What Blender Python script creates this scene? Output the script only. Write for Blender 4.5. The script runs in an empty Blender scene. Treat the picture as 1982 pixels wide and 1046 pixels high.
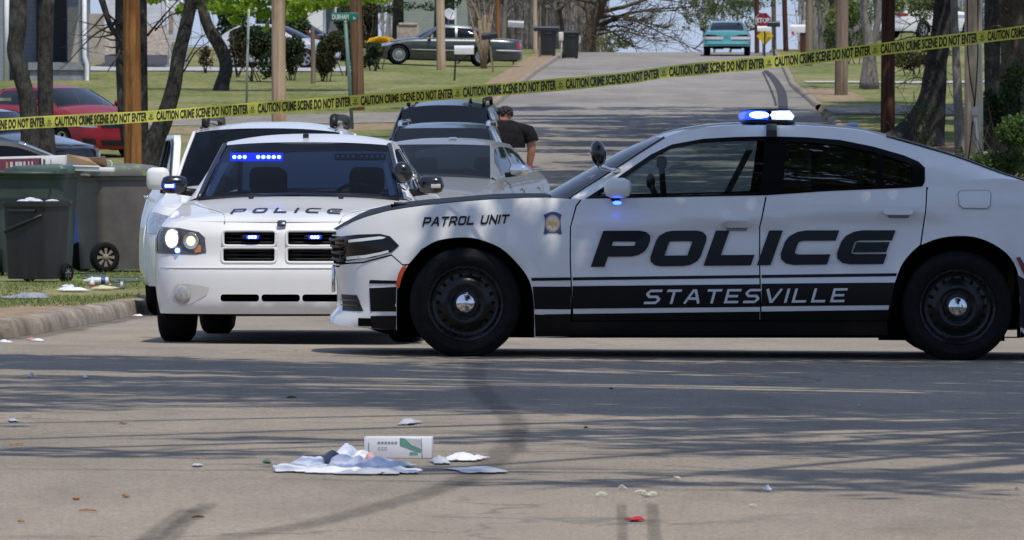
import bpy, bmesh, math, random
from mathutils import Vector, Matrix, geometry, noise
from math import sin, cos, pi, radians, sqrt, atan2

SC = bpy.context.scene
COL = SC.collection
R = random.Random(7)

# ------------------------------------------------------------------ camera, sky, sun, exposure
F = 14040.0          # focal length in pixels of a 1982 px wide frame
CH = 1.40            # eye height
HY = 255.0           # horizon row
cam_d = bpy.data.cameras.new('camera')
cam = bpy.data.objects.new('camera', cam_d)
COL.objects.link(cam)
SC.camera = cam
cam_d.sensor_fit = 'HORIZONTAL'
cam_d.sensor_width = 36.0
cam_d.lens = 36.0 * F / 1982.0
cam_d.clip_start = 0.5
cam_d.clip_end = 4000.0
cam.location = (0, 0, CH)
cam.rotation_euler = (pi / 2 - math.atan((523.0 - HY) / F), 0, 0)
cam_d.dof.use_dof = True
cam_d.dof.focus_distance = 46.0
cam_d.dof.aperture_fstop = 26.0

SUN_VEC = Vector((0.17, -0.40, 1.0)).normalized()   # towards the sun
SUN_EL = math.asin(SUN_VEC.z)
SUN_AZ = atan2(SUN_VEC.x, SUN_VEC.y)
world = bpy.data.worlds.new('World')
SC.world = world
world.use_nodes = True
_nt = world.node_tree
_bg = _nt.nodes['Background']
_sky = _nt.nodes.new('ShaderNodeTexSky')
_sky.sky_type = 'NISHITA'
_sky.sun_disc = False
_sky.sun_elevation = SUN_EL
_sky.sun_rotation = SUN_AZ
_sky.air_density = 1.0
_sky.dust_density = 0.3
_sky.ozone_density = 1.5
_tint = _nt.nodes.new('ShaderNodeMix')
_tint.data_type = 'RGBA'
_tint.blend_type = 'MULTIPLY'
_tint.inputs[0].default_value = 1.0
_tint.inputs[7].default_value = (0.82, 0.92, 1.30, 1.0)
_nt.links.new(_sky.outputs[0], _tint.inputs[6])
_veil = _nt.nodes.new('ShaderNodeMix')          # thin bright spring haze over the whole sky
_veil.data_type = 'RGBA'
_veil.inputs[0].default_value = 0.62
_veil.inputs[7].default_value = (5.4, 6.9, 10.2, 1.0)
_nt.links.new(_tint.outputs[2], _veil.inputs[6])
_nt.links.new(_veil.outputs[2], _bg.inputs[0])
_bg.inputs[1].default_value = 0.088
sun_d = bpy.data.lights.new('sun', 'SUN')
sun_d.energy = 3.7
sun_d.angle = radians(0.53)
sun_d.color = (1.0, 0.935, 0.83)
sun = bpy.data.objects.new('sun', sun_d)
COL.objects.link(sun)
sun.location = (20, -40, 60)
sun.rotation_euler = (-SUN_VEC).to_track_quat('-Z', 'Y').to_euler()
SC.view_settings.view_transform = 'Standard'
SC.view_settings.look = 'None'
SC.view_settings.exposure = -0.06
SC.view_settings.gamma = 1.0
SC.render.engine = 'CYCLES'
SC.cycles.max_bounces = 8
SC.cycles.transparent_max_bounces = 24
SC.cycles.caustics_reflective = False
SC.cycles.caustics_refractive = False
SC.cycles.sample_clamp_indirect = 6.0


def PT(px, py, Y):
    """The point of the street seen at photograph pixel (px, py), Y metres away."""
    return Vector(((px - 991.0) / F * Y, Y, CH - (py - HY) / F * Y))


# ------------------------------------------------------------------ small maths
def lerp(a, b, t):
    return a + (b - a) * t


def sstep(a, b, x):
    t = min(1.0, max(0.0, (x - a) / (b - a)))
    return t * t * (3 - 2 * t)


def table(pts):
    """Smooth interpolation through (x, y) points (monotone Hermite)."""
    xs = [p[0] for p in pts]
    ys = [p[1] for p in pts]
    n = len(xs)
    d = [(ys[i + 1] - ys[i]) / (xs[i + 1] - xs[i]) for i in range(n - 1)]
    m = [d[0]] + [0.0 if d[i - 1] * d[i] <= 0 else 2 * d[i - 1] * d[i] / (d[i - 1] + d[i]) for i in range(1, n - 1)] + [d[-1]]

    def f(x):
        if x <= xs[0]:
            return ys[0]
        if x >= xs[-1]:
            return ys[-1]
        i = 0
        while x > xs[i + 1]:
            i += 1
        h = xs[i + 1] - xs[i]
        t = (x - xs[i]) / h
        return ((1 + 2 * t) * (1 - t) ** 2 * ys[i] + t * (1 - t) ** 2 * h * m[i]
                + t * t * (3 - 2 * t) * ys[i + 1] + t * t * (t - 1) * h * m[i + 1])
    return f


def lin(pts):
    def f(x):
        if x <= pts[0][0]:
            return pts[0][1]
        for a, b in zip(pts, pts[1:]):
            if x <= b[0]:
                return lerp(a[1], b[1], (x - a[0]) / (b[0] - a[0]))
        return pts[-1][1]
    return f


def catmull(pts, n=8, closed=False):
    """Points along a smooth curve through pts (tuples of any length)."""
    P = [tuple(p) for p in pts]
    out = []
    N = len(P)
    rng = range(N if closed else N - 1)
    for i in rng:
        p1, p2 = P[i], P[(i + 1) % N]
        p0 = P[i - 1] if (i > 0 or closed) else tuple(2 * a - b for a, b in zip(p1, p2))
        p3 = P[(i + 2) % N] if (i + 2 < N or closed) else tuple(2 * b - a for a, b in zip(p1, p2))
        for k in range(n):
            t = k / n
            out.append(tuple(0.5 * (2 * b + (c - a) * t + (2 * a - 5 * b + 4 * c - d) * t * t + (3 * b - a - 3 * c + d) * t ** 3)
                             for a, b, c, d in zip(p0, p1, p2, p3)))
    if not closed:
        out.append(P[-1])
    return out


def dense(poly, res):
    out = []
    n = len(poly)
    for i in range(n):
        a, b = poly[i], poly[(i + 1) % n]
        d = sqrt((a[0] - b[0]) ** 2 + (a[1] - b[1]) ** 2)
        k = max(1, int(d / res))
        for j in range(k):
            t = j / k
            out.append((lerp(a[0], b[0], t), lerp(a[1], b[1], t)))
    return out


def area2(poly):
    return sum(a[0] * b[1] - b[0] * a[1] for a, b in zip(poly, poly[1:] + poly[:1]))


def inside(poly, x, y):
    c = False
    n = len(poly)
    j = n - 1
    for i in range(n):
        xi, yi = poly[i]
        xj, yj = poly[j]
        if (yi > y) != (yj > y) and x < (xj - xi) * (y - yi) / (yj - yi) + xi:
            c = not c
        j = i
    return c


def rrect(x0, y0, x1, y1, r, n=4):
    out = []
    for cx, cy, a0 in ((x1 - r, y1 - r, 0), (x0 + r, y1 - r, 90), (x0 + r, y0 + r, 180), (x1 - r, y0 + r, 270)):
        for k in range(n + 1):
            a = radians(a0 + 90 * k / n)
            out.append((cx + r * cos(a), cy + r * sin(a)))
    return out


def circle(cx, cy, r, n=20, ry=None):
    ry = r if ry is None else ry
    return [(cx + r * cos(2 * pi * k / n), cy + ry * sin(2 * pi * k / n)) for k in range(n)]


# ------------------------------------------------------------------ objects
def tag(o, label=None, cat=None, group=None, kind=None):
    if label:
        o['label'] = label
    if cat:
        o['category'] = cat
    if group:
        o['group'] = group
    if kind:
        o['kind'] = kind
    return o


def empty(name, loc=(0, 0, 0), rot=(0, 0, 0), label=None, cat=None, group=None):
    o = bpy.data.objects.new(name, None)
    o.empty_display_size = 0.2
    COL.objects.link(o)
    o.location = loc
    o.rotation_euler = rot
    return tag(o, label, cat, group)


def obj(name, bm, mat, parent=None, smooth=True, angle=None, recalc=True, loc=None):
    """Link a bmesh as one mesh object; mat is a material or a list of them."""
    if recalc:
        bmesh.ops.recalc_face_normals(bm, faces=bm.faces)
    if smooth:
        for f in bm.faces:
            f.smooth = True
        if angle:
            for e in bm.edges:
                if len(e.link_faces) == 2 and e.calc_face_angle(0) > radians(angle):
                    e.smooth = False
    me = bpy.data.meshes.new(name)
    bm.to_mesh(me)
    bm.free()
    for m in (mat if isinstance(mat, (list, tuple)) else [mat]):
        me.materials.append(m)
    o = bpy.data.objects.new(name, me)
    COL.objects.link(o)
    if parent:
        o.parent = parent
    if loc is not None:
        o.location = loc
    return o


def new():
    return bmesh.new()


def children_of(o):
    return [c for c in list(COL.objects) if c.parent == o]


def copy_tree(o, parent=None):
    c = o.copy()
    COL.objects.link(c)
    if parent:
        c.parent = parent
    for ch in children_of(o):
        copy_tree(ch, c)
    return c


def box(bm, x0, y0, z0, x1, y1, z1, bev=0.0, M=None):
    vs = [bm.verts.new((x, y, z)) for x in (x0, x1) for y in (y0, y1) for z in (z0, z1)]
    fs = [bm.faces.new([vs[i] for i in q]) for q in ((0, 1, 3, 2), (4, 6, 7, 5), (0, 4, 5, 1), (2, 3, 7, 6), (0, 2, 6, 4), (1, 5, 7, 3))]
    bmesh.ops.recalc_face_normals(bm, faces=fs)
    if bev:
        es = list({e for f in fs for e in f.edges})
        r = bmesh.ops.bevel(bm, geom=es, offset=bev, segments=2, profile=0.5, affect='EDGES')
        vs = list({v for f in r['faces'] for v in f.verts} | {v for v in vs if v.is_valid})
    if M is not None:
        for v in vs:
            if v.is_valid:
                v.co = M @ v.co
    return vs


def tube(bm, pts, radii, n=8, cap=True, squash=None):
    pts = [Vector(p) for p in pts]
    if not isinstance(radii, (list, tuple)):
        radii = [radii] * len(pts)
    rings = []
    up = None
    for i, p in enumerate(pts):
        d = (pts[min(i + 1, len(pts) - 1)] - pts[max(i - 1, 0)])
        if d.length < 1e-9:
            d = Vector((0, 0, 1))
        d.normalize()
        if up is None:
            up = d.orthogonal().normalized()
        up = (up - d * up.dot(d))
        up = up.normalized() if up.length > 1e-6 else d.orthogonal().normalized()
        s = d.cross(up)
        rings.append([bm.verts.new(p + (up * cos(2 * pi * k / n) + s * sin(2 * pi * k / n)) * radii[i]) for k in range(n)])
    for a, b in zip(rings, rings[1:]):
        for k in range(n):
            bm.faces.new((a[k], a[(k + 1) % n], b[(k + 1) % n], b[k]))
    if cap:
        bm.faces.new(rings[0][::-1])
        bm.faces.new(rings[-1])
    return rings


def lathe(bm, prof, n=32, M=None, close=False):
    """prof: (radius, height) pairs turned round local z."""
    rings = []
    for r, h in prof:
        if r < 1e-6:
            rings.append([bm.verts.new((0, 0, h))])
        else:
            rings.append([bm.verts.new((r * cos(2 * pi * k / n), r * sin(2 * pi * k / n), h)) for k in range(n)])
    for a, b in zip(rings, rings[1:]):
        for k in range(n):
            k2 = (k + 1) % n
            if len(a) == 1 and len(b) == 1:
                continue
            if len(a) == 1:
                bm.faces.new((a[0], b[k2], b[k]))
            elif len(b) == 1:
                bm.faces.new((a[k], a[k2], b[0]))
            else:
                bm.faces.new((a[k], a[k2], b[k2], b[k]))
    if M is not None:
        for ring in rings:
            for v in ring:
                v.co = M @ v.co
    return rings


def blob(bm, c, r, seg=12, rings=8, M=None):
    m = Matrix.Translation(c) @ (M if M is not None else Matrix.Identity(4)) @ Matrix.Diagonal((r[0], r[1], r[2], 1))
    return bmesh.ops.create_uvsphere(bm, u_segments=seg, v_segments=rings, radius=1.0, matrix=m)['verts']


def cdt(outer, holes, res, grid=True):
    """Triangulate a polygon with holes; interior points every res."""
    loops = [dense(outer, res)] + [dense(h, res) for h in holes]
    V, E = [], []
    for lp in loops:
        b = len(V)
        V += [Vector(p) for p in lp]
        E += [(b + i, b + (i + 1) % len(lp)) for i in range(len(lp))]
    if grid:
        x0 = min(p[0] for p in outer)
        x1 = max(p[0] for p in outer)
        y0 = min(p[1] for p in outer)
        y1 = max(p[1] for p in outer)
        cell = {}
        for v in V:
            cell.setdefault((int(v.x // res), int(v.y // res)), []).append(v)
        nx, ny = int((x1 - x0) / res) + 1, int((y1 - y0) / res) + 1
        for i in range(nx):
            for j in range(ny):
                x, y = x0 + (i + 0.5) * res, y0 + (j + 0.5) * res
                if not inside(outer, x, y) or any(inside(h, x, y) for h in holes):
                    continue
                cx, cy = int(x // res), int(y // res)
                if any((q.x - x) ** 2 + (q.y - y) ** 2 < (0.45 * res) ** 2 for a in (-1, 0, 1) for b in (-1, 0, 1) for q in cell.get((cx + a, cy + b), ())):
                    continue
                V.append(Vector((x, y)))
    r = geometry.delaunay_2d_cdt(V, E, [], 1 if not holes else 2, 1e-6)
    vs, fs = r[0], r[2]
    keep = []
    for f in fs:
        cx = sum(vs[i].x for i in f) / len(f)
        cy = sum(vs[i].y for i in f) / len(f)
        if inside(outer, cx, cy) and not any(inside(h, cx, cy) for h in holes):
            keep.append(f)
    return vs, keep


def patch(bm, mapf, outer, holes=(), res=0.06, grid=True, mat=0):
    vs, fs = cdt(outer, holes, res, grid)
    bv = {}
    for f in fs:
        q = []
        for i in f:
            if i not in bv:
                bv[i] = bm.verts.new(mapf(vs[i].x, vs[i].y))
            q.append(bv[i])
        try:
            bm.faces.new(q).material_index = mat
        except ValueError:
            pass
    return list(bv.values())


def prism(bm, mapf, outer, holes=(), depth=0.01, res=0.06, grid=False):
    """A patch with thickness: mapf(a, b, h) with h from 0 to depth."""
    patch(bm, lambda a, b: mapf(a, b, depth), outer, holes, res, grid)
    for lp in [outer] + list(holes):
        lp = dense(lp, res)
        a = [bm.verts.new(mapf(x, y, 0)) for x, y in lp]
        b = [bm.verts.new(mapf(x, y, depth)) for x, y in lp]
        for i in range(len(lp)):
            j = (i + 1) % len(lp)
            bm.faces.new((a[i], a[j], b[j], b[i]))


def gridmesh(bm, rows, closed=False, mat=0):
    vr = [[bm.verts.new(p) for p in row] for row in rows]
    for a, b in zip(vr, vr[1:]):
        n = len(a)
        for k in range(n if closed else n - 1):
            k2 = (k + 1) % n
            try:
                bm.faces.new((a[k], a[k2], b[k2], b[k])).material_index = mat
            except ValueError:
                pass
    return vr


def weld(bm, d=0.0005):
    bmesh.ops.remove_doubles(bm, verts=bm.verts, dist=d)


# ------------------------------------------------------------------ materials
_M = {}


def rgb(r, g, b):
    """sRGB 0-255 to linear."""
    def c(v):
        v /= 255.0
        return v / 12.92 if v <= 0.04045 else ((v + 0.055) / 1.055) ** 2.4
    return (c(r), c(g), c(b), 1.0)


def lin4(c):
    return (c[0], c[1], c[2], 1.0)


class NT:
    def __init__(self, name):
        self.m = bpy.data.materials.new(name)
        self.m.use_nodes = True
        self.t = self.m.node_tree
        self.b = self.t.nodes['Principled BSDF']
        self.tc = None

    def n(self, kind, **kw):
        nd = self.t.nodes.new(kind)
        for k, v in kw.items():
            setattr(nd, k, v)
        return nd

    def l(self, a, b):
        self.t.links.new(a, b)

    def coord(self, scale=(1, 1, 1), which='Object', rot=(0, 0, 0)):
        if self.tc is None:
            self.tc = self.n('ShaderNodeTexCoord')
        mp = self.n('ShaderNodeMapping')
        mp.inputs['Scale'].default_value = scale
        mp.inputs['Rotation'].default_value = rot
        self.l(self.tc.outputs[which], mp.inputs['Vector'])
        return mp.outputs[0]

    def noise(self, scale, detail=4, rough=0.6, vec=None, dist=0.0):
        nd = self.n('ShaderNodeTexNoise')
        nd.inputs['Scale'].default_value = scale
        nd.inputs['Detail'].default_value = detail
        nd.inputs['Roughness'].default_value = rough
        nd.inputs['Distortion'].default_value = dist
        self.l(vec if vec is not None else self.coord(), nd.inputs['Vector'])
        return nd.outputs[0]

    def ramp(self, fac, stops, interp='LINEAR'):
        nd = self.n('ShaderNodeValToRGB')
        cr = nd.color_ramp
        cr.interpolation = interp
        while len(cr.elements) < len(stops):
            cr.elements.new(0.5)
        for e, (p, c) in zip(cr.elements, stops):
            e.position = p
            e.color = lin4(c) if not isinstance(c, (int, float)) else (c, c, c, 1)
        self.l(fac, nd.inputs[0])
        return nd.outputs[0]

    def mix(self, fac, a, b, mode='MIX'):
        nd = self.n('ShaderNodeMix', data_type='RGBA', blend_type=mode)
        for v, s in ((fac, nd.inputs[0]), (a, nd.inputs[6]), (b, nd.inputs[7])):
            if isinstance(v, (int, float)):
                s.default_value = v
            elif isinstance(v, (tuple, list)):
                s.default_value = lin4(v)
            else:
                self.l(v, s)
        return nd.outputs[2]

    def math(self, op, a, b=0.0):
        nd = self.n('ShaderNodeMath', operation=op)
        for v, s in ((a, nd.inputs[0]), (b, nd.inputs[1])):
            if isinstance(v, (int, float)):
                s.default_value = v
            else:
                self.l(v, s)
        return nd.outputs[0]

    def attr(self, name):
        nd = self.n('ShaderNodeAttribute')
        nd.attribute_name = name
        return nd.outputs['Color']

    def set(self, **kw):
        for k, v in kw.items():
            s = self.b.inputs[k.replace('_', ' ')]
            if isinstance(v, (int, float)):
                s.default_value = v
            elif isinstance(v, (tuple, list)):
                s.default_value = lin4(v) if len(v) != 3 or s.type == 'RGBA' else v
            else:
                self.l(v, s)
        return self

    def bump(self, h, strength=0.3, dist=0.02):
        nd = self.n('ShaderNodeBump')
        nd.inputs['Strength'].default_value = strength
        nd.inputs['Distance'].default_value = dist
        self.l(h, nd.inputs['Height'])
        self.l(nd.outputs[0], self.b.inputs['Normal'])
        return self


def plain(name, col, rough=0.6, metal=0.0, coat=0.0, spec=0.5, var=0.0, scale=8.0, bump=0.0, stretch=(1, 1, 1)):
    """A procedural surface: base colour with a little noise."""
    if name in _M:
        return _M[name]
    n = NT(name)
    n.set(Roughness=rough, Metallic=metal, Coat_Weight=coat, Coat_Roughness=0.04, Specular_IOR_Level=spec)
    c = lin4(col)
    if var > 0 or bump > 0:
        v = n.coord(stretch)
        f = n.noise(scale, 5, 0.65, v)
        lo = tuple(max(0.0, x * (1 - var)) for x in c[:3])
        hi = tuple(min(1.0, x * (1 + var)) for x in c[:3])
        n.set(Base_Color=n.ramp(f, [(0.3, lo), (0.7, hi)]))
        if bump > 0:
            n.bump(f, bump, 0.01)
    else:
        n.set(Base_Color=c)
    _M[name] = n.m
    return n.m


def paint(name, col, rough=0.32, flake=0.0, dust=0.03, coat=1.0):
    """Clear-coated car paint with faint dust and orange peel."""
    if name in _M:
        return _M[name]
    n = NT(name)
    f = n.noise(2.2, 5, 0.6)
    hi = tuple(min(1.0, x * (1 + dust)) for x in col[:3])
    lo = tuple(x * (1 - dust * 1.5) for x in col[:3])
    n.set(Base_Color=n.ramp(f, [(0.32, lo), (0.68, hi)]), Roughness=rough, Metallic=flake, Coat_Weight=coat, Coat_Roughness=0.035, Specular_IOR_Level=0.4)
    g = n.noise(6.0, 2, 0.5)
    n.bump(g, 0.02, 0.02)
    _M[name] = n.m
    return n.m


def glow(name, col, strength):
    if name in _M:
        return _M[name]
    n = NT(name)
    n.set(Base_Color=col, Emission_Color=col, Emission_Strength=strength, Roughness=0.3)
    _M[name] = n.m
    return n.m


def glass(name, tint, ior=1.5, base=0.0):
    if name in _M:
        return _M[name]
    n = NT(name)
    tr = n.n('ShaderNodeBsdfTransparent')
    tr.inputs[0].default_value = lin4(tint)
    gl = n.n('ShaderNodeBsdfGlossy')
    gl.inputs[0].default_value = (1, 1, 1, 1)
    gl.inputs['Roughness'].default_value = 0.02
    fr = n.n('ShaderNodeFresnel')
    fr.inputs[0].default_value = ior
    mx = n.n('ShaderNodeMixShader')
    if base:
        n.l(n.math('ADD', fr.outputs[0], base), mx.inputs[0])
    else:
        n.l(fr.outputs[0], mx.inputs[0])
    n.l(tr.outputs[0], mx.inputs[1])
    n.l(gl.outputs[0], mx.inputs[2])
    out = n.t.nodes['Material Output']
    n.l(mx.outputs[0], out.inputs[0])
    n.t.nodes.remove(n.b)
    _M[name] = n.m
    return n.m


# paints and plastics
WHITE = paint('white car paint', (0.74, 0.735, 0.715), 0.42, coat=0.75)
BLACKP = plain('black sill paint', (0.004, 0.004, 0.005), 0.3, spec=0.25)
GLASS_SUV = None
RUBBER = plain('tyre rubber', (0.011, 0.011, 0.0115), 0.8, var=0.35, scale=30, bump=0.15, spec=0.12)
BLACK = plain('black plastic', (0.008, 0.008, 0.009), 0.5, spec=0.35, var=0.2, scale=20)
LINER = plain('dark underbody', (0.004, 0.004, 0.004), 0.95, spec=0.05)
CHROME = plain('chrome', (0.75, 0.76, 0.78), 0.08, metal=1.0)
STEEL_BLACK = plain('black wheel enamel', (0.005, 0.005, 0.0055), 0.25, coat=0.0, spec=0.35)
ALLOY = plain('alloy wheel', (0.42, 0.42, 0.42), 0.35, metal=0.8, var=0.1)
TRIM = plain('gloss black trim', (0.006, 0.006, 0.008), 0.2, coat=0.5)
SEAT = plain('dark seat cloth', (0.02, 0.02, 0.022), 0.9, var=0.2)
GLASS = glass('clear car glass', (0.62, 0.70, 0.72))
GLASS_BLUE = glass('blue tinted windscreen', (0.17, 0.23, 0.38), ior=1.19)
GLASS_REAR = glass('patrol rear glass', (0.10, 0.13, 0.15), base=0.12)
GLASS_SUV = glass('very dark glass', (0.05, 0.06, 0.075), ior=1.24, base=0.035)
GLASS_DARK = glass('privacy glass', (0.10, 0.12, 0.14), ior=1.36)
REDLENS = plain('red lamp lens', (0.35, 0.012, 0.012), 0.15, coat=0.8)
AMBER = plain('amber lens', (0.55, 0.07, 0.012), 0.2, coat=0.8)
LAMPGLASS = plain('headlamp reflector', (0.55, 0.56, 0.58), 0.15, metal=0.7, var=0.35, scale=25)
PLATE = plain('number plate', (0.6, 0.6, 0.6), 0.4, var=0.3, scale=40)

# ================================================================== THE SETTING
zprof = table([(0, 0), (46, 0), (50.8, -0.095), (56, -0.13), (67, -0.22), (80, -0.20), (92, -0.08), (110, 0.15), (130, 0.52), (160, 1.2), (200, 2.2), (250, 3.42),
               (300, 4.5), (322, 4.9), (345, 4.9), (380, 3.9), (450, 1.0), (600, -4), (1200, -8), (3000, -10)])
xl = lin([(47.4, -30), (47.8, -7.4), (48.3, -5.6), (49.4, -4.55), (50.5, -3.95), (52, -3.6), (54, -3.5), (61, -3.32), (90, -2.6), (195, -0.43), (300, 2.1), (345, 3.2), (450, 6), (600, 10), (3000, 60)])
xr = lin([(47.4, 30), (47.8, 10), (48.5, 8), (50, 6.6), (53, 5.7), (62, 5.3), (195, 8.1), (225, 8.6), (300, 10.9), (345, 12.0), (450, 15), (600, 19), (3000, 90)])


def zroad(X, Y):
    k = 1.0 - sstep(49, 60, Y)
    return zprof(Y) - 0.0073 * max(-6, min(6, X - 0.0)) * k


def zside(X, Y):
    """Height of the lawn beside the road."""
    up = 0.13 * sstep(47.6, 48.6, Y)
    d = max(xl(Y) - X, X - xr(Y), 0.0)
    bank = 0.0
    if X < xl(Y) and Y > 100:
        bank = lerp(-0.12, 0.10, sstep(200, 245, Y)) * sstep(1.5, 6, d)
    if X > xr(Y):
        bank = 0.75 * sstep(2.5, 6, d) * sstep(235, 290, Y)
    return zroad(X, Y) + up + bank + 0.05 * noise.noise((X * 0.3, Y * 0.12, 0)) * sstep(0.4, 3, d)


def ground(px, py, z=0.0):
    """Point of the flat foreground road seen at a photograph pixel."""
    Y = F * (CH - z) / (py - HY)
    for _ in range(6):
        X = (px - 991.0) / F * Y
        Y = F * (CH - zroad(X, Y)) / (py - HY)
    return Vector((X, Y, zroad(X, Y)))


# ---- lawn and verge
def lawn_material():
    n = NT('lawn and bare earth')
    big = n.noise(0.35, 5, 0.6, n.coord((1, 0.35, 1)))
    fine = n.noise(5.0, 6, 0.75, n.coord((1, 0.5, 1)))
    mid = n.noise(1.4, 4, 0.6, n.coord((1, 0.4, 1)))
    g1 = n.ramp(fine, [(0.30, (0.035, 0.055, 0.012)), (0.5, (0.115, 0.145, 0.040)), (0.68, (0.25, 0.26, 0.10))])
    g2 = n.ramp(fine, [(0.3, (0.15, 0.14, 0.06)), (0.7, (0.33, 0.30, 0.15))])
    grass = n.mix(n.ramp(big, [(0.40, 0.05), (0.64, 0.85)]), g1, g2)
    earth = n.ramp(fine, [(0.3, (0.17, 0.115, 0.07)), (0.55, (0.30, 0.225, 0.15)), (0.75, (0.40, 0.32, 0.235))])
    dirt = n.attr('dirt')
    f = n.math('ADD', n.math('MULTIPLY', dirt, 1.35), n.math('MULTIPLY', mid, 0.7))
    n.set(Base_Color=n.mix(n.ramp(f, [(0.62, 0), (0.86, 1)]), grass, earth), Roughness=0.95, Specular_IOR_Level=0.1)
    n.bump(fine, 0.5, 0.05)
    return n.m


def frange(a, b, s):
    out = []
    while a < b - 1e-9:
        out.append(a)
        a += s
    return out


rowsY = ([-400, -200, -90, -40, -15, 4, 12, 24, 36, 44, 47, 47.4, 47.6, 47.8, 48.0, 48.3, 48.6, 49, 49.5, 50, 50.5, 51.2] + frange(52, 112, 1.0) + frange(112, 345, 2.5)
         + [345, 355, 370, 390, 420, 450, 500, 600, 800, 1200, 2000, 3000])
bm = new()
dl = bm.verts.layers.float_color.new('dirt')
offs = [900, 300, 120, 70, 45, 30, 22, 16, 12, 9, 7, 5.5, 4.4, 3.6, 3, 2.5, 2, 1.6, 1.2, 0.9, 0.6, 0.4, 0.16]
rows = []
DIRT_SPOTS = [(-5.2, 55.5, 2.6, 2.2, 0.75), (8.6, 146, 1.6, 9, 0.8), (9.6, 135, 2.2, 9, 0.6), (-9.4, 160, 3, 3, 0.9), (-4, 168, 5, 3.5, 0.7), (-15, 196, 5, 6, 0.7), (8.9, 205, 0.9, 10, 0.7)]
for Y in rowsY:
    row = []
    for side in (-1, 1):
        seq = offs if side < 0 else offs[::-1]
        for o in seq:
            X = (xl(Y) - o) if side < 0 else (xr(Y) + o)
            z = zside(X, Y)
            if o > 100:
                z -= (o - 100) * 0.01
            v = bm.verts.new((X, Y, z))
            d = 0.0
            for cx, cy, rx, ry, k in DIRT_SPOTS:
                q = ((X - cx) / rx) ** 2 + ((Y - cy) / ry) ** 2
                d = max(d, k * math.exp(-q))
            if o < 0.7:
                d = max(d, (0.75 if Y < 62 else 0.35) - 0.4 * o)
            if Y < 57.5 and side < 0:
                d = max(d, 0.5 * sstep(59, 55, Y))
            if side < 0 and 200 < Y < 300 and o < 0.95:
                d = max(d, 0.5)
            v[dl] = (d, d, d, 1)
            row.append(v)
        if side < 0:
            for X in (xl(Y) - 0.02, xr(Y) + 0.02):
                v = bm.verts.new((X, Y, zroad(X, Y) - 0.12))
                v[dl] = (1, 1, 1, 1)
                row.append(v)
    rows.append(row)
for a, b in zip(rows, rows[1:]):
    for k in range(len(a) - 1):
        bm.faces.new((a[k], a[k + 1], b[k + 1], b[k]))
tag(obj('ground', bm, lawn_material()), kind='structure')


# ---- asphalt
def asphalt_material():
    n = NT('worn asphalt')
    big = n.noise(0.16, 6, 0.62, n.coord((1, 0.45, 1)))
    mid = n.noise(1.1, 5, 0.65, n.coord((1, 0.35, 1)))
    fine = n.noise(38, 6, 0.8)
    grit = n.noise(75, 4, 0.9)
    base = n.ramp(big, [(0.3, (0.205, 0.178, 0.143)), (0.5, (0.268, 0.231, 0.184)), (0.7, (0.332, 0.286, 0.227))])
    base = n.mix(0.75, base, n.ramp(mid, [(0.3, (0.74, 0.73, 0.72)), (0.52, (1, 1, 1)), (0.72, (1.12, 1.1, 1.08))]), 'MULTIPLY')
    base = n.mix(0.8, base, n.ramp(fine, [(0.3, (0.5, 0.5, 0.5)), (0.5, (1, 1, 1)), (0.72, (1.42, 1.4, 1.37))]), 'MULTIPLY')
    base = n.mix(0.8, base, n.ramp(grit, [(0.34, (0.45, 0.45, 0.46)), (0.5, (1, 1, 1)), (0.66, (1.6, 1.58, 1.52))]), 'MULTIPLY')
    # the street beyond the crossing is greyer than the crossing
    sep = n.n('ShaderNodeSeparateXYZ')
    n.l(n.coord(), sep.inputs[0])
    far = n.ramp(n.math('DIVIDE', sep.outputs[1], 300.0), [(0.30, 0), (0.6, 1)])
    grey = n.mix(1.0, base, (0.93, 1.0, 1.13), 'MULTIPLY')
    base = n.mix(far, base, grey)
    # cracks
    vo = n.n('ShaderNodeTexVoronoi', feature='DISTANCE_TO_EDGE')
    vo.inputs['Scale'].default_value = 0.42
    wob = n.n('ShaderNodeVectorMath', operation='ADD')
    nz = n.n('ShaderNodeTexNoise')
    nz.inputs['Scale'].default_value = 1.6
    nz.inputs['Detail'].default_value = 6
    n.l(n.coord(), nz.inputs['Vector'])
    n.l(n.coord((1, 0.55, 1)), wob.inputs[0])
    n.l(nz.outputs['Color'], wob.inputs[1])
    n.l(wob.outputs[0], vo.inputs['Vector'])
    crack = n.ramp(vo.outputs[0], [(0.0, 1), (0.006, 0.6), (0.014, 0)])
    cm = n.math('MULTIPLY', crack, n.ramp(big, [(0.42, 0.0), (0.6, 0.8)]))
    base = n.mix(cm, base, (0.11, 0.10, 0.09))
    # oil spots and old repairs
    oil = n.ramp(n.noise(0.55, 5, 0.65, n.coord((1.0, 0.22, 1))), [(0.54, 0), (0.72, 0.5)])
    base = n.mix(oil, base, (0.12, 0.105, 0.095))
    n.set(Base_Color=base, Roughness=0.88, Specular_IOR_Level=0.18)
    n.bump(fine, 0.35, 0.006)
    return n.m


ASPHALT = asphalt_material()
bm = new()
rows = []
for Y in [-60, -30, -10, 0, 8, 14, 20, 24, 28, 32, 36, 40, 43, 45, 46, 47, 47.4, 47.6, 47.8, 48.0, 48.3, 48.6, 49, 49.5, 50, 50.5, 51.2] + frange(52, 112, 1.5) + frange(112, 350, 3) + [350, 365, 390, 420, 450]:
    a, b = xl(Y), xr(Y)
    rows.append([Vector((X, Y, zroad(X, Y))) for X in [lerp(a, b, k / 12.0) for k in range(13)]])
gridmesh(bm, rows)
tag(obj('road', bm, ASPHALT), kind='structure')

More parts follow.
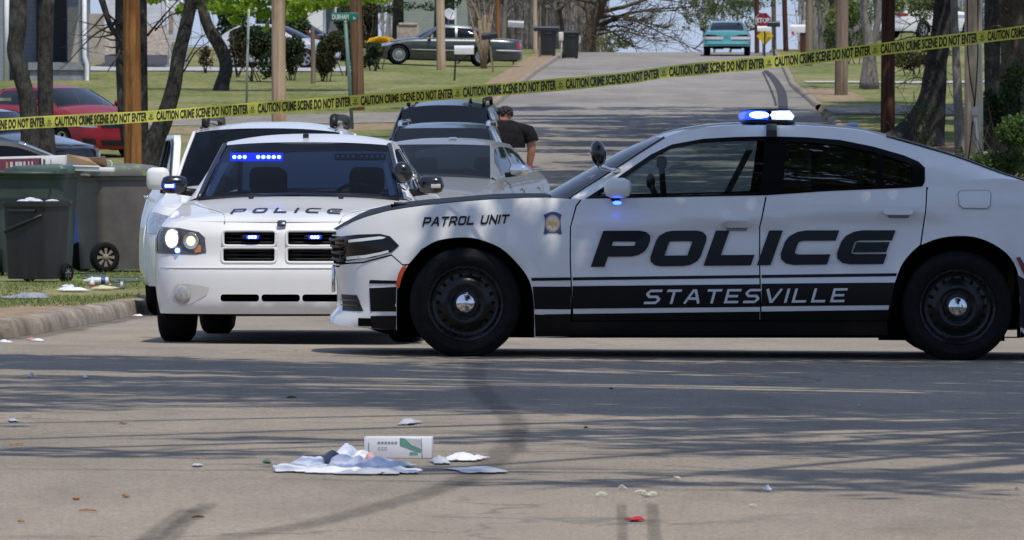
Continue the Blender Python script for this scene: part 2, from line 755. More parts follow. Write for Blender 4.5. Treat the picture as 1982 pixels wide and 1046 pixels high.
# the side street that leaves to the left, and a driveway mouth on the right
bm = new()
rows = []
for X in frange(-30, -0.6, 1.0):
    rows.append([Vector((X, Y, zside(X, Y) * sstep(-0.5, -1.5, X) + zroad(X, Y) * (1 - sstep(-0.5, -1.5, X)) + 0.012)) for Y in frange(172 + 0.05 * (-X), 184, 2.0)])
n0 = min(len(r) for r in rows)
gridmesh(bm, [r[:n0] for r in rows])
tag(obj('side_street', bm, ASPHALT), kind='structure')
bm = new()
rows = []
for X in frange(8.0, 24, 1.0):
    rows.append([Vector((X, Y, zside(X, Y) + 0.02)) for Y in frange(180, 190, 2.0)])
gridmesh(bm, rows)
tag(obj('driveway', bm, ASPHALT), kind='structure')
# pale walk across the right-hand lawn
PAVE = plain('pale concrete', (0.42, 0.40, 0.36), 0.9, var=0.25, scale=6)
bm = new()
gridmesh(bm, [[Vector((X, Y, zside(X, Y) + 0.03)) for Y in (222, 224.5)] for X in frange(9.0, 40, 1.0)])
tag(obj('footpath', bm, PAVE), kind='structure')
bm = new()
gridmesh(bm, [[Vector((X, Y, zside(X, Y) + 0.03)) for Y in (238, 243, 248)] for X in frange(-40, -4, 1.0)])
tag(obj('gravel_drive', bm, plain('grey gravel', (0.36, 0.36, 0.36), 0.95, var=0.4, scale=14)), kind='structure')


# ---- kerbs
def kerb_material():
    n = NT('stained kerb concrete')
    f = n.noise(3.0, 6, 0.7)
    g = n.noise(26, 5, 0.75)
    c = n.ramp(f, [(0.28, (0.11, 0.085, 0.062)), (0.5, (0.26, 0.215, 0.165)), (0.7, (0.38, 0.33, 0.265))])
    c = n.mix(0.7, c, n.ramp(g, [(0.3, (0.6, 0.6, 0.6)), (0.7, (1.25, 1.25, 1.25))]), 'MULTIPLY')
    n.set(Base_Color=c, Roughness=0.92)
    n.bump(g, 0.5, 0.012)
    return n.m


KERB = kerb_material()


def kerb(name, edge, side, y0, y1, breaks):
    bm = new()
    Y = y0
    rows = []
    while Y <= y1:
        X = edge(Y)
        d = edge(Y + 0.2) - edge(Y - 0.2)
        nx, ny = 0.4, -d
        L = sqrt(nx * nx + ny * ny)
        nx, ny = nx / L * side, ny / L * side
        z = zroad(X, Y)
        wob = 0.026 * noise.noise((Y * 1.4, 3.1, side)) + 0.01 * noise.noise((Y * 5, 1.1, side))
        drop = 0.0
        for b, w in breaks:
            drop = max(drop, 1 - abs(Y - b) / w)
        h = (0.125 + wob) * (1 - 0.55 * max(0, drop))
        prof = [(-0.02, -0.06), (0.0 + wob, 0.02), (0.012 + wob, 0.07), (0.035 + wob, h - 0.012), (0.06, h), (0.15, h + 0.008), (0.19, h + 0.002), (0.21, h - 0.03), (0.21, -0.05)]
        rows.append([Vector((X + nx * o, Y + ny * o, z + q)) for o, q in prof])
        Y += 0.12 if Y < 64 else 1.2
    gridmesh(bm, rows)
    return tag(obj(name, bm, KERB, angle=50), kind='structure')


kerb('kerb_left', xl, -1, 48.4, 340, [(59.5, 0.35), (54.0, 0.12), (57.0, 0.1), (52, 0.1)])
kerb('kerb_right', xr, 1, 50.0, 179, [])
kerb('kerb_right', xr, 1, 192, 340, [])


# ---- tyre marks on the asphalt
def mark_material():
    n = NT('faint rubber and gutter dark')
    sep = n.n('ShaderNodeSeparateXYZ')
    n.l(n.coord(which='UV'), sep.inputs[0])
    across = n.math('SUBTRACT', 1.0, n.math('ABSOLUTE', n.math('SUBTRACT', n.math('MULTIPLY', sep.outputs[0], 2.0), 1.0)))
    edge = n.ramp(across, [(0.0, 0), (0.5, 1)])
    along = n.math('SUBTRACT', 1.0, n.math('ABSOLUTE', n.math('SUBTRACT', n.math('MULTIPLY', sep.outputs[1], 2.0), 1.0)))
    ends = n.ramp(along, [(0.0, 0), (0.12, 1)])
    f = n.ramp(n.noise(9, 5, 0.7), [(0.3, 0.06), (0.7, 0.40)])
    n.set(Base_Color=(0.055, 0.05, 0.047), Roughness=0.8, Alpha=n.math('MULTIPLY', n.math('MULTIPLY', edge, ends), f), Specular_IOR_Level=0.2)
    return n.m


MARK = mark_material()


def tyre_gutter_mark(pix, w, steps=6):
    P = [ground(*p) for p in catmull(pix, steps)]
    bm = new()
    uvl = bm.loops.layers.uv.new('UVMap')
    rows = []
    for i, p in enumerate(P):
        d = (P[min(i + 1, len(P) - 1)] - P[max(i - 1, 0)])
        d.z = 0
        d.normalize()
        s = Vector((d.y, -d.x, 0)) * w * 0.5
        rows.append([p - s, p, p + s])
    vr = []
    for row in rows:
        vr.append([bm.verts.new((q.x, q.y, zroad(q.x, q.y) + 0.006)) for q in row])
    for i, (a, b) in enumerate(zip(vr, vr[1:])):
        for k in range(2):
            f = bm.faces.new((a[k], a[k + 1], b[k + 1], b[k]))
            for lp, (u, v) in zip(f.loops, ((k / 2, i), ((k + 1) / 2, i), ((k + 1) / 2, i + 1), (k / 2, i + 1))):
                lp[uvl].uv = (u, v / (len(vr) - 1))
    tag(obj('tyre_gutter_mark', bm, MARK), kind='structure')


tyre_gutter_mark([(922, 692), (920, 715), (922, 738), (938, 765), (970, 791), (994, 818), (996, 846), (972, 880), (913, 922), (831, 955), (731, 984), (599, 1017), (500, 1034), (380, 1056)], 0.17)
tyre_gutter_mark([(372, 985), (330, 1015), (290, 1045), (262, 1075)], 0.12)
tyre_gutter_mark([(408, 975), (360, 1008), (325, 1045), (300, 1075)], 0.10)
tyre_gutter_mark([(1203, 975), (1205, 1020), (1207, 1075)], 0.05)
tyre_gutter_mark([(1262, 975), (1266, 1020), (1270, 1075)], 0.06)
tyre_gutter_mark([(1010, 830), (1000, 850), (1010, 880)], 0.10)
# overhead wires' shadows painted as dark strips near the far right kerb
# faint dark strips along the gutter
for y0_, y1_ in ((49.0, 52.2), (51.6, 55.5), (55.0, 59.8), (58.8, 64.0)):
    q_ = [(xl(y) + 0.10 + 0.04 * sin(y * 3.1), y) for y in (y0_, y0_ * 0.7 + y1_ * 0.3, y0_ * 0.35 + y1_ * 0.65, y1_)]
    tyre_gutter_mark([(991 + x * F / y, HY + F * (CH - zroad(x, y)) / y) for x, y in q_], 0.26)
WIRE_SHADE = plain('painted wire shade', (0.035, 0.033, 0.032), 0.8)  # dark colour of the painted wire shadows
for pix_, w_ in (([(1482, 138), (1497, 155), (1508, 175), (1512, 200), (1513, 222)], 0.16), ([(1490, 142), (1508, 162), (1519, 185), (1521, 210), (1521, 224)], 0.10), ([(1476, 140), (1488, 165), (1498, 190), (1502, 205)], 0.05)):
    P_ = [(991, 0)]
    bm = new()
    rows = []
    for px_, py_ in catmull(pix_, 5):
        Y_ = 330.0
        while Y_ > 120 and HY + F * (CH - zroad((px_ - 991) / F * Y_, Y_)) / Y_ < py_:
            Y_ -= 0.5
        X_ = (px_ - 991) / F * Y_
        rows.append([Vector((X_ + d_, Y_, zroad(X_, Y_) + 0.03)) for d_ in (-w_ / 2, w_ / 2)])
    gridmesh(bm, rows)
    tag(obj('wire_shade_strip', bm, WIRE_SHADE), kind='structure')

# ================================================================== CAR TOOLKIT
class Skin:
    """Side skin of a car: s runs round the plan outline (0 at the nose, + one side, - the other), z is height."""

    def __init__(self, plan, side, front, rear, half, smooth=10):
        P = catmull(plan, smooth)
        out = [P[0]]
        for p in P[1:]:
            if sqrt((p[0] - out[-1][0]) ** 2 + (p[1] - out[-1][1]) ** 2) > 0.008:
                out.append(p)
        self.P = out
        self.S = [0.0]
        for a, b in zip(out, out[1:]):
            self.S.append(self.S[-1] + sqrt((a[0] - b[0]) ** 2 + (a[1] - b[1]) ** 2))
        self.smax = self.S[-1]
        self.N = []
        for i in range(len(out)):
            a, b = out[max(i - 1, 0)], out[min(i + 1, len(out) - 1)]
            tx, ty = b[0] - a[0], b[1] - a[1]
            L = sqrt(tx * tx + ty * ty)
            self.N.append((ty / L, -tx / L))
        self.N[0] = (0.0, -1.0)
        self.N[-1] = (0.0, 1.0)
        self.side, self.front, self.rear, self.half = side, front, rear, half
        self.extra = None

    def at(self, s, z, off=0.0):
        a = abs(s)
        S = self.S
        lo, hi = 0, len(S) - 1
        while hi - lo > 1:
            m = (lo + hi) // 2
            if S[m] <= a:
                lo = m
            else:
                hi = m
        t = (a - S[lo]) / (S[hi] - S[lo])
        t = min(max(t, 0.0), 1.0)
        x = lerp(self.P[lo][0], self.P[hi][0], t)
        y = lerp(self.P[lo][1], self.P[hi][1], t)
        nx = lerp(self.N[lo][0], self.N[hi][0], t)
        ny = lerp(self.N[lo][1], self.N[hi][1], t)
        f = self.front(z) if y < self.half else self.rear(z)
        ins = nx * nx * self.side(z) + ny * ny * f - off
        if self.extra:
            ins += self.extra(x, y, z) * nx * nx
        x, y = x - nx * ins, y - ny * ins
        return Vector((x if s >= 0 else -x, y, z))

    def s_of(self, y, z=0.6):
        lo, hi = 0.0, self.smax
        for _ in range(36):
            m = (lo + hi) / 2
            if self.at(m, z).y < y:
                lo = m
            else:
                hi = m
        return (lo + hi) / 2

    def s_of_x(self, x, z=0.6, rear=False):
        """s on the front (or rear) face at lateral x."""
        lo, hi = 0.0, self.s_of(self.half)
        if rear:
            lo, hi = self.smax, hi
        for _ in range(36):
            m = (lo + hi) / 2
            if self.at(m, z).x < abs(x):
                lo = m
            else:
                hi = m
        m = (lo + hi) / 2
        return m if x >= 0 else -m


def steel_wheel(parent, loc, side, R_=0.346, rim=0.232, w=0.235, style='steel', mats=None, n=40, name='wheel', spin=0.0):
    """A wheel: tyre (own mesh) > rim, hub cap. side +1: outer face towards +x."""
    M = Matrix.Rotation(pi / 2 * side, 4, 'Y') @ Matrix.Rotation(spin, 4, 'Z')
    k = R_ / 0.346
    bm = new()
    lathe(bm, [(rim * 0.97, -0.03), (rim * 1.05, -0.006), (rim + 0.05 * k, 0.0), (0.296 * k, 0.0005), (0.299 * k, -0.005), (0.318 * k, -0.008), (0.321 * k, -0.013), (0.334 * k, -0.024), (0.3425 * k, -0.045), (R_, -0.07),
               (R_, -w + 0.06), (0.338 * k, -w + 0.03), (0.3 * k, -w), (rim * 0.97, -w + 0.01)], n, M)
    tyre = obj(name, bm, RUBBER, parent, loc=loc)
    bm = new()
    if style == 'steel':
        prof = table([(0.0, -0.052), (0.06, -0.05), (0.085, -0.05), (0.10, -0.03), (0.125, -0.028), (0.15, -0.042), (0.185, -0.058), (0.205, -0.05), (0.218, -0.02), (0.232, -0.014)])
        q = rim / 0.232
        holes = []
        for i in range(18):
            a = 2 * pi * (i + 0.5) / 18
            c, s_ = cos(a), sin(a)
            holes.append([(0.168 * q * c + u * c * 0.016 - v * s_ * 0.0125, 0.168 * q * s_ + u * s_ * 0.016 + v * c * 0.0125) for u, v in circle(0, 0, 1, 8)])
        patch(bm, lambda a, b: M @ Vector((a, b, prof(sqrt(a * a + b * b) / q))), circle(0, 0, rim, 48), holes, 0.016)
        lathe(bm, [(rim, -0.014), (rim * 0.97, -0.06), (rim * 0.93, -0.2)], n, M)
        rimo = obj('rim', bm, STEEL_BLACK, tyre)
        bm = new()
        lathe(bm, [(0.083, -0.046), (0.08, -0.03), (0.066, -0.02), (0.062, 0.0), (0.045, 0.012), (0.03, 0.013), (0.026, 0.018), (0.0, 0.02)], 28, M)
        obj('hub_cap', bm, CHROME, rimo)
        bm = new()
        lathe(bm, [(rim, -0.10), (0.0, -0.10)], 24, M)
        obj('brake_disc', bm, plain('rusty brake disc', (0.06, 0.05, 0.045), 0.6, metal=0.5), tyre)
    else:
        ns = {'alloy': 5, 'ten': 10, 'cap': 14}[style]
        q = rim
        holes = []
        for i in range(ns):
            a0 = 2 * pi * i / ns
            hw = pi / ns * (0.62 if style != 'cap' else 0.5)
            r0, r1 = (0.36, 0.84) if style != 'cap' else (0.62, 0.86)
            pts = [(r0, -hw * 0.8), (r1, -hw), (r1 * 1.02, 0), (r1, hw), (r0, hw * 0.8)]
            holes.append([(q * r * cos(a0 + t), q * r * sin(a0 + t)) for r, t in pts])
        prof = table([(0, -0.01), (0.3, -0.015), (0.8, -0.035), (0.93, -0.015), (1.0, -0.02)])
        patch(bm, lambda a, b: M @ Vector((a, b, prof(sqrt(a * a + b * b) / q))), circle(0, 0, q, 36), holes, q / 9)
        lathe(bm, [(q, -0.02), (q * 0.95, -0.12)], 24, M)
        rimo = obj('rim', bm, mats or ALLOY, tyre)
        bm = new()
        lathe(bm, [(q, -0.11), (0.0, -0.11)], 20, M)
        obj('brake_disc', bm, LINER, tyre)
    return tyre


def arch_path(cy, cz, rad, zb, n=18):
    """Points along a wheel arch from the front bottom over the top to the rear bottom, in (y, z)."""
    a0 = math.asin(max(-1.0, min(1.0, (zb - cz) / rad)))
    return [(cy + rad * cos(pi - a0 - (pi - 2 * a0) * k / n), cz + rad * sin(pi - a0 - (pi - 2 * a0) * k / n)) for k in range(n + 1)]


def seat(parent, x, y, z0=0.28, mat=None, name='seat'):
    bm = new()
    box(bm, x - 0.25, y - 0.28, z0, x + 0.25, y + 0.25, z0 + 0.18, 0.05)
    Mx = Matrix.Translation((x, y + 0.26, z0 + 0.14)) @ Matrix.Rotation(radians(-16), 4, 'X')
    box(bm, -0.25, -0.08, 0, 0.25, 0.08, 0.62, 0.06, Mx)
    box(bm, -0.13, -0.05, 0.68, 0.13, 0.05, 0.88, 0.05, Mx)
    box(bm, -0.06, -0.01, 0.6, -0.045, 0.01, 0.72, 0, Mx)
    box(bm, 0.045, -0.01, 0.6, 0.06, 0.01, 0.72, 0, Mx)
    return obj(name, bm, mat or SEAT, parent)


def steering(parent, x, y, z, name='steering_wheel'):
    bm = new()
    Mx = Matrix.Translation((x, y, z)) @ Matrix.Rotation(radians(-62), 4, 'X')
    c = [Mx @ Vector((0.185 * cos(a), 0.185 * sin(a), 0)) for a in [2 * pi * k / 28 for k in range(29)]]
    tube(bm, c, 0.015, 8, False)
    for a in (0, pi, 1.5 * pi):
        tube(bm, [Mx @ Vector((0.185 * cos(a), 0.185 * sin(a), 0)), Mx @ Vector((0.05 * cos(a), 0.05 * sin(a), -0.02))], 0.018, 6)
    blob(bm, Mx @ Vector((0, 0, -0.02)), (0.07, 0.07, 0.03), 12, 8, Mx.to_3x3().to_4x4())
    return obj(name, bm, BLACK, parent)


def rr_box(parent, name, mat, c, size, bev, rot=(0, 0, 0)):
    bm = new()
    M = Matrix.Translation(c) @ Matrix.Rotation(rot[2], 4, 'Z') @ Matrix.Rotation(rot[1], 4, 'Y') @ Matrix.Rotation(rot[0], 4, 'X')
    box(bm, -size[0] / 2, -size[1] / 2, -size[2] / 2, size[0] / 2, size[1] / 2, size[2] / 2, bev, M)
    return obj(name, bm, mat, parent, angle=40)


# ---- stroke lettering: each glyph is (width, strokes); centre lines in a unit box
def _g():
    c = 0.2
    def arc(x, y, r, a0):
        return [(x + r * cos(radians(a0 + 30 * k)), y + r * sin(radians(a0 + 30 * k))) for k in range(4)]
    O = arc(1 - c, c, c, -90) + arc(1 - c, 1 - c, c, 0) + arc(c, 1 - c, c, 90) + arc(c, c, c, 180) + [(1 - c, 0)]
    d = 0.3
    C = [(1, 1)] + arc(d, 1 - d, d, 90) + arc(d, d, d, 180) + [(1, 0)]
    return {
        'P': (1, [[(0, 0), (0, 1)] + arc(1 - c, 1 - c, c, 0)[::-1] + arc(1 - c, 0.4 + c, c, -90)[::-1] + [(0.28, 0.4)]]),
        'O': (1, [O]), 'L': (0.92, [[(0, 1), (0, 0), (1, 0)]]), 'I': (0.0, [[(0, 0), (0, 1)]]),
        'C': (1, [C]), 'E': (0.92, [[(1, 1), (0, 1), (0, 0), (1, 0)], [(0, 0.5), (0.85, 0.5)]]),
        'e': (1, [C, [(0.42, 0.5), (0.96, 0.5)]]),
        'A': (1.05, [[(0, 0), (0.42, 1), (0.58, 1), (1, 0)], [(0.17, 0.32), (0.83, 0.32)]]),
        'T': (0.95, [[(0, 1), (1, 1)], [(0.5, 1), (0.5, 0)]]),
        'R': (1, [[(0, 0), (0, 1), (1 - c, 1), (1, 1 - c), (1, 0.42 + c), (1 - c, 0.42), (0, 0.42)], [(0.55, 0.42), (1, 0)]]),
        'U': (1, [[(0, 1), (0, c), (c, 0), (1 - c, 0), (1, c), (1, 1)]]),
        'N': (1, [[(0, 0), (0, 1), (1, 0), (1, 1)]]),
        'V': (1.05, [[(0, 1), (0.45, 0), (0.55, 0), (1, 1)]]),
        'S': (1, [[(1, 1), (c, 1), (0, 1 - c), (0, 0.5 + c), (c, 0.5), (1 - c, 0.5), (1, 0.5 - c), (1, c), (1 - c, 0), (0, 0)]]),
        'D': (1, [[(0, 0), (0, 1), (1 - c, 1), (1, 1 - c), (1, c), (1 - c, 0), (0, 0)]]),
        'H': (1, [[(0, 0), (0, 1)], [(1, 0), (1, 1)], [(0, 0.5), (1, 0.5)]]),
        'M': (1.2, [[(0, 0), (0, 1), (0.5, 0.35), (1, 1), (1, 0)]]),
        ' ': (0.5, []),
    }


GLYPH = _g()


def stroke_quads(line, t, sx, closed=False):
    if not closed:
        line = [Vector(q) for q in line]
        line[0] = line[0] + (line[0] - line[1]).normalized() * t / 2
        line[-1] = line[-1] + (line[-1] - line[-2]).normalized() * t / 2
    """Mitred strip along a centre line: pairs of points (left, right); widths measured in the unstretched box."""
    n = len(line)
    out = []
    for i in range(n):
        p = Vector(line[i])
        if closed:
            a, b = Vector(line[(i - 1) % (n - 1)]) if i else Vector(line[n - 2]), Vector(line[(i + 1) % (n - 1)]) if i < n - 1 else Vector(line[1])
            d0, d1 = (p - a), (b - p)
        else:
            d0 = p - Vector(line[i - 1]) if i else Vector(line[1]) - p
            d1 = Vector(line[i + 1]) - p if i < n - 1 else d0
        d0 = d0.normalized()
        d1 = d1.normalized()
        n0, n1 = Vector((-d0.y, d0.x)), Vector((-d1.y, d1.x))
        m = (n0 + n1)
        m = m / max(0.35, m.length_squared) * 2 if m.length > 1e-6 else n0
        h = t / 2
        out.append((p + m * h, p - m * h))
    return out


def lettering(bm, text, mapf, height, width, thick=0.22, gap=0.16, shear=0.0, sub=3):
    """Write text into a width x height box: mapf(a, b) takes metres along and up."""
    rel = 0.0
    adv = []
    for ch in text:
        w = GLYPH[ch][0]
        cell = (w * 0.8 + thick) if ch != ' ' else 0.55
        adv.append((rel, w * 0.8))
        rel += cell + gap
    rel -= gap
    kx = width / (rel * height)
    for ch, (x0, w) in zip(text, adv):
        for line in GLYPH[ch][1]:
            pts = [(x0 + thick / 2 + p[0] * w, thick / 2 + p[1] * (1 - thick)) for p in line]
            closed = line[0] == line[-1]
            q = stroke_quads(pts, thick, kx, closed)
            for (a0, b0), (a1, b1) in zip(q, q[1:]):
                prev = None
                for k in range(sub + 1):
                    t = k / sub
                    pr = []
                    for u, v in ((a0, a1), (b0, b1)):
                        p = u.lerp(v, t)
                        y = p.y * height
                        pr.append(bm.verts.new(mapf(p.x * kx * height + shear * y, y)))
                    if prev:
                        bm.faces.new((prev[0], pr[0], pr[1], prev[1]))
                    prev = pr


def upper_grid(bm, edge, centre, nt=12, per=6, flat=2.6):
    """Surface between the two roof rails: edge (x, y, z) points and centre (y, z) points, same count."""
    rows = []
    E = catmull(edge, per)
    C = catmull(centre, per)
    for (xe, ye, ze), (yc, zc) in zip(E, C):
        row = []
        for k in range(-nt, nt + 1):
            t = k / nt
            w = 1 - abs(t) ** flat
            row.append(Vector((xe * t, ye + (yc - ye) * w, ze + (zc - ze) * w)))
        rows.append(row)
    gridmesh(bm, rows)
    return rows


# ================================================================== PATROL CAR ACROSS THE STREET
patrol = empty('police_car', (PT(629, 0, 45).x, 45.95, 0), (0, 0, -pi / 2),
               'white police sedan marked POLICE and STATESVILLE standing broadside across the street', 'police car')
TILT = 0.0073
patrol.rotation_euler = (Matrix.Rotation(TILT, 3, 'Y') @ Matrix.Rotation(-pi / 2, 3, 'Z')).to_euler()


def LP(px, py, xl_=0.93):
    """Photograph pixel to the patrol car's own (y, z) at lateral xl_."""
    Y = 45.95 - xl_
    p = PT(px, py, Y)
    d = p.x - patrol.location.x
    return (d, p.z + TILT * d)


YF, ZF = LP(900, 587)
YRr, ZRr = LP(1853, 594)
psk = Skin([(0, 0.0), (0.3, 0.012), (0.55, 0.06), (0.74, 0.17), (0.85, 0.36), (0.905, 0.62), (0.935, 0.95), (0.945, 1.5), (0.945, 2.6), (0.945, 3.7), (0.935, 4.2),
            (0.90, 4.6), (0.82, 4.86), (0.6, 4.99), (0.3, 5.04), (0, 5.05)],
           table([(0.1, 0.06), (0.2, 0.025), (0.35, 0.008), (0.5, 0.0), (0.66, 0.0), (0.78, 0.012), (0.88, 0.022), (0.96, 0.045), (1.03, 0.08), (1.1, 0.13)]),
           table([(0.1, 0.05), (0.2, 0.0), (0.25, 0.01), (0.30, 0.05), (0.45, 0.045), (0.56, 0.03), (0.64, 0.025), (0.72, 0.01), (0.76, 0.015), (0.84, 0.05), (0.92, 0.10), (1.1, 0.4)]),
           table([(0.1, 0.1), (0.3, 0.02), (0.6, 0.0), (0.8, 0.02), (1.0, 0.05), (1.1, 0.1)]), 2.5)


def scallop(x, y, z):
    # pressed recess along both doors, deeper towards the rear of the front door
    zc = 0.60 + 0.02 * (y - 2)
    along = sstep(1.3, 2.3, y) * (1 - sstep(3.55, 4.1, y))
    top = lerp(0.80, 0.92, sstep(1.35, 3.4, y))
    crease = -0.02 * math.exp(-((z - top) / 0.025) ** 2) * along
    shoulder = -0.018 * math.exp(-((z - 0.965) / 0.035) ** 2) * sstep(3.2, 4.1, y)
    dip = 0.026 * sstep(top, top - 0.04, z) * sstep(0.42, 0.62, z) * along
    sill = 0.012 * sstep(0.30, 0.22, z) * sstep(1.2, 1.3, y) * (1 - sstep(3.5, 3.7, y))
    f1 = -0.012 * math.exp(-(((y - YF) ** 2 + (z - ZF) ** 2) ** 0.5 - 0.45) ** 2 / 0.004) * (1 if z > 0.3 else 0)
    f2 = -0.014 * math.exp(-(((y - YRr) ** 2 + (z - ZRr) ** 2) ** 0.5 - 0.45) ** 2 / 0.004) * (1 if z > 0.3 else 0)
    return crease + shoulder + dip + sill + f1 + f2


psk.extra = scallop


def SZ(px, py):
    y, z = LP(px, py)
    return (psk.s_of(y, z), z)


def both(fn):
    """Run a builder for the near (+) and the far (-) side of the car."""
    for sg in (1, -1):
        fn(sg)


def pskin(sg, off=0.0):
    return lambda s, z: psk.at(s * sg, z, off)


ARCH_F = [(767, 655), (768, 562), (777, 535), (790, 513), (814, 483), (845, 466), (888, 460), (924, 463), (967, 480), (998, 508), (1019, 535), (1029, 562), (1033, 596), (1034, 655)]
ARCH_R = [(1721, 655), (1721, 606), (1727, 570), (1737, 538), (1750, 508), (1778, 478), (1818, 461), (1868, 457), (1907, 466), (1945, 489), (1966, 520), (1972, 560), (1976, 655)]
ARCH_F = ARCH_F[:4] + catmull(ARCH_F[4:13], 3) + ARCH_F[13:]
AR_S = catmull(ARCH_R[1:13], 3)
ARCH_R = ARCH_R[:1] + AR_S + ARCH_R[13:]
TOPL = [(640, 452), (660, 443), (682, 430), (715, 418), (751, 408.5), (829, 397), (921, 388.5), (994, 384), (1060, 383), (1127, 387), (1219, 386), (1480, 381), (1600, 373), (1748, 367), (1800, 362), (1860, 352),
        (1930, 346), (1990, 352)]
topfn = table([LP(px, py, 0.88) for px, py in TOPL] + [(4.7, 1.07), (4.95, 1.04), (5.1, 1.03)])
Zb = lin([(0, 0.19), (0.03, 0.17), (0.3, 0.17), (5.1, 0.2)])


def poly(pxs):
    return [SZ(*p) for p in pxs]


def top_run(a, b, n=14):
    """Points of the top edge between two photograph columns."""
    out = []
    for k in range(n + 1):
        y, _ = LP(lerp(a, b, k / n), 400)
        z = topfn(y)
        out.append((psk.s_of(y, z), z))
    return out


S0 = 0.0
nose_top = [(0.0, 0.748), (0.25, 0.75), (0.5, 0.752)]
body_poly = ([(0, 0.56), (psk.s_of_x(0.5), 0.56)] + poly([(655, 512), (700, 508), (756, 493), (778, 512), (790, 511)]) + poly(ARCH_F[4:])
             + poly([(1103, 652), (1104.5, 580), (1101, 500), (1101, 440), (1112, 398), (1120, 388)]) + top_run(1121, 645)[:] + nose_top[::-1])
fdoor = poly([(1110, 618), (1107, 578), (1103.5, 500), (1103.5, 440), (1114.5, 400), (1122.5, 389)]) + top_run(1124, 1479.5) + poly([(1467.5, 440), (1468, 520), (1471, 619)])
rdoor = poly([(1474, 619), (1470.5, 520), (1470, 440), (1482, 384)]) + top_run(1482, 1792) + poly([(1788.5, 410), (1779, 474)] + [(q[0] - 3, q[1]) for q in AR_S[::-1] if q[0] < 1776 and q[1] < 606] + [(1717, 608), (1717, 619)])
quarter = poly([(1782, 474), (1791, 409), (1794, 370)]) + top_run(1796, 1988, 10) + [(psk.s_of(4.7), 1.07), (psk.s_of(4.95, 1.04), 1.04), (psk.smax, 1.03), (psk.smax, 0.2)] + \
    poly([(1990, 655), (1976, 640)] + [q for q in AR_S[::-1] if q[0] > 1784])
sill = poly([(1036, 623), (1717, 623), (1719, 649), (1036, 650)])
fbump = [(0, 0.19), (psk.s_of_x(0.5), 0.19)] + poly([(640, 629), (690, 636), (767, 640), (767, 562), (776, 535), (788, 514), (778, 515), (756, 496), (700, 511), (655, 515)]) + [(psk.s_of_x(0.5), 0.55), (0, 0.55)]


def mk(name, polyg, mat, off=0.0, res=0.05, holes=(), parent=None, grid=True):
    bm = new()
    both(lambda sg: patch(bm, pskin(sg, off), polyg, holes, res, grid))
    weld(bm)
    return obj(name, bm, mat, parent or patrol)


def mk2(name, mapf, polyg, mat, res=0.05, holes=()):
    for sg in (1, -1):
        bm = new()
        patch(bm, mapf(sg), polyg, holes, res)
        obj(name, bm, mat, patrol)


body = mk('body', body_poly, WHITE)
quart = mk('rear_quarter', quarter, WHITE)
bump = mk('front_bumper', fbump, WHITE)
mk2('sill', lambda sg: pskin(sg), sill, BLACKP)
doors = []
for nm, pg, hx in (('front_door', fdoor, ((1396, 424), (1451, 444))), ('rear_door', rdoor, ((1708, 399), (1765, 419)))):
    for sg in (1, -1):
        bm = new()
        patch(bm, pskin(sg), pg, (), 0.05)
        d = obj('door', bm, WHITE, patrol)
        doors.append((nm, sg, d))
        # bowl behind the handle and the handle bar
        (x0, y0), (x1, y1) = hx
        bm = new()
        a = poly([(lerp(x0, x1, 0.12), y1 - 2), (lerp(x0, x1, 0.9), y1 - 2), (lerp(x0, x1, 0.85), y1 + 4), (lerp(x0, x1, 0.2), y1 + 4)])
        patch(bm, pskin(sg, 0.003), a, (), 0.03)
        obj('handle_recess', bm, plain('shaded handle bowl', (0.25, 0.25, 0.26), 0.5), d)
        bm = new()
        r = rrect(0, 0, 1, 1, 0.3)
        c0, c1 = SZ(x0, y1), SZ(x1, y0)
        pl = [(lerp(c0[0], c1[0], u), lerp(c0[1], c1[1], 0.15 + 0.65 * v)) for u, v in r]
        prism(bm, lambda s, z, h, sg=sg: psk.at(s * sg, z, 0.012 + h), pl, (), 0.024, 0.03)
        patch(bm, pskin(sg, 0.012), pl, (), 0.05)
        obj('handle', bm, WHITE, d, angle=40)

# dark inner shell behind the shut lines, with wheel tunnels
bm = new()
arch_in = poly(ARCH_F)
arch_rin = poly(ARCH_R)
inner = [(0, 0.2), (psk.s_of_x(0.5), 0.2)] + poly([(690, 632)]) + arch_in + arch_rin + [(psk.s_of(4.8), 0.22), (psk.smax, 0.25), (psk.smax, 0.98), (psk.s_of(4.9, 0.98), 0.98)] + \
    [(s, z - 0.02) for s, z in top_run(1985, 660, 24)] + [(0.4, 0.71), (0, 0.70)]
both(lambda sg: patch(bm, pskin(sg, -0.022), inner, (), 0.07))
for path in (ARCH_F, ARCH_R):
    for sg in (1, -1):
        P = dense(poly(path), 0.06)[:-10]
        P = [p for p in P if p[1] > 0.14]
        rows = [[psk.at(s * sg, z, o) for s, z in P] for o in (0.002, -0.025)]
        rows.append([Vector((v.x * 0.70, v.y, v.z)) for v in rows[1]])
        gridmesh(bm, rows)
        y0, y1 = rows[2][0].y, rows[2][-1].y
        bm.faces.new([bm.verts.new((sg * 0.58, y, z)) for y, z in ((y0 - 0.05, 0.12), (y1 + 0.05, 0.12), (y1 + 0.05, 0.95), (y0 - 0.05, 0.95))])
box(bm, -0.8, 0.2, 0.19, 0.8, 0.42, 0.24)
box(bm, -0.84, 1.35, 0.15, 0.84, 3.5, 0.22)
box(bm, -0.6, 3.5, 0.2, 0.6, 4.9, 0.3)
box(bm, -0.5, 0.5, 0.17, 0.5, 1.4, 0.24)
for yy in (YF, YRr):
    tube(bm, [(-0.8, yy, 0.3), (0.8, yy, 0.3)], 0.05, 8)
obj('underbody', bm, LINER, patrol, smooth=False)

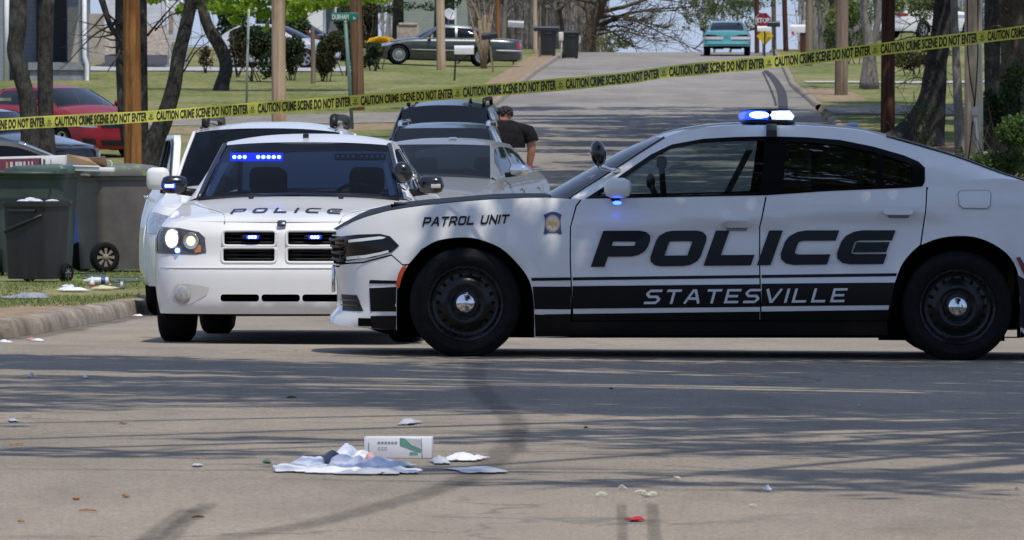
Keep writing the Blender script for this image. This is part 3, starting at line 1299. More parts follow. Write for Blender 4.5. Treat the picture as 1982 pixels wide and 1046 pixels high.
# hood
ctop = table([LP(px, py, 0.0) for px, py in [(640, 454), (660, 440), (690, 422), (715, 409), (783, 392.5), (875, 383.5), (994, 376), (1050, 376), (1110, 378)]])
bm = new()
rows = []
for k in range(27):
    y = lerp(0.055, LP(1062, 0, 0.0)[0], (k / 26) ** 1.15)
    z = topfn(y)
    p = psk.at(psk.s_of(y, z), z)
    y, xe = p.y, p.x
    zc = max(ctop(y), z + 0.004)
    row = []
    for j in range(-12, 13):
        t = j / 12
        w = 1 - abs(t) ** 2.2
        # the hood tip is bowed forward in plan
        bow = 0.10 * (1 - t * t) * (1 - sstep(0.0, 0.5, y - 0.05))
        row.append(Vector((xe * t, y - bow * 0.3, z + (zc - z) * w + 0.004)))
    rows.append(row)
gridmesh(bm, rows)
obj('hood', bm, plain('matt black hood vinyl', (0.006, 0.006, 0.007), 0.55, spec=0.15), patrol)

# greenhouse
E_ws = [(1099, 385, .76), (1140, 358, .735), (1180, 333, .71), (1235, 297, .67), (1283, 267, .635)]
C_ws = [(1046, 380), (1092, 353), (1139, 326), (1199, 292), (1258, 265)]
E_rf = [(1283, 267, .635), (1320, 254, .62), (1370, 246.5, .61), (1430, 243, .605), (1500, 242.5, .605), (1560, 245, .605), (1649, 252, .605), (1712, 265, .61)]
C_rf = [(1258, 265), (1300, 251), (1370, 240), (1430, 237), (1500, 236.5), (1560, 239), (1649, 246), (1708, 259)]
E_bl = [(1712, 265, .61), (1780, 284, .625), (1850, 305, .65), (1925, 333, .68), (1985, 353, .71), (2012, 362, .72)]
C_bl = [(1708, 259), (1773, 277), (1848, 302), (1922, 329), (1982, 350), (2020, 362)]


def e3(L_):
    out = []
    for px, py, x in L_:
        y, z = LP(px, py, x)
        out.append((x, y, z))
    return out


def c2(L_):
    return [LP(px, py, 0.0) for px, py in L_]


for nm, E, C, m in (('windscreen', E_ws, C_ws, GLASS_BLUE), ('roof', E_rf, C_rf, WHITE), ('rear_window', E_bl, C_bl, GLASS_DARK)):
    bm = new()
    upper_grid(bm, e3(E), c2(C))
    obj(nm, bm, m, patrol)
# seals where glass meets pillar
for E in (E_ws, E_bl):
    for sg in (1, -1):
        bm = new()
        tube(bm, [(sg * (x - 0.004), y, z + 0.002) for x, y, z in catmull(e3(E), 4)], 0.010, 6)
        obj('glass_seal', bm, TRIM, patrol)
# trunk lid
bm = new()
rows = []
for k in range(11):
    y = lerp(LP(2016, 0, 0)[0], 5.0, k / 10)
    z = topfn(y)
    p = psk.at(psk.s_of(y, z), z)
    rows.append([Vector((p.x * j / 8, y + 0.04 * (1 - (j / 8) ** 2) * k / 10, z + 0.03 * (1 - (j / 8) ** 2))) for j in range(-8, 9)])
gridmesh(bm, rows)
obj('trunk_lid', bm, WHITE, patrol)

edge_yz = catmull([(y, z, x) for x, y, z in e3(E_ws)[:-1] + e3(E_rf)[:-1] + e3(E_bl)], 5)
e_z = lin([(p[0], p[1]) for p in edge_yz])
e_x = lin([(p[0], p[2]) for p in edge_yz])


def b_x(y):
    return psk.at(psk.s_of(y, topfn(y)), topfn(y)).x


def gh(sg, off=0.0):
    def f(y, z):
        zb, ze = topfn(y), e_z(y)
        t = (z - zb) / max(0.02, ze - zb)
        t = min(1.0, max(0.0, t))
        bow = 0.022 * 4 * t * (1 - t)
        return Vector((sg * (lerp(b_x(y), e_x(y), t) + bow + off), y, z))
    return f


def LG(pts):
    return [LP(px, py, 0.78) for px, py in pts]


frame_out = LG([(1130, 384.5), (1166, 362), (1202, 337), (1258, 299), (1298, 280), (1358, 269), (1420, 265.5), (1490, 264), (1560, 266), (1624, 271), (1689, 284), (1748, 301), (1776, 313), (1788, 325), (1787, 352), (1782, 361), (1748, 364), (1600, 370), (1480, 378), (1219, 383)])
g_front = LG([(1152, 380), (1205, 346), (1258, 309), (1296, 289), (1350, 278), (1420, 274), (1478, 273), (1472, 330), (1466, 374), (1350, 378), (1219, 380)])
g_rear = LG([(1521, 275), (1570, 277), (1624, 282), (1696, 297), (1694, 359), (1600, 365), (1511, 371)])
g_quar = LG([(1705, 300), (1758, 317), (1764, 326), (1762, 353), (1752, 357), (1705, 359)])
ysA, ysB = LP(1103, 0, .78)[0], LP(2008, 0, .72)[0]
upper = [(y, e_z(y) - 0.001) for y in [lerp(ysA, ysB, k / 60) for k in range(61)]]
lower = [(y, topfn(y)) for y in [lerp(ysB, ysA, k / 40) for k in range(41)]]
mk2('roof_side', lambda sg: gh(sg), upper + lower, WHITE, 0.04, [frame_out])
mk2('window_frame', lambda sg: gh(sg, 0.003), frame_out, plain('satin black frame', (0.006, 0.006, 0.007), 0.16, spec=0.15), 0.03, [g_front, g_rear, g_quar])
for nm, g, m in (('side_window', g_front, GLASS), ('side_window', g_rear, GLASS_REAR), ('side_window', g_quar, GLASS_REAR)):
    for sg in (1, -1):
        bm = new()
        patch(bm, gh(sg, -0.006), g, (), 0.05)
        obj(nm, bm, m, patrol)

# wheels
for sg in (1, -1):
    for yy, zz in ((YF, ZF), (YRr, ZRr)):
        steel_wheel(patrol, (sg * 0.945, yy, zz), sg, R_=0.347, rim=0.236, spin=0.35)

# lamps, grille, side marker
hl = poly([(645, 463), (670, 457.5), (692, 455), (735, 453.5), (753, 458), (771, 476), (756, 489), (722, 499), (673, 507), (648, 510)])
lamps = []
for sg in (1, -1):
    bm = new()
    patch(bm, pskin(sg, 0.004), hl, (), 0.03)
    h = obj('headlight', bm, plain('smoked near black lens', (0.005, 0.005, 0.006), 0.12, spec=0.35), patrol)
    bm = new()
    for a in ([(673, 466), (700, 462), (735, 458), (746, 460), (740, 463), (700, 468), (674, 471)], [(670, 499), (705, 495), (735, 489), (750, 485), (752, 489), (735, 494), (705, 501), (670, 505)]):
        patch(bm, pskin(sg, 0.010), poly(a), (), 0.02)
    obj('light_strip', bm, plain('pale lamp strip', (0.75, 0.78, 0.74), 0.2), h)
    bm = new()
    patch(bm, pskin(sg, 0.006), poly([(768, 558), (765, 552), (770, 530), (777, 517), (787, 513), (783, 522), (776, 540), (772, 558)]), (), 0.02)
    obj('side_marker', bm, AMBER, patrol)
    bm = new()
    patch(bm, pskin(sg, 0.008), poly([(1965, 499), (1972, 497), (1984, 516), (1985, 533), (1981, 533)]), (), 0.02)
    obj('rear_reflector', bm, plain('dull red lens', (0.16, 0.006, 0.008), 0.3), patrol)
    bm = new()
    patch(bm, pskin(sg, 0.006), poly([(1967, 532), (1990, 545), (1990, 640), (1972, 632), (1974, 580)]), (), 0.04)
    obj('rear_valance', bm, BLACK, patrol)
    bm = new()
    patch(bm, pskin(sg, 0.004), poly([(657, 573), (689, 573), (702, 604), (660, 604)]), (), 0.03)
    f = obj('fog_opening', bm, BLACK, patrol)
    bm = new()
    for yv in (582, 592):
        patch(bm, pskin(sg, 0.010), poly([(658, yv), (692, yv), (693, yv + 3), (658, yv + 3)]), (), 0.03)
    obj('fog_slat', bm, TRIM, f)
    bm = new()
    pl = poly([(x, y) for x, y in [(1853, 376), (1858, 370), (1912, 369), (1917, 375), (1915, 398), (1908, 404), (1862, 403), (1855, 397)]])
    patch(bm, pskin(sg, 0.004), pl, (), 0.03)
    fd = obj('fuel_door', bm, WHITE, patrol)
    bm = new()
    ring = [pskin(sg, 0.002)(*p) for p in dense(pl, 0.02)]
    tube(bm, ring + ring[:1], 0.0035, 5, False)
    obj('seam', bm, plain('pale seam', (0.30, 0.31, 0.33), 0.6), fd)
gs = psk.s_of_x(0.62, 0.66)
bm = new()
patch(bm, lambda s, z: psk.at(s, z, 0.004), [(-gs, 0.57), (gs, 0.57), (gs * 1.08, 0.745), (-gs * 1.08, 0.745)], (), 0.05)
g = obj('grille', bm, LINER, patrol)
bm = new()
for zz in (0.60, 0.64, 0.68, 0.72):
    tube(bm, [psk.at(lerp(-gs, gs, k / 20), zz, 0.006) for k in range(21)], 0.009, 6)
obj('grille_bar', bm, BLACK, g)
rr_box(patrol, 'number_plate', CHROME, (0, 0.028, 0.47), (0.32, 0.02, 0.17), 0.006)

# livery
def decal(name, polys, mat, parent=None, off=0.0035, res=0.06):
    bm = new()
    for pg in polys:
        patch(bm, pskin(1, off), poly(pg), (), res)
    return obj(name, bm, mat, parent or patrol)


def band(y0, y1, y2, y3, x0, x1, x2=None, x3=None):
    """A stripe from (x0..; y0 top, y1 bottom) on the left to (y2, y3) on the right."""
    return [(x0, y0), (x1, y2), (x3 if x3 else x1, y3), (x2 if x2 else x0, y1)]


DECALB = plain('black vinyl', (0.005, 0.005, 0.0055), 0.35, spec=0.2, var=0.2, scale=3)
livery = []
for a, b in ((1033, 1104), (1107, 1470), (1473, 1735)):
    k0, k1 = (a - 1033) / 702, (b - 1033) / 702
    def yy(v, k): return v - 9 * k
    top = (1724 if b == 1735 else b)
    livery += [[(a if a > 1040 else 1027, yy(538, k0)), (b, yy(538, k1)), (b - (2 if b == 1735 else 0), yy(544, k1)), (a if a > 1040 else 1028, yy(544, k0))]]
    livery += [[(a if a > 1040 else 1030, yy(555, k0)), (b - (4 if b == 1735 else 0), yy(556, k1)), (b - (12 if b == 1735 else 0), yy(600, k1)), (a if a > 1040 else 1034, yy(599, k0))]]
    livery += [[(a if a > 1040 else 1034, yy(609, k0)), (b - (14 if b == 1735 else 0), yy(609, k1)), (b - (16 if b == 1735 else 0), 621 if b > 1108 else 652), (a if a > 1040 else 1036, 621 if b > 1108 else 652)]]
livery += [[(714, 543), (769, 544), (767, 550), (713, 550)], [(713, 559), (766, 556), (766, 604), (716, 604)], [(716, 613), (766, 612), (766, 640), (718, 637)]]
decal('livery_stripe', livery, DECALB)


def write(name, text, x0, x1, ytop, ybot, ytop1, ybot1, mat, thick, gap, shear, off=0.006):
    bm = new()
    wpx = x1 - x0
    h = (ybot - ytop) / 312.0
    w = wpx / 312.0
    for sg in (1,):
        def f(a, b, sg=sg):
            px = x0 + a * 312
            k = (px - x0) / wpx
            py = lerp(ybot, ybot1, k) - b / h * (lerp(ybot - ytop, ybot1 - ytop1, k))
            if sg < 0:
                px = x0 + x1 - px
            s, z = SZ(px, py)
            return psk.at(s * sg, z, off)
        lettering(bm, text, f, h, w - shear * h, thick, gap, shear)
    return obj(name, bm, mat, patrol)


NAVY = plain('charcoal navy vinyl', (0.009, 0.010, 0.014), 0.4, spec=0.25, var=0.15, scale=3)
write('police_lettering', 'POLICe', 1142, 1732, 447, 517, 446, 511, NAVY, 0.30, 0.13, 0.34, 0.014)
write('town_lettering', 'STATESVILLE', 1245, 1640, 561, 589, 558, 585, plain('white vinyl', (0.62, 0.63, 0.66), 0.4), 0.17, 0.32, 0.26, 0.010)
write('unit_lettering', 'PATROL UNIT', 815, 985, 421, 439, 415, 433, NAVY, 0.22, 0.16, 0.25)
# the round seal on the front wing: blue ribbon plate, gold rim, pale disc
bm = new()
(lambda sg: patch(bm, pskin(sg, 0.004), poly([(1050, 416), (1055, 414), (1062, 411), (1068, 410), (1075, 411), (1081, 414), (1085, 416), (1083, 424), (1084, 444), (1086, 453), (1082, 454), (1076, 451), (1060, 451), (1054, 454), (1050, 453), (1052, 444), (1053, 424)]), (), 0.02))(1)
seal = obj('seal', bm, plain('seal blue', (0.03, 0.06, 0.22), 0.4), patrol)
bm = new()
(lambda sg: patch(bm, pskin(sg, 0.006), poly(circle(1067.5, 433, 15, 24, 17)), (), 0.02))(1)
obj('seal_rim', bm, plain('seal gold', (0.42, 0.30, 0.12), 0.4), seal)
bm = new()
(lambda sg: patch(bm, pskin(sg, 0.008), poly(circle(1067.5, 433, 12.5, 24, 14)), (), 0.02))(1)
obj('seal_disc', bm, plain('seal grey', (0.42, 0.42, 0.43), 0.4, var=0.3, scale=30), seal)
bm = new()
def _mot(sg):
    patch(bm, pskin(sg, 0.010), poly([(1059, 436), (1061, 427), (1066, 431), (1069, 425), (1071, 431), (1076, 428), (1077, 437), (1072, 434), (1068, 443), (1064, 435)]), (), 0.02)
_mot(1)
obj('seal_emblem', bm, plain('seal ochre', (0.45, 0.27, 0.07), 0.4), seal)

# mirrors with a blue lamp beneath
BLUELED = glow('blue beacon', (0.03, 0.10, 1.0), 7.0)
for sg in (1, -1):
    y, z = LP(1192, 364, 1.0)
    bm = new()
    box(bm, -0.10, -0.075, -0.062, 0.10, 0.085, 0.062, 0.045, Matrix.Translation((sg * 1.0, y, z)) @ Matrix.Rotation(-0.12 * sg, 4, 'Z'))
    m = obj('mirror', bm, WHITE, patrol)
    bm = new()
    tube(bm, [(sg * 0.86, y - 0.01, z - 0.05), (sg * 0.93, y - 0.01, z - 0.055)], 0.035, 8)
    obj('mirror_arm', bm, BLACK, m)
    bm = new()
    blob(bm, (sg * 1.06, y + 0.0, z - 0.092), (0.03, 0.028, 0.012))
    obj('mirror_beacon', bm, BLUELED, m)
# spotlight on its arm
for sg in (1,):
    bm = new()
    y, z = LP(1155, 297, .8)
    blob(bm, (0.80, y, z), (0.075, 0.05, 0.082), 20, 12, Matrix.Rotation(0.15, 4, 'X'))
    sp = obj('spotlight', bm, TRIM, patrol)
    y2, z2 = LP(1196, 332, .74)
    bm = new()
    tube(bm, [(0.80, y, z - 0.06), (0.79, y + 0.02, z - 0.085), (0.77, (y + y2) / 2, z - 0.10), (0.735, y2, z2)], [0.016, 0.02, 0.012, 0.02], 8)
    obj('spotlight_arm', bm, CHROME, sp)
# light bar on the roof
yb0, zb0 = LP(1435, 237, 0.55)
yb1, zb1 = LP(1535, 213, 0.55)
lb = empty('light_bar', (0, 0, 0))
lb.parent = patrol
def bar_shape(bm, y0, y1, z0, z1, w0):
    ym = (y0 + y1) / 2
    prof = [(y0 + 0.012, z0), (y0, lerp(z0, z1, 0.4)), (y0 + 0.03, z1), (y1 - 0.03, z1), (y1, lerp(z0, z1, 0.4)), (y1 - 0.012, z0)]
    rows = []
    for x, k in ((-w0, 0.72), (-w0 + 0.05, 0.94), (-w0 + 0.12, 1), (w0 - 0.12, 1), (w0 - 0.05, 0.94), (w0, 0.72)):
        rows.append([Vector((x, ym + (y - ym) * k, z0 + (z - z0) * (0.85 + 0.15 * k))) for y, z in prof])
    vr = gridmesh(bm, rows, closed=True)
    bm.faces.new(vr[0][::-1])
    bm.faces.new(vr[-1])
ymid = LP(1488, 0, .55)[0]
for nm, a, b, m in (('blue_lens', yb0, ymid - 0.004, glow('blue beacon lens', (0.015, 0.05, 1.0), 2.6)), ('clear_lens', ymid + 0.004, yb1, glow('clear beacon lens', (0.45, 0.55, 1.0), 2.2))):
    bm = new()
    bar_shape(bm, a, b, zb0 + 0.018, zb1 - 0.004, 0.60)
    obj(nm, bm, m, lb)
for nm_, yy_, m_ in (('lamp_core', lerp(yb0, ymid, 0.55), glow('blue white core', (0.25, 0.5, 1.0), 6.0)), ('lamp_core', lerp(ymid, yb1, 0.42), glow('white core', (0.8, 0.88, 1.0), 5.0))):
    for sg in (1, -1):
        bm = new()
        blob(bm, (sg * 0.592, yy_, lerp(zb0, zb1, 0.58)), (0.02, 0.066, 0.024))
        obj(nm_, bm, m_, lb)
bm = new()
bar_shape(bm, yb0 - 0.008, yb1 + 0.008, zb0 - 0.006, zb0 + 0.02, 0.595)
box(bm, -0.58, ymid - 0.006, zb0, 0.58, ymid + 0.006, zb1 - 0.006)
obj('base', bm, BLACK, lb)
bm = new()
bar_shape(bm, yb0 + 0.01, yb1 - 0.01, zb1 - 0.008, zb1 + 0.004, 0.585)
obj('cover', bm, BLACK, lb)
for sg in (1, -1):
    bm = new()
    pts = [LP(px, py, x) + (x,) for px, py, x in ((1490, 236, .56), (1490, 243, .62), (1490, 252, .655), (1490, 265, .69))]
    rows = [[Vector((sg * (x + 0.012), y + d, z)) for d in (-0.033, 0.033)] for y, z, x in pts]
    gridmesh(bm, rows)
    rows2 = [[Vector((sg * (x + 0.002), y + d, z)) for d in (-0.033, 0.033)] for y, z, x in pts]
    gridmesh(bm, rows2)
    y, z = LP(1486, 238, .5)
    box(bm, sg * 0.5 - 0.06, y - 0.09, z - 0.02, sg * 0.5 + 0.06, y + 0.09, z + 0.02)
    obj('mount_strap', bm, BLACK, lb, smooth=False)
bm = new()
blob(bm, (0, LP(1647, 242, 0)[0], LP(1647, 243, 0)[1]), (0.05, 0.045, 0.02))
obj('roof_antenna', bm, plain('grey blue plastic', (0.25, 0.3, 0.42), 0.4), patrol)

# cabin
for sg in (1, -1):
    seat(patrol, sg * 0.38, 2.62, 0.24)
bm = new()
box(bm, -0.62, 3.45, 0.3, 0.62, 3.62, 0.95, 0.06)
obj('rear_seat', bm, SEAT, patrol)
bm = new()
box(bm, -0.74, 1.62, 0.62, 0.74, 2.02, 0.935, 0.05)
obj('dashboard', bm, BLACK, patrol)
steering(patrol, 0.38, 2.12, 0.90)
bm = new()
box(bm, -0.16, 2.10, 0.94, 0.14, 2.12, 1.10, 0.004, None)
box(bm, -0.16, 2.02, 0.93, 0.14, 2.28, 0.95, 0.004, None)
box(bm, -0.02, 2.1, 0.5, 0.02, 2.14, 0.94)
obj('laptop', bm, BLACK, patrol, smooth=False)
bm = new()
box(bm, -0.62, 3.02, 0.55, 0.62, 3.05, 1.32, 0.01)
obj('partition', bm, plain('smoked partition', (0.02, 0.022, 0.025), 0.3), patrol)
bm = new()
p0, p1 = LP(1447, 290, -0.7), LP(1406, 372, -0.8)
rows = []
for k in range(6):
    t = k / 5
    rows.append([Vector((lerp(-0.62, -0.76, t), lerp(p0[0], p1[0], t) + d, lerp(p0[1], p1[1], t))) for d in (-0.022, 0.022)])
gridmesh(bm, rows)
rows = [[v + Vector((0.012, 0, 0)) for v in r] for r in rows]
gridmesh(bm, rows)
obj('pillar_trim', bm, plain('pale pillar trim', (0.6, 0.62, 0.6), 0.6), patrol)
bm = new()
box(bm, -0.04, LP(1268, 0, 0)[0], 1.18, 0.04, LP(1288, 0, 0)[0], 1.26, 0.02)
tube(bm, [(0, LP(1278, 0, 0)[0], 1.2), (0, LP(1284, 0, 0)[0], 0.93)], 0.02, 6)
blob(bm, (0, LP(1257, 340, 0)[0], 1.10), (0.05, 0.03, 0.05))
obj('radar_unit', bm, BLACK, patrol)

# ================================================================== OTHER CARS
SEAM = plain('panel seam', (0.12, 0.12, 0.13), 0.6)
GREY_LAMP = plain('smoked lamp glass', (0.10, 0.10, 0.11), 0.15, coat=0.8)


def car(name, label, cat, loc, yaw, sp, group=None):
    """A car standing with its nose at loc, pointing to -y before the yaw; returns (empty, skin, spec)."""
    p = dict(L=4.85, W=0.92, H=1.45, hubf=0.92, wb=2.8, R=0.33, zb=0.2, zn=0.72, crown=0.05, ycowl=1.35, zcowl=0.96, zbelt=0.98, ydeck=4.05, zdeck=1.0, ztail=0.95,
             ya=1.55, yh=2.15, yrr=3.35, xa=0.72, xh=0.58, xr=0.57, xc=0.66, zside=1.36, col=WHITE, glass=GLASS_DARK, side_glass=None, style='alloy', detail=True,
             cut=None, arch=0.06, round=1.0, lip=False, wagon=False, seats=True, front_tab=None, rear_tab=None, bump_col=None, holes=[], pillars=1, side_tab=None, shoulder=0.13)
    p.update(sp)
    L, W = p['L'], p['W']
    k = p['round']
    root = empty(name, loc, (0, 0, yaw), label, cat, group)
    # sit on the slope
    c_, s_ = cos(yaw), sin(yaw)
    pf = (loc[0] - s_ * p['hubf'], loc[1] + c_ * p['hubf'])
    pr = (loc[0] - s_ * (p['hubf'] + p['wb']), loc[1] + c_ * (p['hubf'] + p['wb']))
    zf, zr = p.get('zz', (None, None))
    if zf is None:
        zf, zr = zroad(*pf), zroad(*pr)
    pitch = math.atan((zr - zf) / p['wb'])
    root.rotation_euler = (Matrix.Rotation(yaw, 3, 'Z') @ Matrix.Rotation(pitch, 3, 'X')).to_euler()
    root.location = (loc[0], loc[1], zf - p['hubf'] * math.tan(pitch))
    plan = [(0, 0), (0.45 * W, 0.018 * k), (0.72 * W, 0.085 * k), (0.88 * W, 0.21 * k), (0.965 * W, 0.46 * k), (W, 1.0), (W, L * 0.5), (W, L - 1.0), (0.965 * W, L - 0.42 * k), (0.86 * W, L - 0.16 * k), (0.66 * W, L - 0.05 * k), (0.4 * W, L - 0.01), (0, L)]
    sk = Skin(plan, p['side_tab'] or table([(0.1, 0.07), (0.25, 0.025), (0.45, 0.0), (0.62, 0.0), (0.80, 0.015), (0.95, 0.05), (1.1, 0.09)]),
              p['front_tab'] or table([(0.1, 0.08), (0.22, 0.02), (0.35, 0.0), (p['zn'] - 0.26, 0.0), (p['zn'] - 0.21, 0.03), (p['zn'] - 0.07, 0.055), (p['zn'] - 0.02, 0.10), (p['zn'] + 0.01, 0.17), (p['zn'] + 0.2, 0.4)]),
              p['rear_tab'] or table([(0.1, 0.1), (0.3, 0.02), (0.5, 0.0), (0.58, 0.04), (0.8, 0.05), (1.0, 0.12)]), L * 0.5)
    top = table([(0, p['zn']), (0.35, p['zn'] + 0.02), (p['ycowl'], p['zcowl'] - 0.03), (p['ya'] + 0.3, p['zbelt'] - 0.02), (p['yrr'], p['zbelt'] + 0.01), (p['ydeck'], p['zdeck']), (L - 0.25, p['ztail'] + 0.02), (L, p['ztail'])])
    def shoulder(x, y, z):
        d = z - (top(y) - p['shoulder'])
        return p['shoulder'] * 0.55 * (max(0.0, d) / p['shoulder']) ** 2 if d > 0 else 0.0
    sk.extra = shoulder
    hubs = (p['hubf'], p['hubf'] + p['wb'])
    rad = p['R'] + p['arch']
    half = [(0.0, p['zb'])] + [(sk.s_of_x(x, 0.3), p['zb']) for x in (0.3, 0.6)]
    for h in hubs:
        half += [(sk.s_of(y, z), z) for y, z in arch_path(h, p['R'] - 0.01, rad, p['zb'])]
    half += [(sk.s_of(L - 0.35, 0.3), p['zb'] + 0.04), (sk.smax, p['zb'] + 0.06)]
    topn = [(sk.smax, top(L))]
    ys = [lerp(L - 0.02, 0.02, i / 40) for i in range(41)]
    topn += [(sk.s_of(y, top(y)), top(y)) for y in ys] + [(0.0, top(0))]
    full = half + topn[:-1]
    full = full + [(0.0, top(0))]
    mir = [(-s, z) for s, z in full[1:-1]][::-1]
    bm = new()
    patch(bm, lambda s, z: sk.at(s, z), full + mir, p['holes'] and [h(sk) for h in p['holes']] or [], p.get('res', 0.08))
    # hood and boot lid
    def deck(y0, y1, cr, n=16, m=8):
        rows = []
        for i in range(n + 1):
            y = lerp(y0, y1, i / n)
            z = top(y)
            q = sk.at(sk.s_of(y, z), z)
            row = []
            for j in range(-m, m + 1):
                t = j / m
                w = 1 - abs(t) ** 2.4
                row.append(Vector((q.x * t, lerp(y, q.y, 1), z + cr(y) * w)))
            rows.append(row)
        return rows
    if not p.get('own_hood'):
        c0 = p['crown']
        hood_rows = deck(0.015, p['ya'] + 0.12, lambda y: c0 * sstep(0.0, 0.45, y) + 0.012)
        gridmesh(bm, hood_rows)
    if not p['wagon']:
        gridmesh(bm, deck(p['ydeck'] - 0.25, L - 0.01, lambda y: 0.035 * (1 - sstep(L - 0.3, L, y))))
    weld(bm, 0.002)
    body = obj('body', bm, p['col'], root)
    # greenhouse
    H, ya, yh, yrr, ydk = p['H'], p['ya'], p['yh'], p['yrr'], p['ydeck']
    zA, zC = p['zcowl'] - 0.01, p['zdeck'] + 0.01
    zs = p['zside']
    mid = lambda a, b, t, up=0.0: tuple(lerp(i, j, t) for i, j in zip(a, b))[:-1] + (lerp(a[-1], b[-1], t) + up,)
    eA, eH, eR, eC = (p['xa'], ya, zA), (p['xh'], yh, zs), (p['xr'], yrr, zs - 0.01), (p['xc'], ydk, zC)
    E = [eA, mid(eA, eH, 0.5, 0.015), eH], [eH, mid(eH, eR, 0.33, 0.035), mid(eH, eR, 0.66, 0.03), eR], [eR, mid(eR, eC, 0.5, 0.02), eC]
    cA, cH, cR, cC = (p['ycowl'] - 0.05, p['zcowl'] + 0.01), (yh - 0.12, H - 0.06), (yrr + 0.1, H - 0.05), (ydk + 0.06, p['zdeck'] + 0.03)
    C = [cA, mid(cA, cH, 0.5, 0.015), cH], [cH, (lerp(yh, yrr, 0.33), H), (lerp(yh, yrr, 0.66), H), cR], [cR, mid(cR, cC, 0.5, 0.02), cC]
    for nm, e, c, m in (('windscreen', E[0], C[0], p['glass']), ('roof', E[1], C[1], p['col']), ('rear_window', E[2], C[2], p.get('rear_glass') or p['glass'])):
        bm = new()
        upper_grid(bm, e, c, 8, 5)
        obj(nm, bm, m, root)
    ez_pts = catmull([(y, z, x) for x, y, z in E[0][:-1] + E[1][:-1] + E[2]], 5)
    ez, ex = lin([(q[0], q[1]) for q in ez_pts]), lin([(q[0], q[2]) for q in ez_pts])

    def gh(sg, off=0.0):
        def f(y, z):
            zb_, ze = top(y), ez(y)
            t = min(1.0, max(0.0, (z - zb_) / max(0.02, ze - zb_)))
            bx = sk.at(sk.s_of(y, zb_), zb_).x
            return Vector((sg * (lerp(bx, ex(y), t) + 0.018 * 4 * t * (1 - t) + off), y, z))
        return f
    y0, y1 = ya - 0.02, ydk + 0.04
    outline = [(lerp(y0, y1, i / 40), max(ez(lerp(y0, y1, i / 40)), top(lerp(y0, y1, i / 40)) + 0.002) - 0.001) for i in range(41)] + [(lerp(y1, y0, i / 24), top(lerp(y1, y0, i / 24)) - 0.002) for i in range(25)]
    # side windows between the pillars
    cuts = p['cut'] or [(ya + 0.32, lerp(yh, yrr, 0.52) - 0.04), (lerp(yh, yrr, 0.52) + 0.04, yrr + (0.25 if not p['wagon'] else 0.0))]
    wins = []
    for a, b in cuts:
        up_, lo_ = [], []
        for i in range(15):
            y = lerp(a, b, i / 14)
            zt, zl = ez(y) - 0.055, top(y) + 0.02
            if zt - zl < 0.05:
                continue
            up_.append((y, zt))
            lo_.append((y, zl))
        if len(up_) > 2:
            wins.append(up_ + lo_[::-1])
    see = p['side_glass'] is not None
    bm = new()
    for sg in (1, -1):
        patch(bm, gh(sg), outline, wins if see else [], 0.07)
    obj('roof_pillars', bm, p['col'], root)
    for w in wins:
        for sg in (1, -1):
            bm = new()
            patch(bm, gh(sg, -0.004 if see else 0.004), w, (), 0.1)
            obj('side_window', bm, p['side_glass'] or p['glass'], root)
    for sg in (1, -1):
        for e in (E[0], E[2]):
            bm = new()
            tube(bm, [(sg * (x - 0.003), y, z + 0.003) for x, y, z in catmull(e, 4)], p.get('sealr', 0.011), 6)
            obj('glass_seal', bm, p.get('seal', TRIM), root)
    # floor pan and wheel tunnels
    bm = new()
    box(bm, -W * 0.8, hubs[0] + rad, p['zb'] - 0.03, W * 0.8, hubs[1] - rad, p['zb'] + 0.06)
    box(bm, -W * 0.55, 0.15, p['zb'], W * 0.55, L - 0.2, p['zb'] + 0.05)
    for h in hubs:
        for sg in (1, -1):
            P = arch_path(h, p['R'] - 0.01, rad, p['zb'])
            rows = [[sk.at(sk.s_of(y, z) * sg, z, -0.004) for y, z in P]]
            rows.append([Vector((v.x * 0.68, v.y, v.z)) for v in rows[0]])
            gridmesh(bm, rows)
            bm.faces.new([bm.verts.new((sg * 0.62 * W, h + a, z)) for a, z in ((-rad, p['zb'] - 0.04), (rad, p['zb'] - 0.04), (rad, p['R'] + rad), (-rad, p['R'] + rad))])
        tube(bm, [(-W * 0.8, h, p['R']), (W * 0.8, h, p['R'])], 0.05, 6)
    obj('underbody', bm, LINER, root, smooth=False)
    for h in hubs:
        for sg in (1, -1):
            steel_wheel(root, (sg * (W - 0.015), h, p['R']), sg, R_=p['R'], rim=p['R'] * 0.66, w=p.get('tw', 0.215), style=p['style'], n=32, spin=0.3 + h)
    if p['seats']:
        for sg in (1, -1):
            seat(root, sg * 0.37, lerp(yh, yrr, 0.36), 0.26, p.get('seatmat'))
        bm = new()
        box(bm, -0.6, yrr - 0.25, 0.3, 0.6, yrr - 0.08, p['zbelt'] + 0.02, 0.05)
        for xx in (-0.35, 0.35):
            box(bm, xx - 0.12, yrr - 0.2, p['zbelt'], xx + 0.12, yrr - 0.1, p['zbelt'] + 0.2, 0.04)
        obj('rear_seat', bm, p.get('seatmat') or SEAT, root)
        bm = new()
        box(bm, -W * 0.76, ya - 0.05, 0.6, W * 0.76, ya + 0.42, p['zcowl'] - 0.04, 0.04)
        obj('dashboard', bm, BLACK, root)
        steering(root, 0.37, ya + 0.55, p['zcowl'] - 0.05)
    return root, sk, p, top, body


def front_patch(root, sk, name, pts, mat, off=0.006, rear=False, mirror=True, parent=None, res=0.05, flip=1):
    """Overlay given in front view (x, z); copied to the other side as its own part."""
    out = []
    for sg in ((1, -1) if mirror else (flip,)):
        bm = new()
        pl = [(sk.s_of_x(x, z, rear), z) for x, z in pts]
        patch(bm, lambda s, z, sg=sg: sk.at(s * sg, z, off), pl, (), res)
        out.append(obj(name, bm, mat, parent or root))
    return out


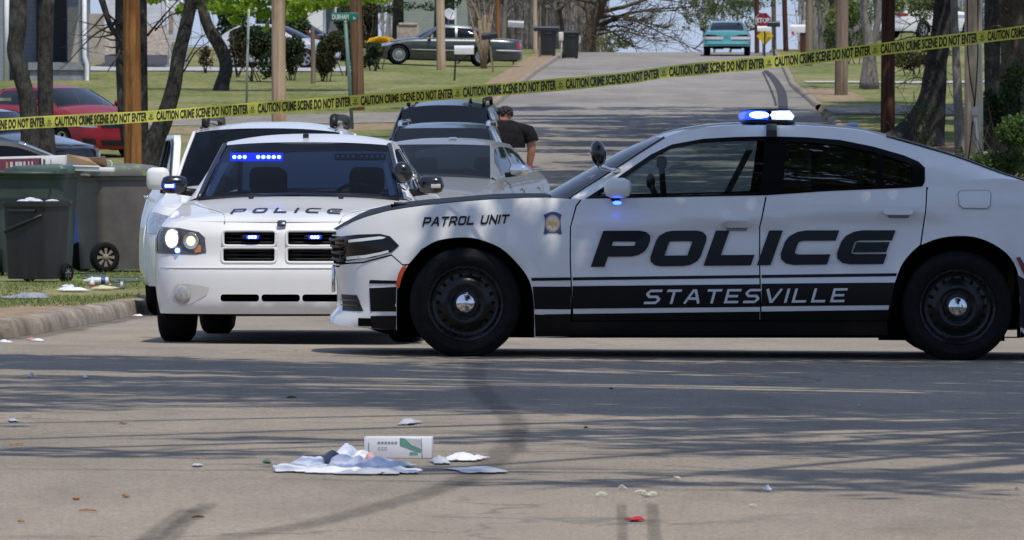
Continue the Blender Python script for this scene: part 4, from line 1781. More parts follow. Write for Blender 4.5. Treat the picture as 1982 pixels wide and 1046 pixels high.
def side_mirror(root, x, y, z, mat, sg, size=(0.19, 0.12, 0.12), bev=0.045, name='mirror', arm=None):
    bm = new()
    box(bm, -size[0] / 2, -size[1] / 2, -size[2] / 2, size[0] / 2, size[1] / 2, size[2] / 2, bev, Matrix.Translation((sg * x, y, z)) @ Matrix.Rotation(-0.15 * sg, 4, 'Z'))
    m = obj(name, bm, mat, root)
    bm = new()
    tube(bm, [(sg * (x - 0.16), y + 0.02, z - 0.06), (sg * (x - 0.02), y + 0.01, z - 0.045)], [0.03, 0.026], 8)
    obj('mirror_arm', bm, arm or BLACK, m)
    return m


def seams(root, sk, lines, sides=(1, -1)):
    """Thin shut lines along (y, z) paths."""
    for sg in sides:
        for ln in lines:
            bm = new()
            pts = [sk.at(sk.s_of(y, z) * sg, z, 0.0) for y, z in [q for a_, b_ in zip(ln, ln[1:]) for q in [(lerp(a_[0], b_[0], k / 4), lerp(a_[1], b_[1], k / 4)) for k in range(5)]]]
            tube(bm, pts, 0.004, 4, False)
            obj('door_seam', bm, SEAM, root)


# ------------------------------------------------------------------ white patrol sedan seen from the front
CY = 50.3
front_t = table([(0.1, 0.10), (0.2, 0.045), (0.28, 0.0), (0.42, 0.0), (0.53, 0.005), (0.56, 0.03), (0.60, 0.045), (0.80, 0.07), (0.86, 0.14), (0.95, 0.30)])


def grille_hole(x0, x1, z0, z1):
    return lambda sk: [(sk.s_of_x(x, z) , z) for x, z in rrect(x0, z0, x1, z1, 0.018, 2)]


GH = [(0.045, 0.40, 0.695, 0.785), (-0.40, -0.045, 0.695, 0.785), (0.045, 0.405, 0.58, 0.668), (-0.405, -0.045, 0.58, 0.668)]
LIN = [(-0.42, -0.150, 0.302, 0.352), (-0.134, 0.134, 0.302, 0.352), (0.150, 0.42, 0.302, 0.352)]
cpos = PT(543, 0, CY)
charger, csk, cp, ctp, cbody = car('police_car', 'white police sedan facing the camera with lit headlamps and POLICE on its bonnet', 'police car', (cpos.x, CY, 0), radians(-3.0),
    dict(L=5.08, W=0.945, H=1.482, hubf=0.95, wb=3.05, R=0.352, zb=0.215, zn=0.845, crown=0.045, ycowl=1.42, zcowl=1.005, zbelt=1.03, ydeck=4.35, zdeck=1.06, ztail=1.0,
         ya=1.62, yh=2.28, yrr=3.45, xa=0.735, xh=0.60, xr=0.59, xc=0.68, zside=1.40, col=WHITE, glass=GLASS_BLUE, side_glass=GLASS_BLUE, rear_glass=GLASS, style='steel', front_tab=front_t, tw=0.24,
         round=0.9, res=0.05, seal=plain('wet black seal', (0.02, 0.022, 0.03), 0.25), sealr=0.02, holes=[grille_hole(*g) for g in GH + LIN]))
bm = new()
gs_ = csk.s_of_x(0.46, 0.6)
patch(bm, lambda s, z: csk.at(s, z, -0.05), [(-gs_, 0.55), (gs_, 0.55), (gs_, 0.80), (-gs_, 0.80)], (), 0.08)
patch(bm, lambda s, z: csk.at(s, z, -0.05), [(-gs_, 0.27), (gs_, 0.27), (gs_, 0.38), (-gs_, 0.38)], (), 0.08)
gr = obj('grille', bm, LINER, charger)
for g in GH:
    for i in range(3):
        zz = lerp(g[2], g[3], (i + 0.6) / 3.2)
        bm = new()
        tube(bm, [csk.at(csk.s_of_x(lerp(g[0], g[1], j / 6), zz), zz, -0.02) for j in range(7)], 0.0065, 5)
        obj('grille_bar', bm, BLACK, gr)
# raised surround and cross of the grille
for g in GH:
    bm = new()
    ring = [csk.at(csk.s_of_x(x, z), z, 0.006) for x, z in dense(rrect(g[0] - 0.008, g[2] - 0.008, g[1] + 0.008, g[3] + 0.008, 0.02, 2), 0.03)]
    tube(bm, ring + ring[:1], 0.011, 6, False)
    obj('grille_frame', bm, WHITE, charger)
BLUEL = glow('blue grille lamp', (0.22, 0.32, 1.0), 9.0)
BLUE_HALO = glow('blue halo plate', (0.01, 0.03, 1.0), 2.2)  # glowing plates added behind the LEDs for their blue halo
for x in (-0.20, 0.235):
    bm = new()
    box(bm, x - 0.075, -0.012, 0.735, x + 0.055, 0.05, 0.762, 0.008, Matrix.Translation((0, 0.045 if x < 0 else 0.05, 0)))
    b_ = obj('grille_beacon', bm, BLACK, charger)
    bm = new()
    box(bm, x - 0.042, 0.030 if x < 0 else 0.035, 0.736, x + 0.042, 0.036 if x < 0 else 0.041, 0.761, 0.002)
    obj('halo_plate', bm, BLUE_HALO, b_)
    for i in range(3):
        bm = new()
        blob(bm, (x - 0.02 + i * 0.02, 0.030 if x < 0 else 0.035, 0.749), (0.011, 0.008, 0.011), 10, 6)
        obj('led', bm, BLUEL, b_)
# headlamps
HLC = [(0.525, 0.640), (0.535, 0.745), (0.58, 0.785), (0.72, 0.812), (0.875, 0.822), (0.905, 0.76), (0.912, 0.65), (0.89, 0.634), (0.60, 0.628)]
hls = front_patch(charger, csk, 'headlight', HLC, plain('smoked headlamp bowl', (0.10, 0.10, 0.105), 0.25, metal=0.3, var=0.3, scale=30), 0.004, res=0.03)
WARM = glow('lit headlamp', (1.0, 0.80, 0.52), 6.0)
WARM2 = glow('lit turn bulb', (1.0, 0.62, 0.30), 2.4)
for hl_, sg in zip(hls, (1, -1)):
    for (x, z, r, m) in ((0.765, 0.738, 0.066, 'a'), (0.63, 0.722, 0.053, 'b')):
        s = csk.s_of_x(x, z) * sg
        c = csk.at(s, z, 0.012)
        bm = new()
        d = csk.at(s, z, 0.2) - csk.at(s, z, 0.0)
        Mx = Matrix.Translation(c) @ d.to_track_quat('Z', 'Y').to_matrix().to_4x4()
        lathe(bm, [(r, 0.004), (r * 1.08, 0.008), (r * 1.12, 0.0)], 24, Mx)
        lathe(bm, [(0, -0.002), (r, 0.002)], 24, Mx)
        rf = obj('reflector', bm, LAMPGLASS, hl_)
        bm = new()
        q_ = r * (0.92 if m == 'a' else 0.62)
        lathe(bm, [(0, 0.012), (q_ * 0.55, 0.010), (q_, 0.003)], 24, Mx)
        obj('lit_bulb', bm, (WARM if m == 'a' else WARM2), rf)
    s = csk.s_of_x(0.725, 0.66) * sg
    bm = new()
    blob(bm, csk.at(s, 0.655, 0.012), (0.018, 0.012, 0.018), 10, 6)
    obj('blue_strobe', bm, glow('pale blue strobe', (0.15, 0.35, 1.0), 9.0), hl_)
    bm = new()
    pl = [(csk.s_of_x(x, z), z) for x, z in [(0.56, 0.645), (0.56, 0.69), (0.60, 0.70), (0.615, 0.66), (0.60, 0.64)]]
    patch(bm, lambda s, z, sg=sg: csk.at(s * sg, z, 0.008), pl, (), 0.03)
    obj('turn_lamp', bm, plain('orange lens', (0.55, 0.20, 0.05), 0.3, coat=0.5), hl_)
    bm = new()
    pl = [(csk.s_of_x(x, z), z) for x, z in [(0.882, 0.65), (0.875, 0.80), (0.89, 0.80), (0.91, 0.74), (0.905, 0.65)]]
    patch(bm, lambda s, z, sg=sg: csk.at(s * sg, z, 0.008), pl, (), 0.03)
    obj('side_turn_lamp', bm, plain('dark amber lens', (0.25, 0.045, 0.02), 0.2, coat=0.6), hl_)
# fog lamps in shallow scoops, bumper crease, tow slot
for sg in (1, -1):
    bm = new()
    pl = [(csk.s_of_x(x, z), z) for x, z in [(0.50, 0.40), (0.52, 0.345), (0.62, 0.29), (0.70, 0.27), (0.76, 0.30), (0.775, 0.355), (0.74, 0.415), (0.66, 0.425)]]
    patch(bm, lambda s, z, sg=sg: csk.at(s * sg, z, 0.003), pl, (), 0.03)
    sc = obj('fog_scoop', bm, plain('shaded white plastic', (0.55, 0.53, 0.50), 0.5), charger)
    s = csk.s_of_x(0.69, 0.35) * sg
    d = csk.at(s, 0.35, 0.2) - csk.at(s, 0.35, 0.0)
    Mx = Matrix.Translation(csk.at(s, 0.35, 0.006)) @ d.to_track_quat('Z', 'Y').to_matrix().to_4x4()
    bm = new()
    lathe(bm, [(0.0, 0.012), (0.04, 0.01), (0.058, 0.004), (0.064, 0.0)], 24, Mx)
    obj('fog_lamp', bm, plain('fog lamp glass', (0.36, 0.36, 0.34), 0.2, coat=0.8, var=0.3, scale=40), sc)
for zz, w0 in ((0.535, 0.86),):
    bm = new()
    tube(bm, [csk.at(csk.s_of_x(lerp(-w0, w0, j / 30), zz), zz, -0.003) for j in range(31)], 0.007, 5)
    obj('bumper_crease', bm, WHITE, charger)
# ram-shaped badge simplified to a small dark shield, hood nozzles and shut line
rr_box(charger, 'badge', plain('dark badge', (0.05, 0.06, 0.09), 0.3, metal=0.5), (0, 0.085, 0.845), (0.062, 0.02, 0.05), 0.012, (radians(-40), 0, 0))


def chood(x, y, off=0.0):
    z = ctp(y)
    xe = csk.at(csk.s_of(y, z), z).x
    t = min(1.0, abs(x) / xe)
    return Vector((x, y, z + (0.045 * sstep(0.0, 0.45, y) + 0.012) * (1 - t ** 2.4) + off))


bm = new()
lettering(bm, 'POLICe', lambda a, b: chood(a - 0.385, 0.34 + b * 1.0, 0.004), 0.30, 0.77, 0.20, 0.55, 0.0)
obj('police_lettering', bm, NAVY, charger)
for x in (-0.32, 0.32):
    bm = new()
    blob(bm, chood(x, 1.30, 0.006), (0.02, 0.03, 0.012), 8, 6)
    obj('washer_nozzle', bm, BLACK, charger)
bm = new()
for sg in (1, -1):
    tube(bm, [chood(sg * lerp(0.40, 0.74, sstep(0, 1, k / 12)), lerp(0.12, 1.45, k / 12), 0.006) for k in range(13)], 0.005, 5)
obj('hood_crease', bm, WHITE, charger)
bm = new()
for x0, x1 in ((-0.62, 0.02), (-0.02, 0.60)):
    tube(bm, [(x0, 1.43, 1.03), (lerp(x0, x1, .5), 1.385, 1.045), (x1, 1.42, 1.04)], 0.008, 6)
tube(bm, [(lerp(-.72, .72, k / 10), 1.53 - 0.12 * (1 - (k / 5 - 1) ** 2), 1.012) for k in range(11)], 0.014, 6)
obj('wiper', bm, BLACK, charger)
# mirrors: black shells, one lit
for sg in (-1, 1):
    m = side_mirror(charger, 0.925, 1.86, 1.115, TRIM, sg, (0.19, 0.13, 0.13), 0.05)
    if sg < 0:
        bm = new()
        box(bm, -0.995, 1.792, 1.088, -0.91, 1.80, 1.122, 0.004)
        obj('halo_plate', bm, BLUE_HALO, m)
        for i in range(3):
            bm = new()
            blob(bm, (-0.975 + i * 0.022, 1.788, 1.105), (0.012, 0.008, 0.012), 10, 6)
            obj('led', bm, BLUEL, m)
    else:
        rr_box(m, 'mirror_lamp', plain('clear marker', (0.5, 0.5, 0.45), 0.2), (0.965, 1.794, 1.105), (0.07, 0.012, 0.03), 0.006)
bm = new()
blob(bm, (0.735, 1.62, 1.20), (0.076, 0.06, 0.078), 24, 14)
sp = obj('spotlight', bm, TRIM, charger)
bm = new()
tube(bm, [(0.735, 1.62, 1.13), (0.755, 1.66, 1.09), (0.745, 1.74, 1.10)], [0.035, 0.02, 0.02], 8)
tube(bm, [(0.80, 1.64, 1.17), (0.83, 1.66, 1.17)], 0.02, 8)
obj('spotlight_arm', bm, CHROME, sp)
rr_box(charger, 'roof_antenna', TRIM, (-0.02, 2.42, 1.468), (0.045, 0.05, 0.035), 0.01)
# windscreen light strip: lit on the left of the picture, unlit beyond
for x0, x1, lit in ((-0.53, -0.19, True), (0.22, 0.56, False)):
    rr = rr_box(charger, 'visor_light_bar', BLACK, ((x0 + x1) / 2, 2.22, 1.315), (x1 - x0 + 0.03, 0.05, 0.05), 0.01)
    nled = 9
    if lit:
        bm = new()
        box(bm, x0 - 0.02, 2.188, 1.285, x1 + 0.02, 2.196, 1.345, 0.003)
        obj('halo_plate', bm, glow('blue visor glow', (0.01, 0.03, 1.0), 4.0), rr)  # backing plate added to paint the visor lamps' blue halo
    for i in range(nled):
        if lit and i == 3:
            continue
        x = lerp(x0, x1, (i + 0.5) / nled) + (0.012 if i > 3 else -0.01)
        bm = new()
        blob(bm, (x, 2.19, 1.315), (0.015, 0.008, 0.014), 10, 6)
        obj('led', bm, glow('blue visor lamp', (0.25, 0.35, 1.0), 30.0) if lit else plain('unlit lens', (0.35, 0.38, 0.42), 0.2), rr)
bm = new()
for sg in (1, -1):
    rows = [[Vector((sg * (lerp(0.69, 0.60, t) - d), lerp(1.72, 2.2, t), lerp(1.03, 1.30, t))) for d in (0.0, 0.05)] for t in (0, 0.3, 0.6, 0.9)]
    gridmesh(bm, rows)
    rows = [[v + Vector((0, 0.012, 0)) for v in r] for r in rows]
    gridmesh(bm, rows)
obj('pillar_trim', bm, plain('grey green pillar trim', (0.45, 0.50, 0.48), 0.7), charger)
seams(charger, csk, [[(1.42, 0.35), (1.40, 0.7), (1.46, 0.98)], [(2.62, 0.35), (2.6, 0.7), (2.62, 0.99)], [(3.72, 0.6), (3.76, 0.99)]])

# ------------------------------------------------------------------ white SUV parked behind it, front door open
SY = 62.6
spos = PT(478, 0, SY)
suvspec = dict(L=4.8, W=0.955, H=1.70, hubf=0.90, wb=2.9, R=0.37, zb=0.26, zn=0.93, crown=0.05, ycowl=1.40, zcowl=1.12, zbelt=1.13, ydeck=4.72, zdeck=1.16, ztail=1.10,
               ya=1.62, yh=2.25, yrr=4.35, xa=0.78, xh=0.66, xr=0.64, xc=0.70, zside=1.60, col=WHITE, glass=GLASS_BLUE, rear_glass=GLASS_DARK, style='alloy', wagon=True,
               cut=[(2.02, 2.78), (2.88, 3.6), (3.68, 4.3)], seal=WHITE, sealr=0.018)
suv, ssk, sp_, stp, sbody = car('suv', 'white SUV with black roof rails and its passenger door open by the kerb', 'suv', (spos.x, SY, 0), radians(-2.6), suvspec)
for o in front_patch(suv, ssk, 'headlight', [(0.62, 0.72), (0.62, 0.86), (0.80, 0.90), (0.93, 0.89), (0.945, 0.80), (0.90, 0.72)], LAMPGLASS):
    pass
front_patch(suv, ssk, 'grille', [(-0.55, 0.70), (0.55, 0.70), (0.56, 0.87), (-0.56, 0.87)], TRIM, mirror=False)
for sg in (1, -1):
    bm = new()
    tube(bm, [(sg * 0.575, 2.45, 1.665), (sg * 0.575, 2.52, 1.735), (sg * 0.575, 2.8, 1.745), (sg * 0.575, 3.8, 1.745), (sg * 0.575, 4.1, 1.735), (sg * 0.575, 4.2, 1.66)], [0.035, 0.04, 0.03, 0.03, 0.04, 0.035], 8)
    obj('roof_rail', bm, BLACK, suv)
    bm = new()
    tube(bm, [(sg * 0.60, 2.3, 1.645), (sg * 0.59, 3.2, 1.688), (sg * 0.58, 4.2, 1.66)], 0.012, 6)
    obj('roof_channel', bm, TRIM, suv)
side_mirror(suv, 1.0, 1.95, 1.20, WHITE, 1, (0.2, 0.14, 0.2), 0.055)
# the open door: outer skin, window and mirror turned about the front hinge
hinge = ssk.at(ssk.s_of(1.72, 0.8), 0.8)
dm = Matrix.Translation((-hinge.x, hinge.y, 0)) @ Matrix.Rotation(radians(13), 4, 'Z')
def dmap(off=0.0):
    def f(y, z):
        q = ssk.at(ssk.s_of(y, min(z, 1.1)), min(z, 1.1))
        x = -(q.x + off)
        if z > 1.1:
            x = -(lerp(q.x, 0.70, (z - 1.1) / 0.5) + off)
        return dm @ Vector((x + hinge.x, y - hinge.y, z))
    return f
dout = [(1.73, 0.36), (1.73, 1.10), (1.80, 1.12), (2.20, 1.50), (2.36, 1.58), (2.80, 1.58), (2.84, 1.1), (2.84, 0.36), (2.6, 0.30), (1.9, 0.30)]
dwin = [(1.93, 1.16), (2.26, 1.48), (2.38, 1.535), (2.73, 1.535), (2.76, 1.16)]
bm = new()
patch(bm, dmap(), dout, [dwin], 0.08)
patch(bm, dmap(-0.06), dout, [dwin], 0.08)
a = [dmap()(*q) for q in dense(dout, 0.08)]
b = [dmap(-0.06)(*q) for q in dense(dout, 0.08)]
gridmesh(bm, [a, b], closed=True)
door = obj('open_door', bm, WHITE, suv)
bm = new()
patch(bm, dmap(-0.02), dwin, (), 0.1)
obj('side_window', bm, GLASS, door)
bm = new()
ring = [dmap(0.002)(*q) for q in dense(dwin, 0.06)]
tube(bm, ring + ring[:1], 0.016, 6, False)
obj('window_seal', bm, TRIM, door)
mp = dmap(0.12)(1.92, 1.19)
bm = new()
box(bm, -0.10, -0.07, -0.10, 0.10, 0.07, 0.10, 0.05, Matrix.Translation(mp) @ Matrix.Rotation(-0.1, 4, 'Z'))
obj('mirror', bm, WHITE, door)
bm = new()
tube(bm, [mp + Vector((0.02, 0, -0.10)), mp + Vector((0.14, 0.02, -0.11))], 0.03, 8)
obj('mirror_arm', bm, BLACK, door)
bm = new()
hp = dmap(0.03)(2.65, 1.02)
box(bm, -0.02, -0.08, -0.018, 0.02, 0.08, 0.018, 0.01, Matrix.Translation(hp) @ Matrix.Rotation(radians(13), 4, 'Z'))
obj('handle', bm, CHROME, door)
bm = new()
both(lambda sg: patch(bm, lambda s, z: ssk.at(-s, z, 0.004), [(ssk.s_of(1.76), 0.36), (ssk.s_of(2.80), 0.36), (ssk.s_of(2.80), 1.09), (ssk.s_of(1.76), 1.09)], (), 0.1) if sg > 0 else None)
obj('door_opening', bm, LINER, suv)  # dark patch over the side paints the shade inside the opening
# plastic wheel-arch lips
for h in (0.9, 3.8):
    for sg in (1, -1):
        bm = new()
        tube(bm, [ssk.at(ssk.s_of(y, z) * sg, z, 0.0) for y, z in arch_path(h, 0.36, 0.43, 0.27)], 0.022, 6)
        obj('arch_trim', bm, WHITE, suv)

# ------------------------------------------------------------------ silver sedan
VY = 82.0
vpos = PT(772, 0, VY)
SILVER = paint('silver car paint', (0.20, 0.20, 0.195), 0.4, 0.2, coat=0.5)
silv, vsk, vp, vtp, vb = car('sedan', 'silver sedan with chrome mirrors and a steering wheel behind its dark windscreen', 'car', (vpos.x, VY, 0), radians(-11.0),
    dict(L=5.0, W=0.94, H=1.485, hubf=0.9, wb=3.05, R=0.36, zn=0.86, crown=0.05, ycowl=1.5, zcowl=1.03, zbelt=1.06, ydeck=4.3, zdeck=1.08, ztail=1.0, ya=1.66, yh=2.2, yrr=3.45, xa=0.74, xh=0.63, xr=0.60, xc=0.68,
         zside=1.41, col=SILVER, glass=glass('silver car windscreen', (0.42, 0.46, 0.44)), side_glass=GLASS, seal=SILVER, seatmat=plain('grey leather', (0.06, 0.06, 0.062), 0.7)))
front_patch(silv, vsk, 'headlight', [(0.62, 0.66), (0.62, 0.80), (0.80, 0.83), (0.91, 0.80), (0.91, 0.68)], LAMPGLASS)
front_patch(silv, vsk, 'grille', [(-0.45, 0.52), (0.45, 0.52), (0.48, 0.80), (-0.48, 0.80)], CHROME, mirror=False)
for sg in (1, -1):
    side_mirror(silv, 1.0, 1.98, 1.13, CHROME, sg, (0.22, 0.13, 0.13), 0.05, arm=BLACK)
    for yy in (2.72, 3.75):
        bm = new()
        q = vsk.at(vsk.s_of(yy, 0.9) * sg, 0.9, 0.02)
        box(bm, q.x - 0.015, yy - 0.09, 0.89, q.x + 0.015, yy + 0.09, 0.915, 0.008)
        obj('door_handle', bm, CHROME, silv)
seams(silv, vsk, [[(1.55, 0.3), (1.52, 0.7), (1.62, 1.0)], [(2.8, 0.3), (2.78, 0.7), (2.80, 1.04)], [(3.95, 0.6), (4.0, 1.04)]])
rr_box(silv, 'roof_antenna', CHROME, (0.12, 2.5, 1.488), (0.09, 0.06, 0.03), 0.01)
bm = new()
box(bm, -0.2, 1.75, 1.0, 0.2, 1.95, 1.02, 0.005, Matrix.Rotation(0.0, 4, 'Z'))
obj('dash_papers', bm, plain('white paper', (0.6, 0.6, 0.55), 0.8, var=0.3, scale=20), silv)

# ------------------------------------------------------------------ two dark SUVs beyond
DARKBLUE = paint('midnight blue paint', (0.006, 0.010, 0.022), 0.25, coat=0.5)
bpos = PT(836, 0, 96)
ns, nsk, np_, ntp, nb = car('suv', 'dark blue wagon with a chrome roof rail directly behind the silver sedan', 'suv', (bpos.x, 96.0, 0), radians(-3.5),
    dict(L=4.7, W=0.92, H=1.52, hubf=0.9, wb=2.75, R=0.35, zb=0.25, zn=0.85, ycowl=1.3, zcowl=1.03, zbelt=1.05, ydeck=4.6, zdeck=1.06, ztail=1.0, ya=1.5, yh=2.1, yrr=4.2, xa=0.73, xh=0.62, xr=0.60, xc=0.66,
         zside=1.45, col=DARKBLUE, glass=GLASS_SUV, wagon=True, cut=[(1.9, 2.65), (2.75, 3.5), (3.58, 4.15)]))
for sg in (1, -1):
    bm = new()
    tube(bm, [(sg * 0.60, 2.3, 1.47), (sg * 0.60, 2.36, 1.53), (sg * 0.59, 3.9, 1.54), (sg * 0.59, 4.0, 1.47)], [0.03, 0.03, 0.022, 0.03], 8)
    obj('roof_rail', bm, CHROME, ns)
front_patch(ns, nsk, 'headlight', [(0.60, 0.66), (0.60, 0.80), (0.80, 0.83), (0.89, 0.80), (0.89, 0.68)], LAMPGLASS)
bpos = PT(845, 0, 109)
bs, bsk, bp, btp, bb = car('suv', 'tall black SUV beside the standing person, antenna on its roof', 'suv', (bpos.x, 109.0, 0), radians(-3.0),
    dict(L=5.1, W=0.99, H=1.70, hubf=0.95, wb=2.95, R=0.39, zb=0.3, zn=1.0, ycowl=1.35, zcowl=1.10, zbelt=1.12, ydeck=5.02, zdeck=1.18, ztail=1.1, ya=1.5, yh=1.98, yrr=4.7, xa=0.80, xh=0.66, xr=0.66, xc=0.74,
         zside=1.57, col=DARKBLUE, glass=GLASS_SUV, wagon=True, cut=[(1.9, 2.75), (2.85, 3.7), (3.8, 4.6)]))
for sg in (1, -1):
    bm = new()
    tube(bm, [(sg * 0.58, 2.4, 1.63), (sg * 0.58, 2.46, 1.72), (sg * 0.58, 4.3, 1.72), (sg * 0.58, 4.4, 1.63)], 0.03, 8)
    obj('roof_rail', bm, BLACK, bs)
bm = new()
tube(bm, [(0.38, 2.3, 1.66), (0.38, 2.32, 1.78)], [0.03, 0.008], 8)
obj('roof_antenna', bm, BLACK, bs)
front_patch(bs, bsk, 'headlight', [(0.66, 0.78), (0.66, 0.94), (0.88, 0.96), (0.95, 0.94), (0.95, 0.80)], LAMPGLASS)

# ================================================================== PLACING BY THE STREET
def ybase(px, py, lo=52.0, hi=335.0):
    """Distance at which the ground appears at photograph pixel (px, py)."""
    best = None
    Y = hi
    prev = None
    while Y > lo:
        X = (px - 991.0) / F * Y
        z = zside(X, Y) if (X < xl(Y) or X > xr(Y)) else zroad(X, Y)
        v = HY + F * (CH - z) / Y
        if v >= py:
            return Y
        Y -= 0.5
    return lo


def at(px, Y, dz=0.0):
    X = (px - 991.0) / F * Y
    z = zside(X, Y) if (X < xl(Y) or X > xr(Y)) else zroad(X, Y)
    return Vector((X, Y, z + dz))


def zpx(py, Y):
    return CH - (py - HY) / F * Y


# ------------------------------------------------------------------ materials of the street
def wood_mat(name, dark, mid, light, scale=1.0):
    if name in _M:
        return _M[name]
    n = NT(name)
    g = n.noise(9.0 * scale, 6, 0.7, n.coord((1, 1, 0.05)), 0.4)
    b = n.noise(1.5 * scale, 4, 0.6, n.coord((1, 1, 0.5)))
    c = n.ramp(g, [(0.3, dark), (0.5, mid), (0.72, light)])
    c = n.mix(n.ramp(b, [(0.5, 0), (0.72, 0.75)]), c, dark)
    n.set(Base_Color=c, Roughness=0.9, Specular_IOR_Level=0.15)
    n.bump(g, 0.5, 0.02)
    _M[name] = n.m
    return n.m


POLE_ORANGE = wood_mat('orange creosoted pole', (0.07, 0.03, 0.012), (0.26, 0.115, 0.038), (0.40, 0.20, 0.075), 1.4)
POLE_PALE = wood_mat('pale weathered pole', (0.22, 0.14, 0.085), (0.46, 0.35, 0.24), (0.58, 0.47, 0.34))
POLE_BROWN = wood_mat('brown pole', (0.06, 0.03, 0.018), (0.17, 0.095, 0.058), (0.27, 0.165, 0.105))
POLE_RED = wood_mat('dark red brown pole', (0.028, 0.012, 0.009), (0.085, 0.038, 0.026), (0.14, 0.068, 0.045))
POLE_GREY = wood_mat('grey brown pole', (0.09, 0.065, 0.045), (0.22, 0.165, 0.12), (0.33, 0.26, 0.20))


def bark_mat(name, lo, hi, moss=None):
    if name in _M:
        return _M[name]
    n = NT(name)
    g = n.noise(16, 6, 0.8, n.coord((1, 1, 0.4)), 0.8)
    b = n.noise(2.6, 5, 0.65)
    c = n.ramp(g, [(0.32, lo), (0.68, hi)])
    c = n.mix(n.ramp(b, [(0.52, 0), (0.7, 0.6)]), c, moss or tuple(x * 1.5 for x in hi))
    n.set(Base_Color=c, Roughness=0.95, Specular_IOR_Level=0.1)
    n.bump(g, 0.8, 0.04)
    _M[name] = n.m
    return n.m


BARK = bark_mat('dark furrowed bark', (0.014, 0.013, 0.012), (0.095, 0.088, 0.078), (0.17, 0.165, 0.15))
BARK_BROWN = bark_mat('brown bark', (0.05, 0.038, 0.028), (0.17, 0.135, 0.10), (0.25, 0.21, 0.17))
BARK_GREY = bark_mat('grey bark', (0.12, 0.108, 0.094), (0.30, 0.275, 0.24), (0.38, 0.36, 0.32))
TWIG_PALE = plain('pale grey twigs', (0.34, 0.31, 0.275), 0.9, var=0.3, scale=2)
BARK_TAN = bark_mat('tan smooth bark', (0.16, 0.115, 0.075), (0.34, 0.265, 0.185), (0.42, 0.35, 0.26))


def leaf_mat(name, lo, mid, hi, trans=0.35):
    if name in _M:
        return _M[name]
    n = NT(name)
    v = n.noise(1.8, 3, 0.6)
    w = n.noise(40, 2, 0.5)
    c = n.ramp(n.math('ADD', n.math('MULTIPLY', v, 0.55), n.math('MULTIPLY', w, 0.45)), [(0.34, lo), (0.5, mid), (0.66, hi)])
    n.set(Base_Color=c, Roughness=0.65, Specular_IOR_Level=0.25)
    tl = n.n('ShaderNodeBsdfTranslucent')
    n.l(c, tl.inputs[0])
    mx = n.n('ShaderNodeMixShader')
    mx.inputs[0].default_value = trans
    n.l(n.b.outputs[0], mx.inputs[1])
    n.l(tl.outputs[0], mx.inputs[2])
    n.l(mx.outputs[0], n.t.nodes['Material Output'].inputs[0])
    _M[name] = n.m
    return n.m


LEAF_BRIGHT = leaf_mat('young maple leaves', (0.12, 0.20, 0.018), (0.24, 0.37, 0.035), (0.40, 0.52, 0.08), 0.5)
LEAF_MID = leaf_mat('spring leaves', (0.045, 0.08, 0.018), (0.09, 0.15, 0.035), (0.17, 0.24, 0.06))
LEAF_DARK = leaf_mat('evergreen leaves', (0.012, 0.024, 0.010), (0.032, 0.055, 0.022), (0.075, 0.11, 0.045), 0.2)
LEAF_RUST = leaf_mat('reddish shrub leaves', (0.035, 0.028, 0.014), (0.085, 0.06, 0.03), (0.19, 0.11, 0.055), 0.25)
LEAF_YELLOW = leaf_mat('yellow blossom', (0.60, 0.36, 0.01), (0.92, 0.62, 0.02), (0.98, 0.76, 0.06), 0.4)
LEAF_BUD = leaf_mat('pale green buds', (0.16, 0.17, 0.06), (0.28, 0.29, 0.11), (0.42, 0.42, 0.18), 0.4)


# ------------------------------------------------------------------ plants
def foliage(name, clumps, mat, parent, n, size, seed=0, flat=0.0, shape=1.6):
    """Leaf faces scattered in ellipsoid clumps: (centre, radii) list; many small faces, denser to the rim."""
    r = random.Random(seed)
    vs, fs = [], []
    vol = [c[1][0] * c[1][1] * c[1][2] for c in clumps]
    tot = sum(vol)
    for (c, rad), v in zip(clumps, vol):
        for _ in range(max(4, int(n * v / tot))):
            while True:
                p = Vector((r.uniform(-1, 1), r.uniform(-1, 1), r.uniform(-1, 1)))
                if 0.05 < p.length < 1:
                    break
            p = p.normalized() * (p.length ** (1 / shape)) * (0.82 + 0.3 * noise.noise((p.x * 2 + c[0], p.y * 2 + c[1], p.z * 2 + seed)))
            q = Vector((c[0] + p.x * rad[0], c[1] + p.y * rad[1], c[2] + p.z * rad[2]))
            a = Vector((r.gauss(0, 1), r.gauss(0, 1), r.gauss(0, 1) * (1 - flat))).normalized()
            b = a.orthogonal().normalized()
            b = (Matrix.Rotation(r.uniform(0, 6.28), 3, a) @ b)
            s = size * r.uniform(0.55, 1.35)
            a, b = a * s, b * s * 0.55
            k = len(vs)
            vs += [q - a * 0.5, q - b * 0.5 + a * 0.05, q + a * 0.5, q + b * 0.5 + a * 0.05]
            fs.append((k, k + 1, k + 2, k + 3))
    me = bpy.data.meshes.new(name)
    me.from_pydata([tuple(v) for v in vs], [], fs)
    me.materials.append(mat)
    o = bpy.data.objects.new(name, me)
    COL.objects.link(o)
    o.parent = parent
    return o


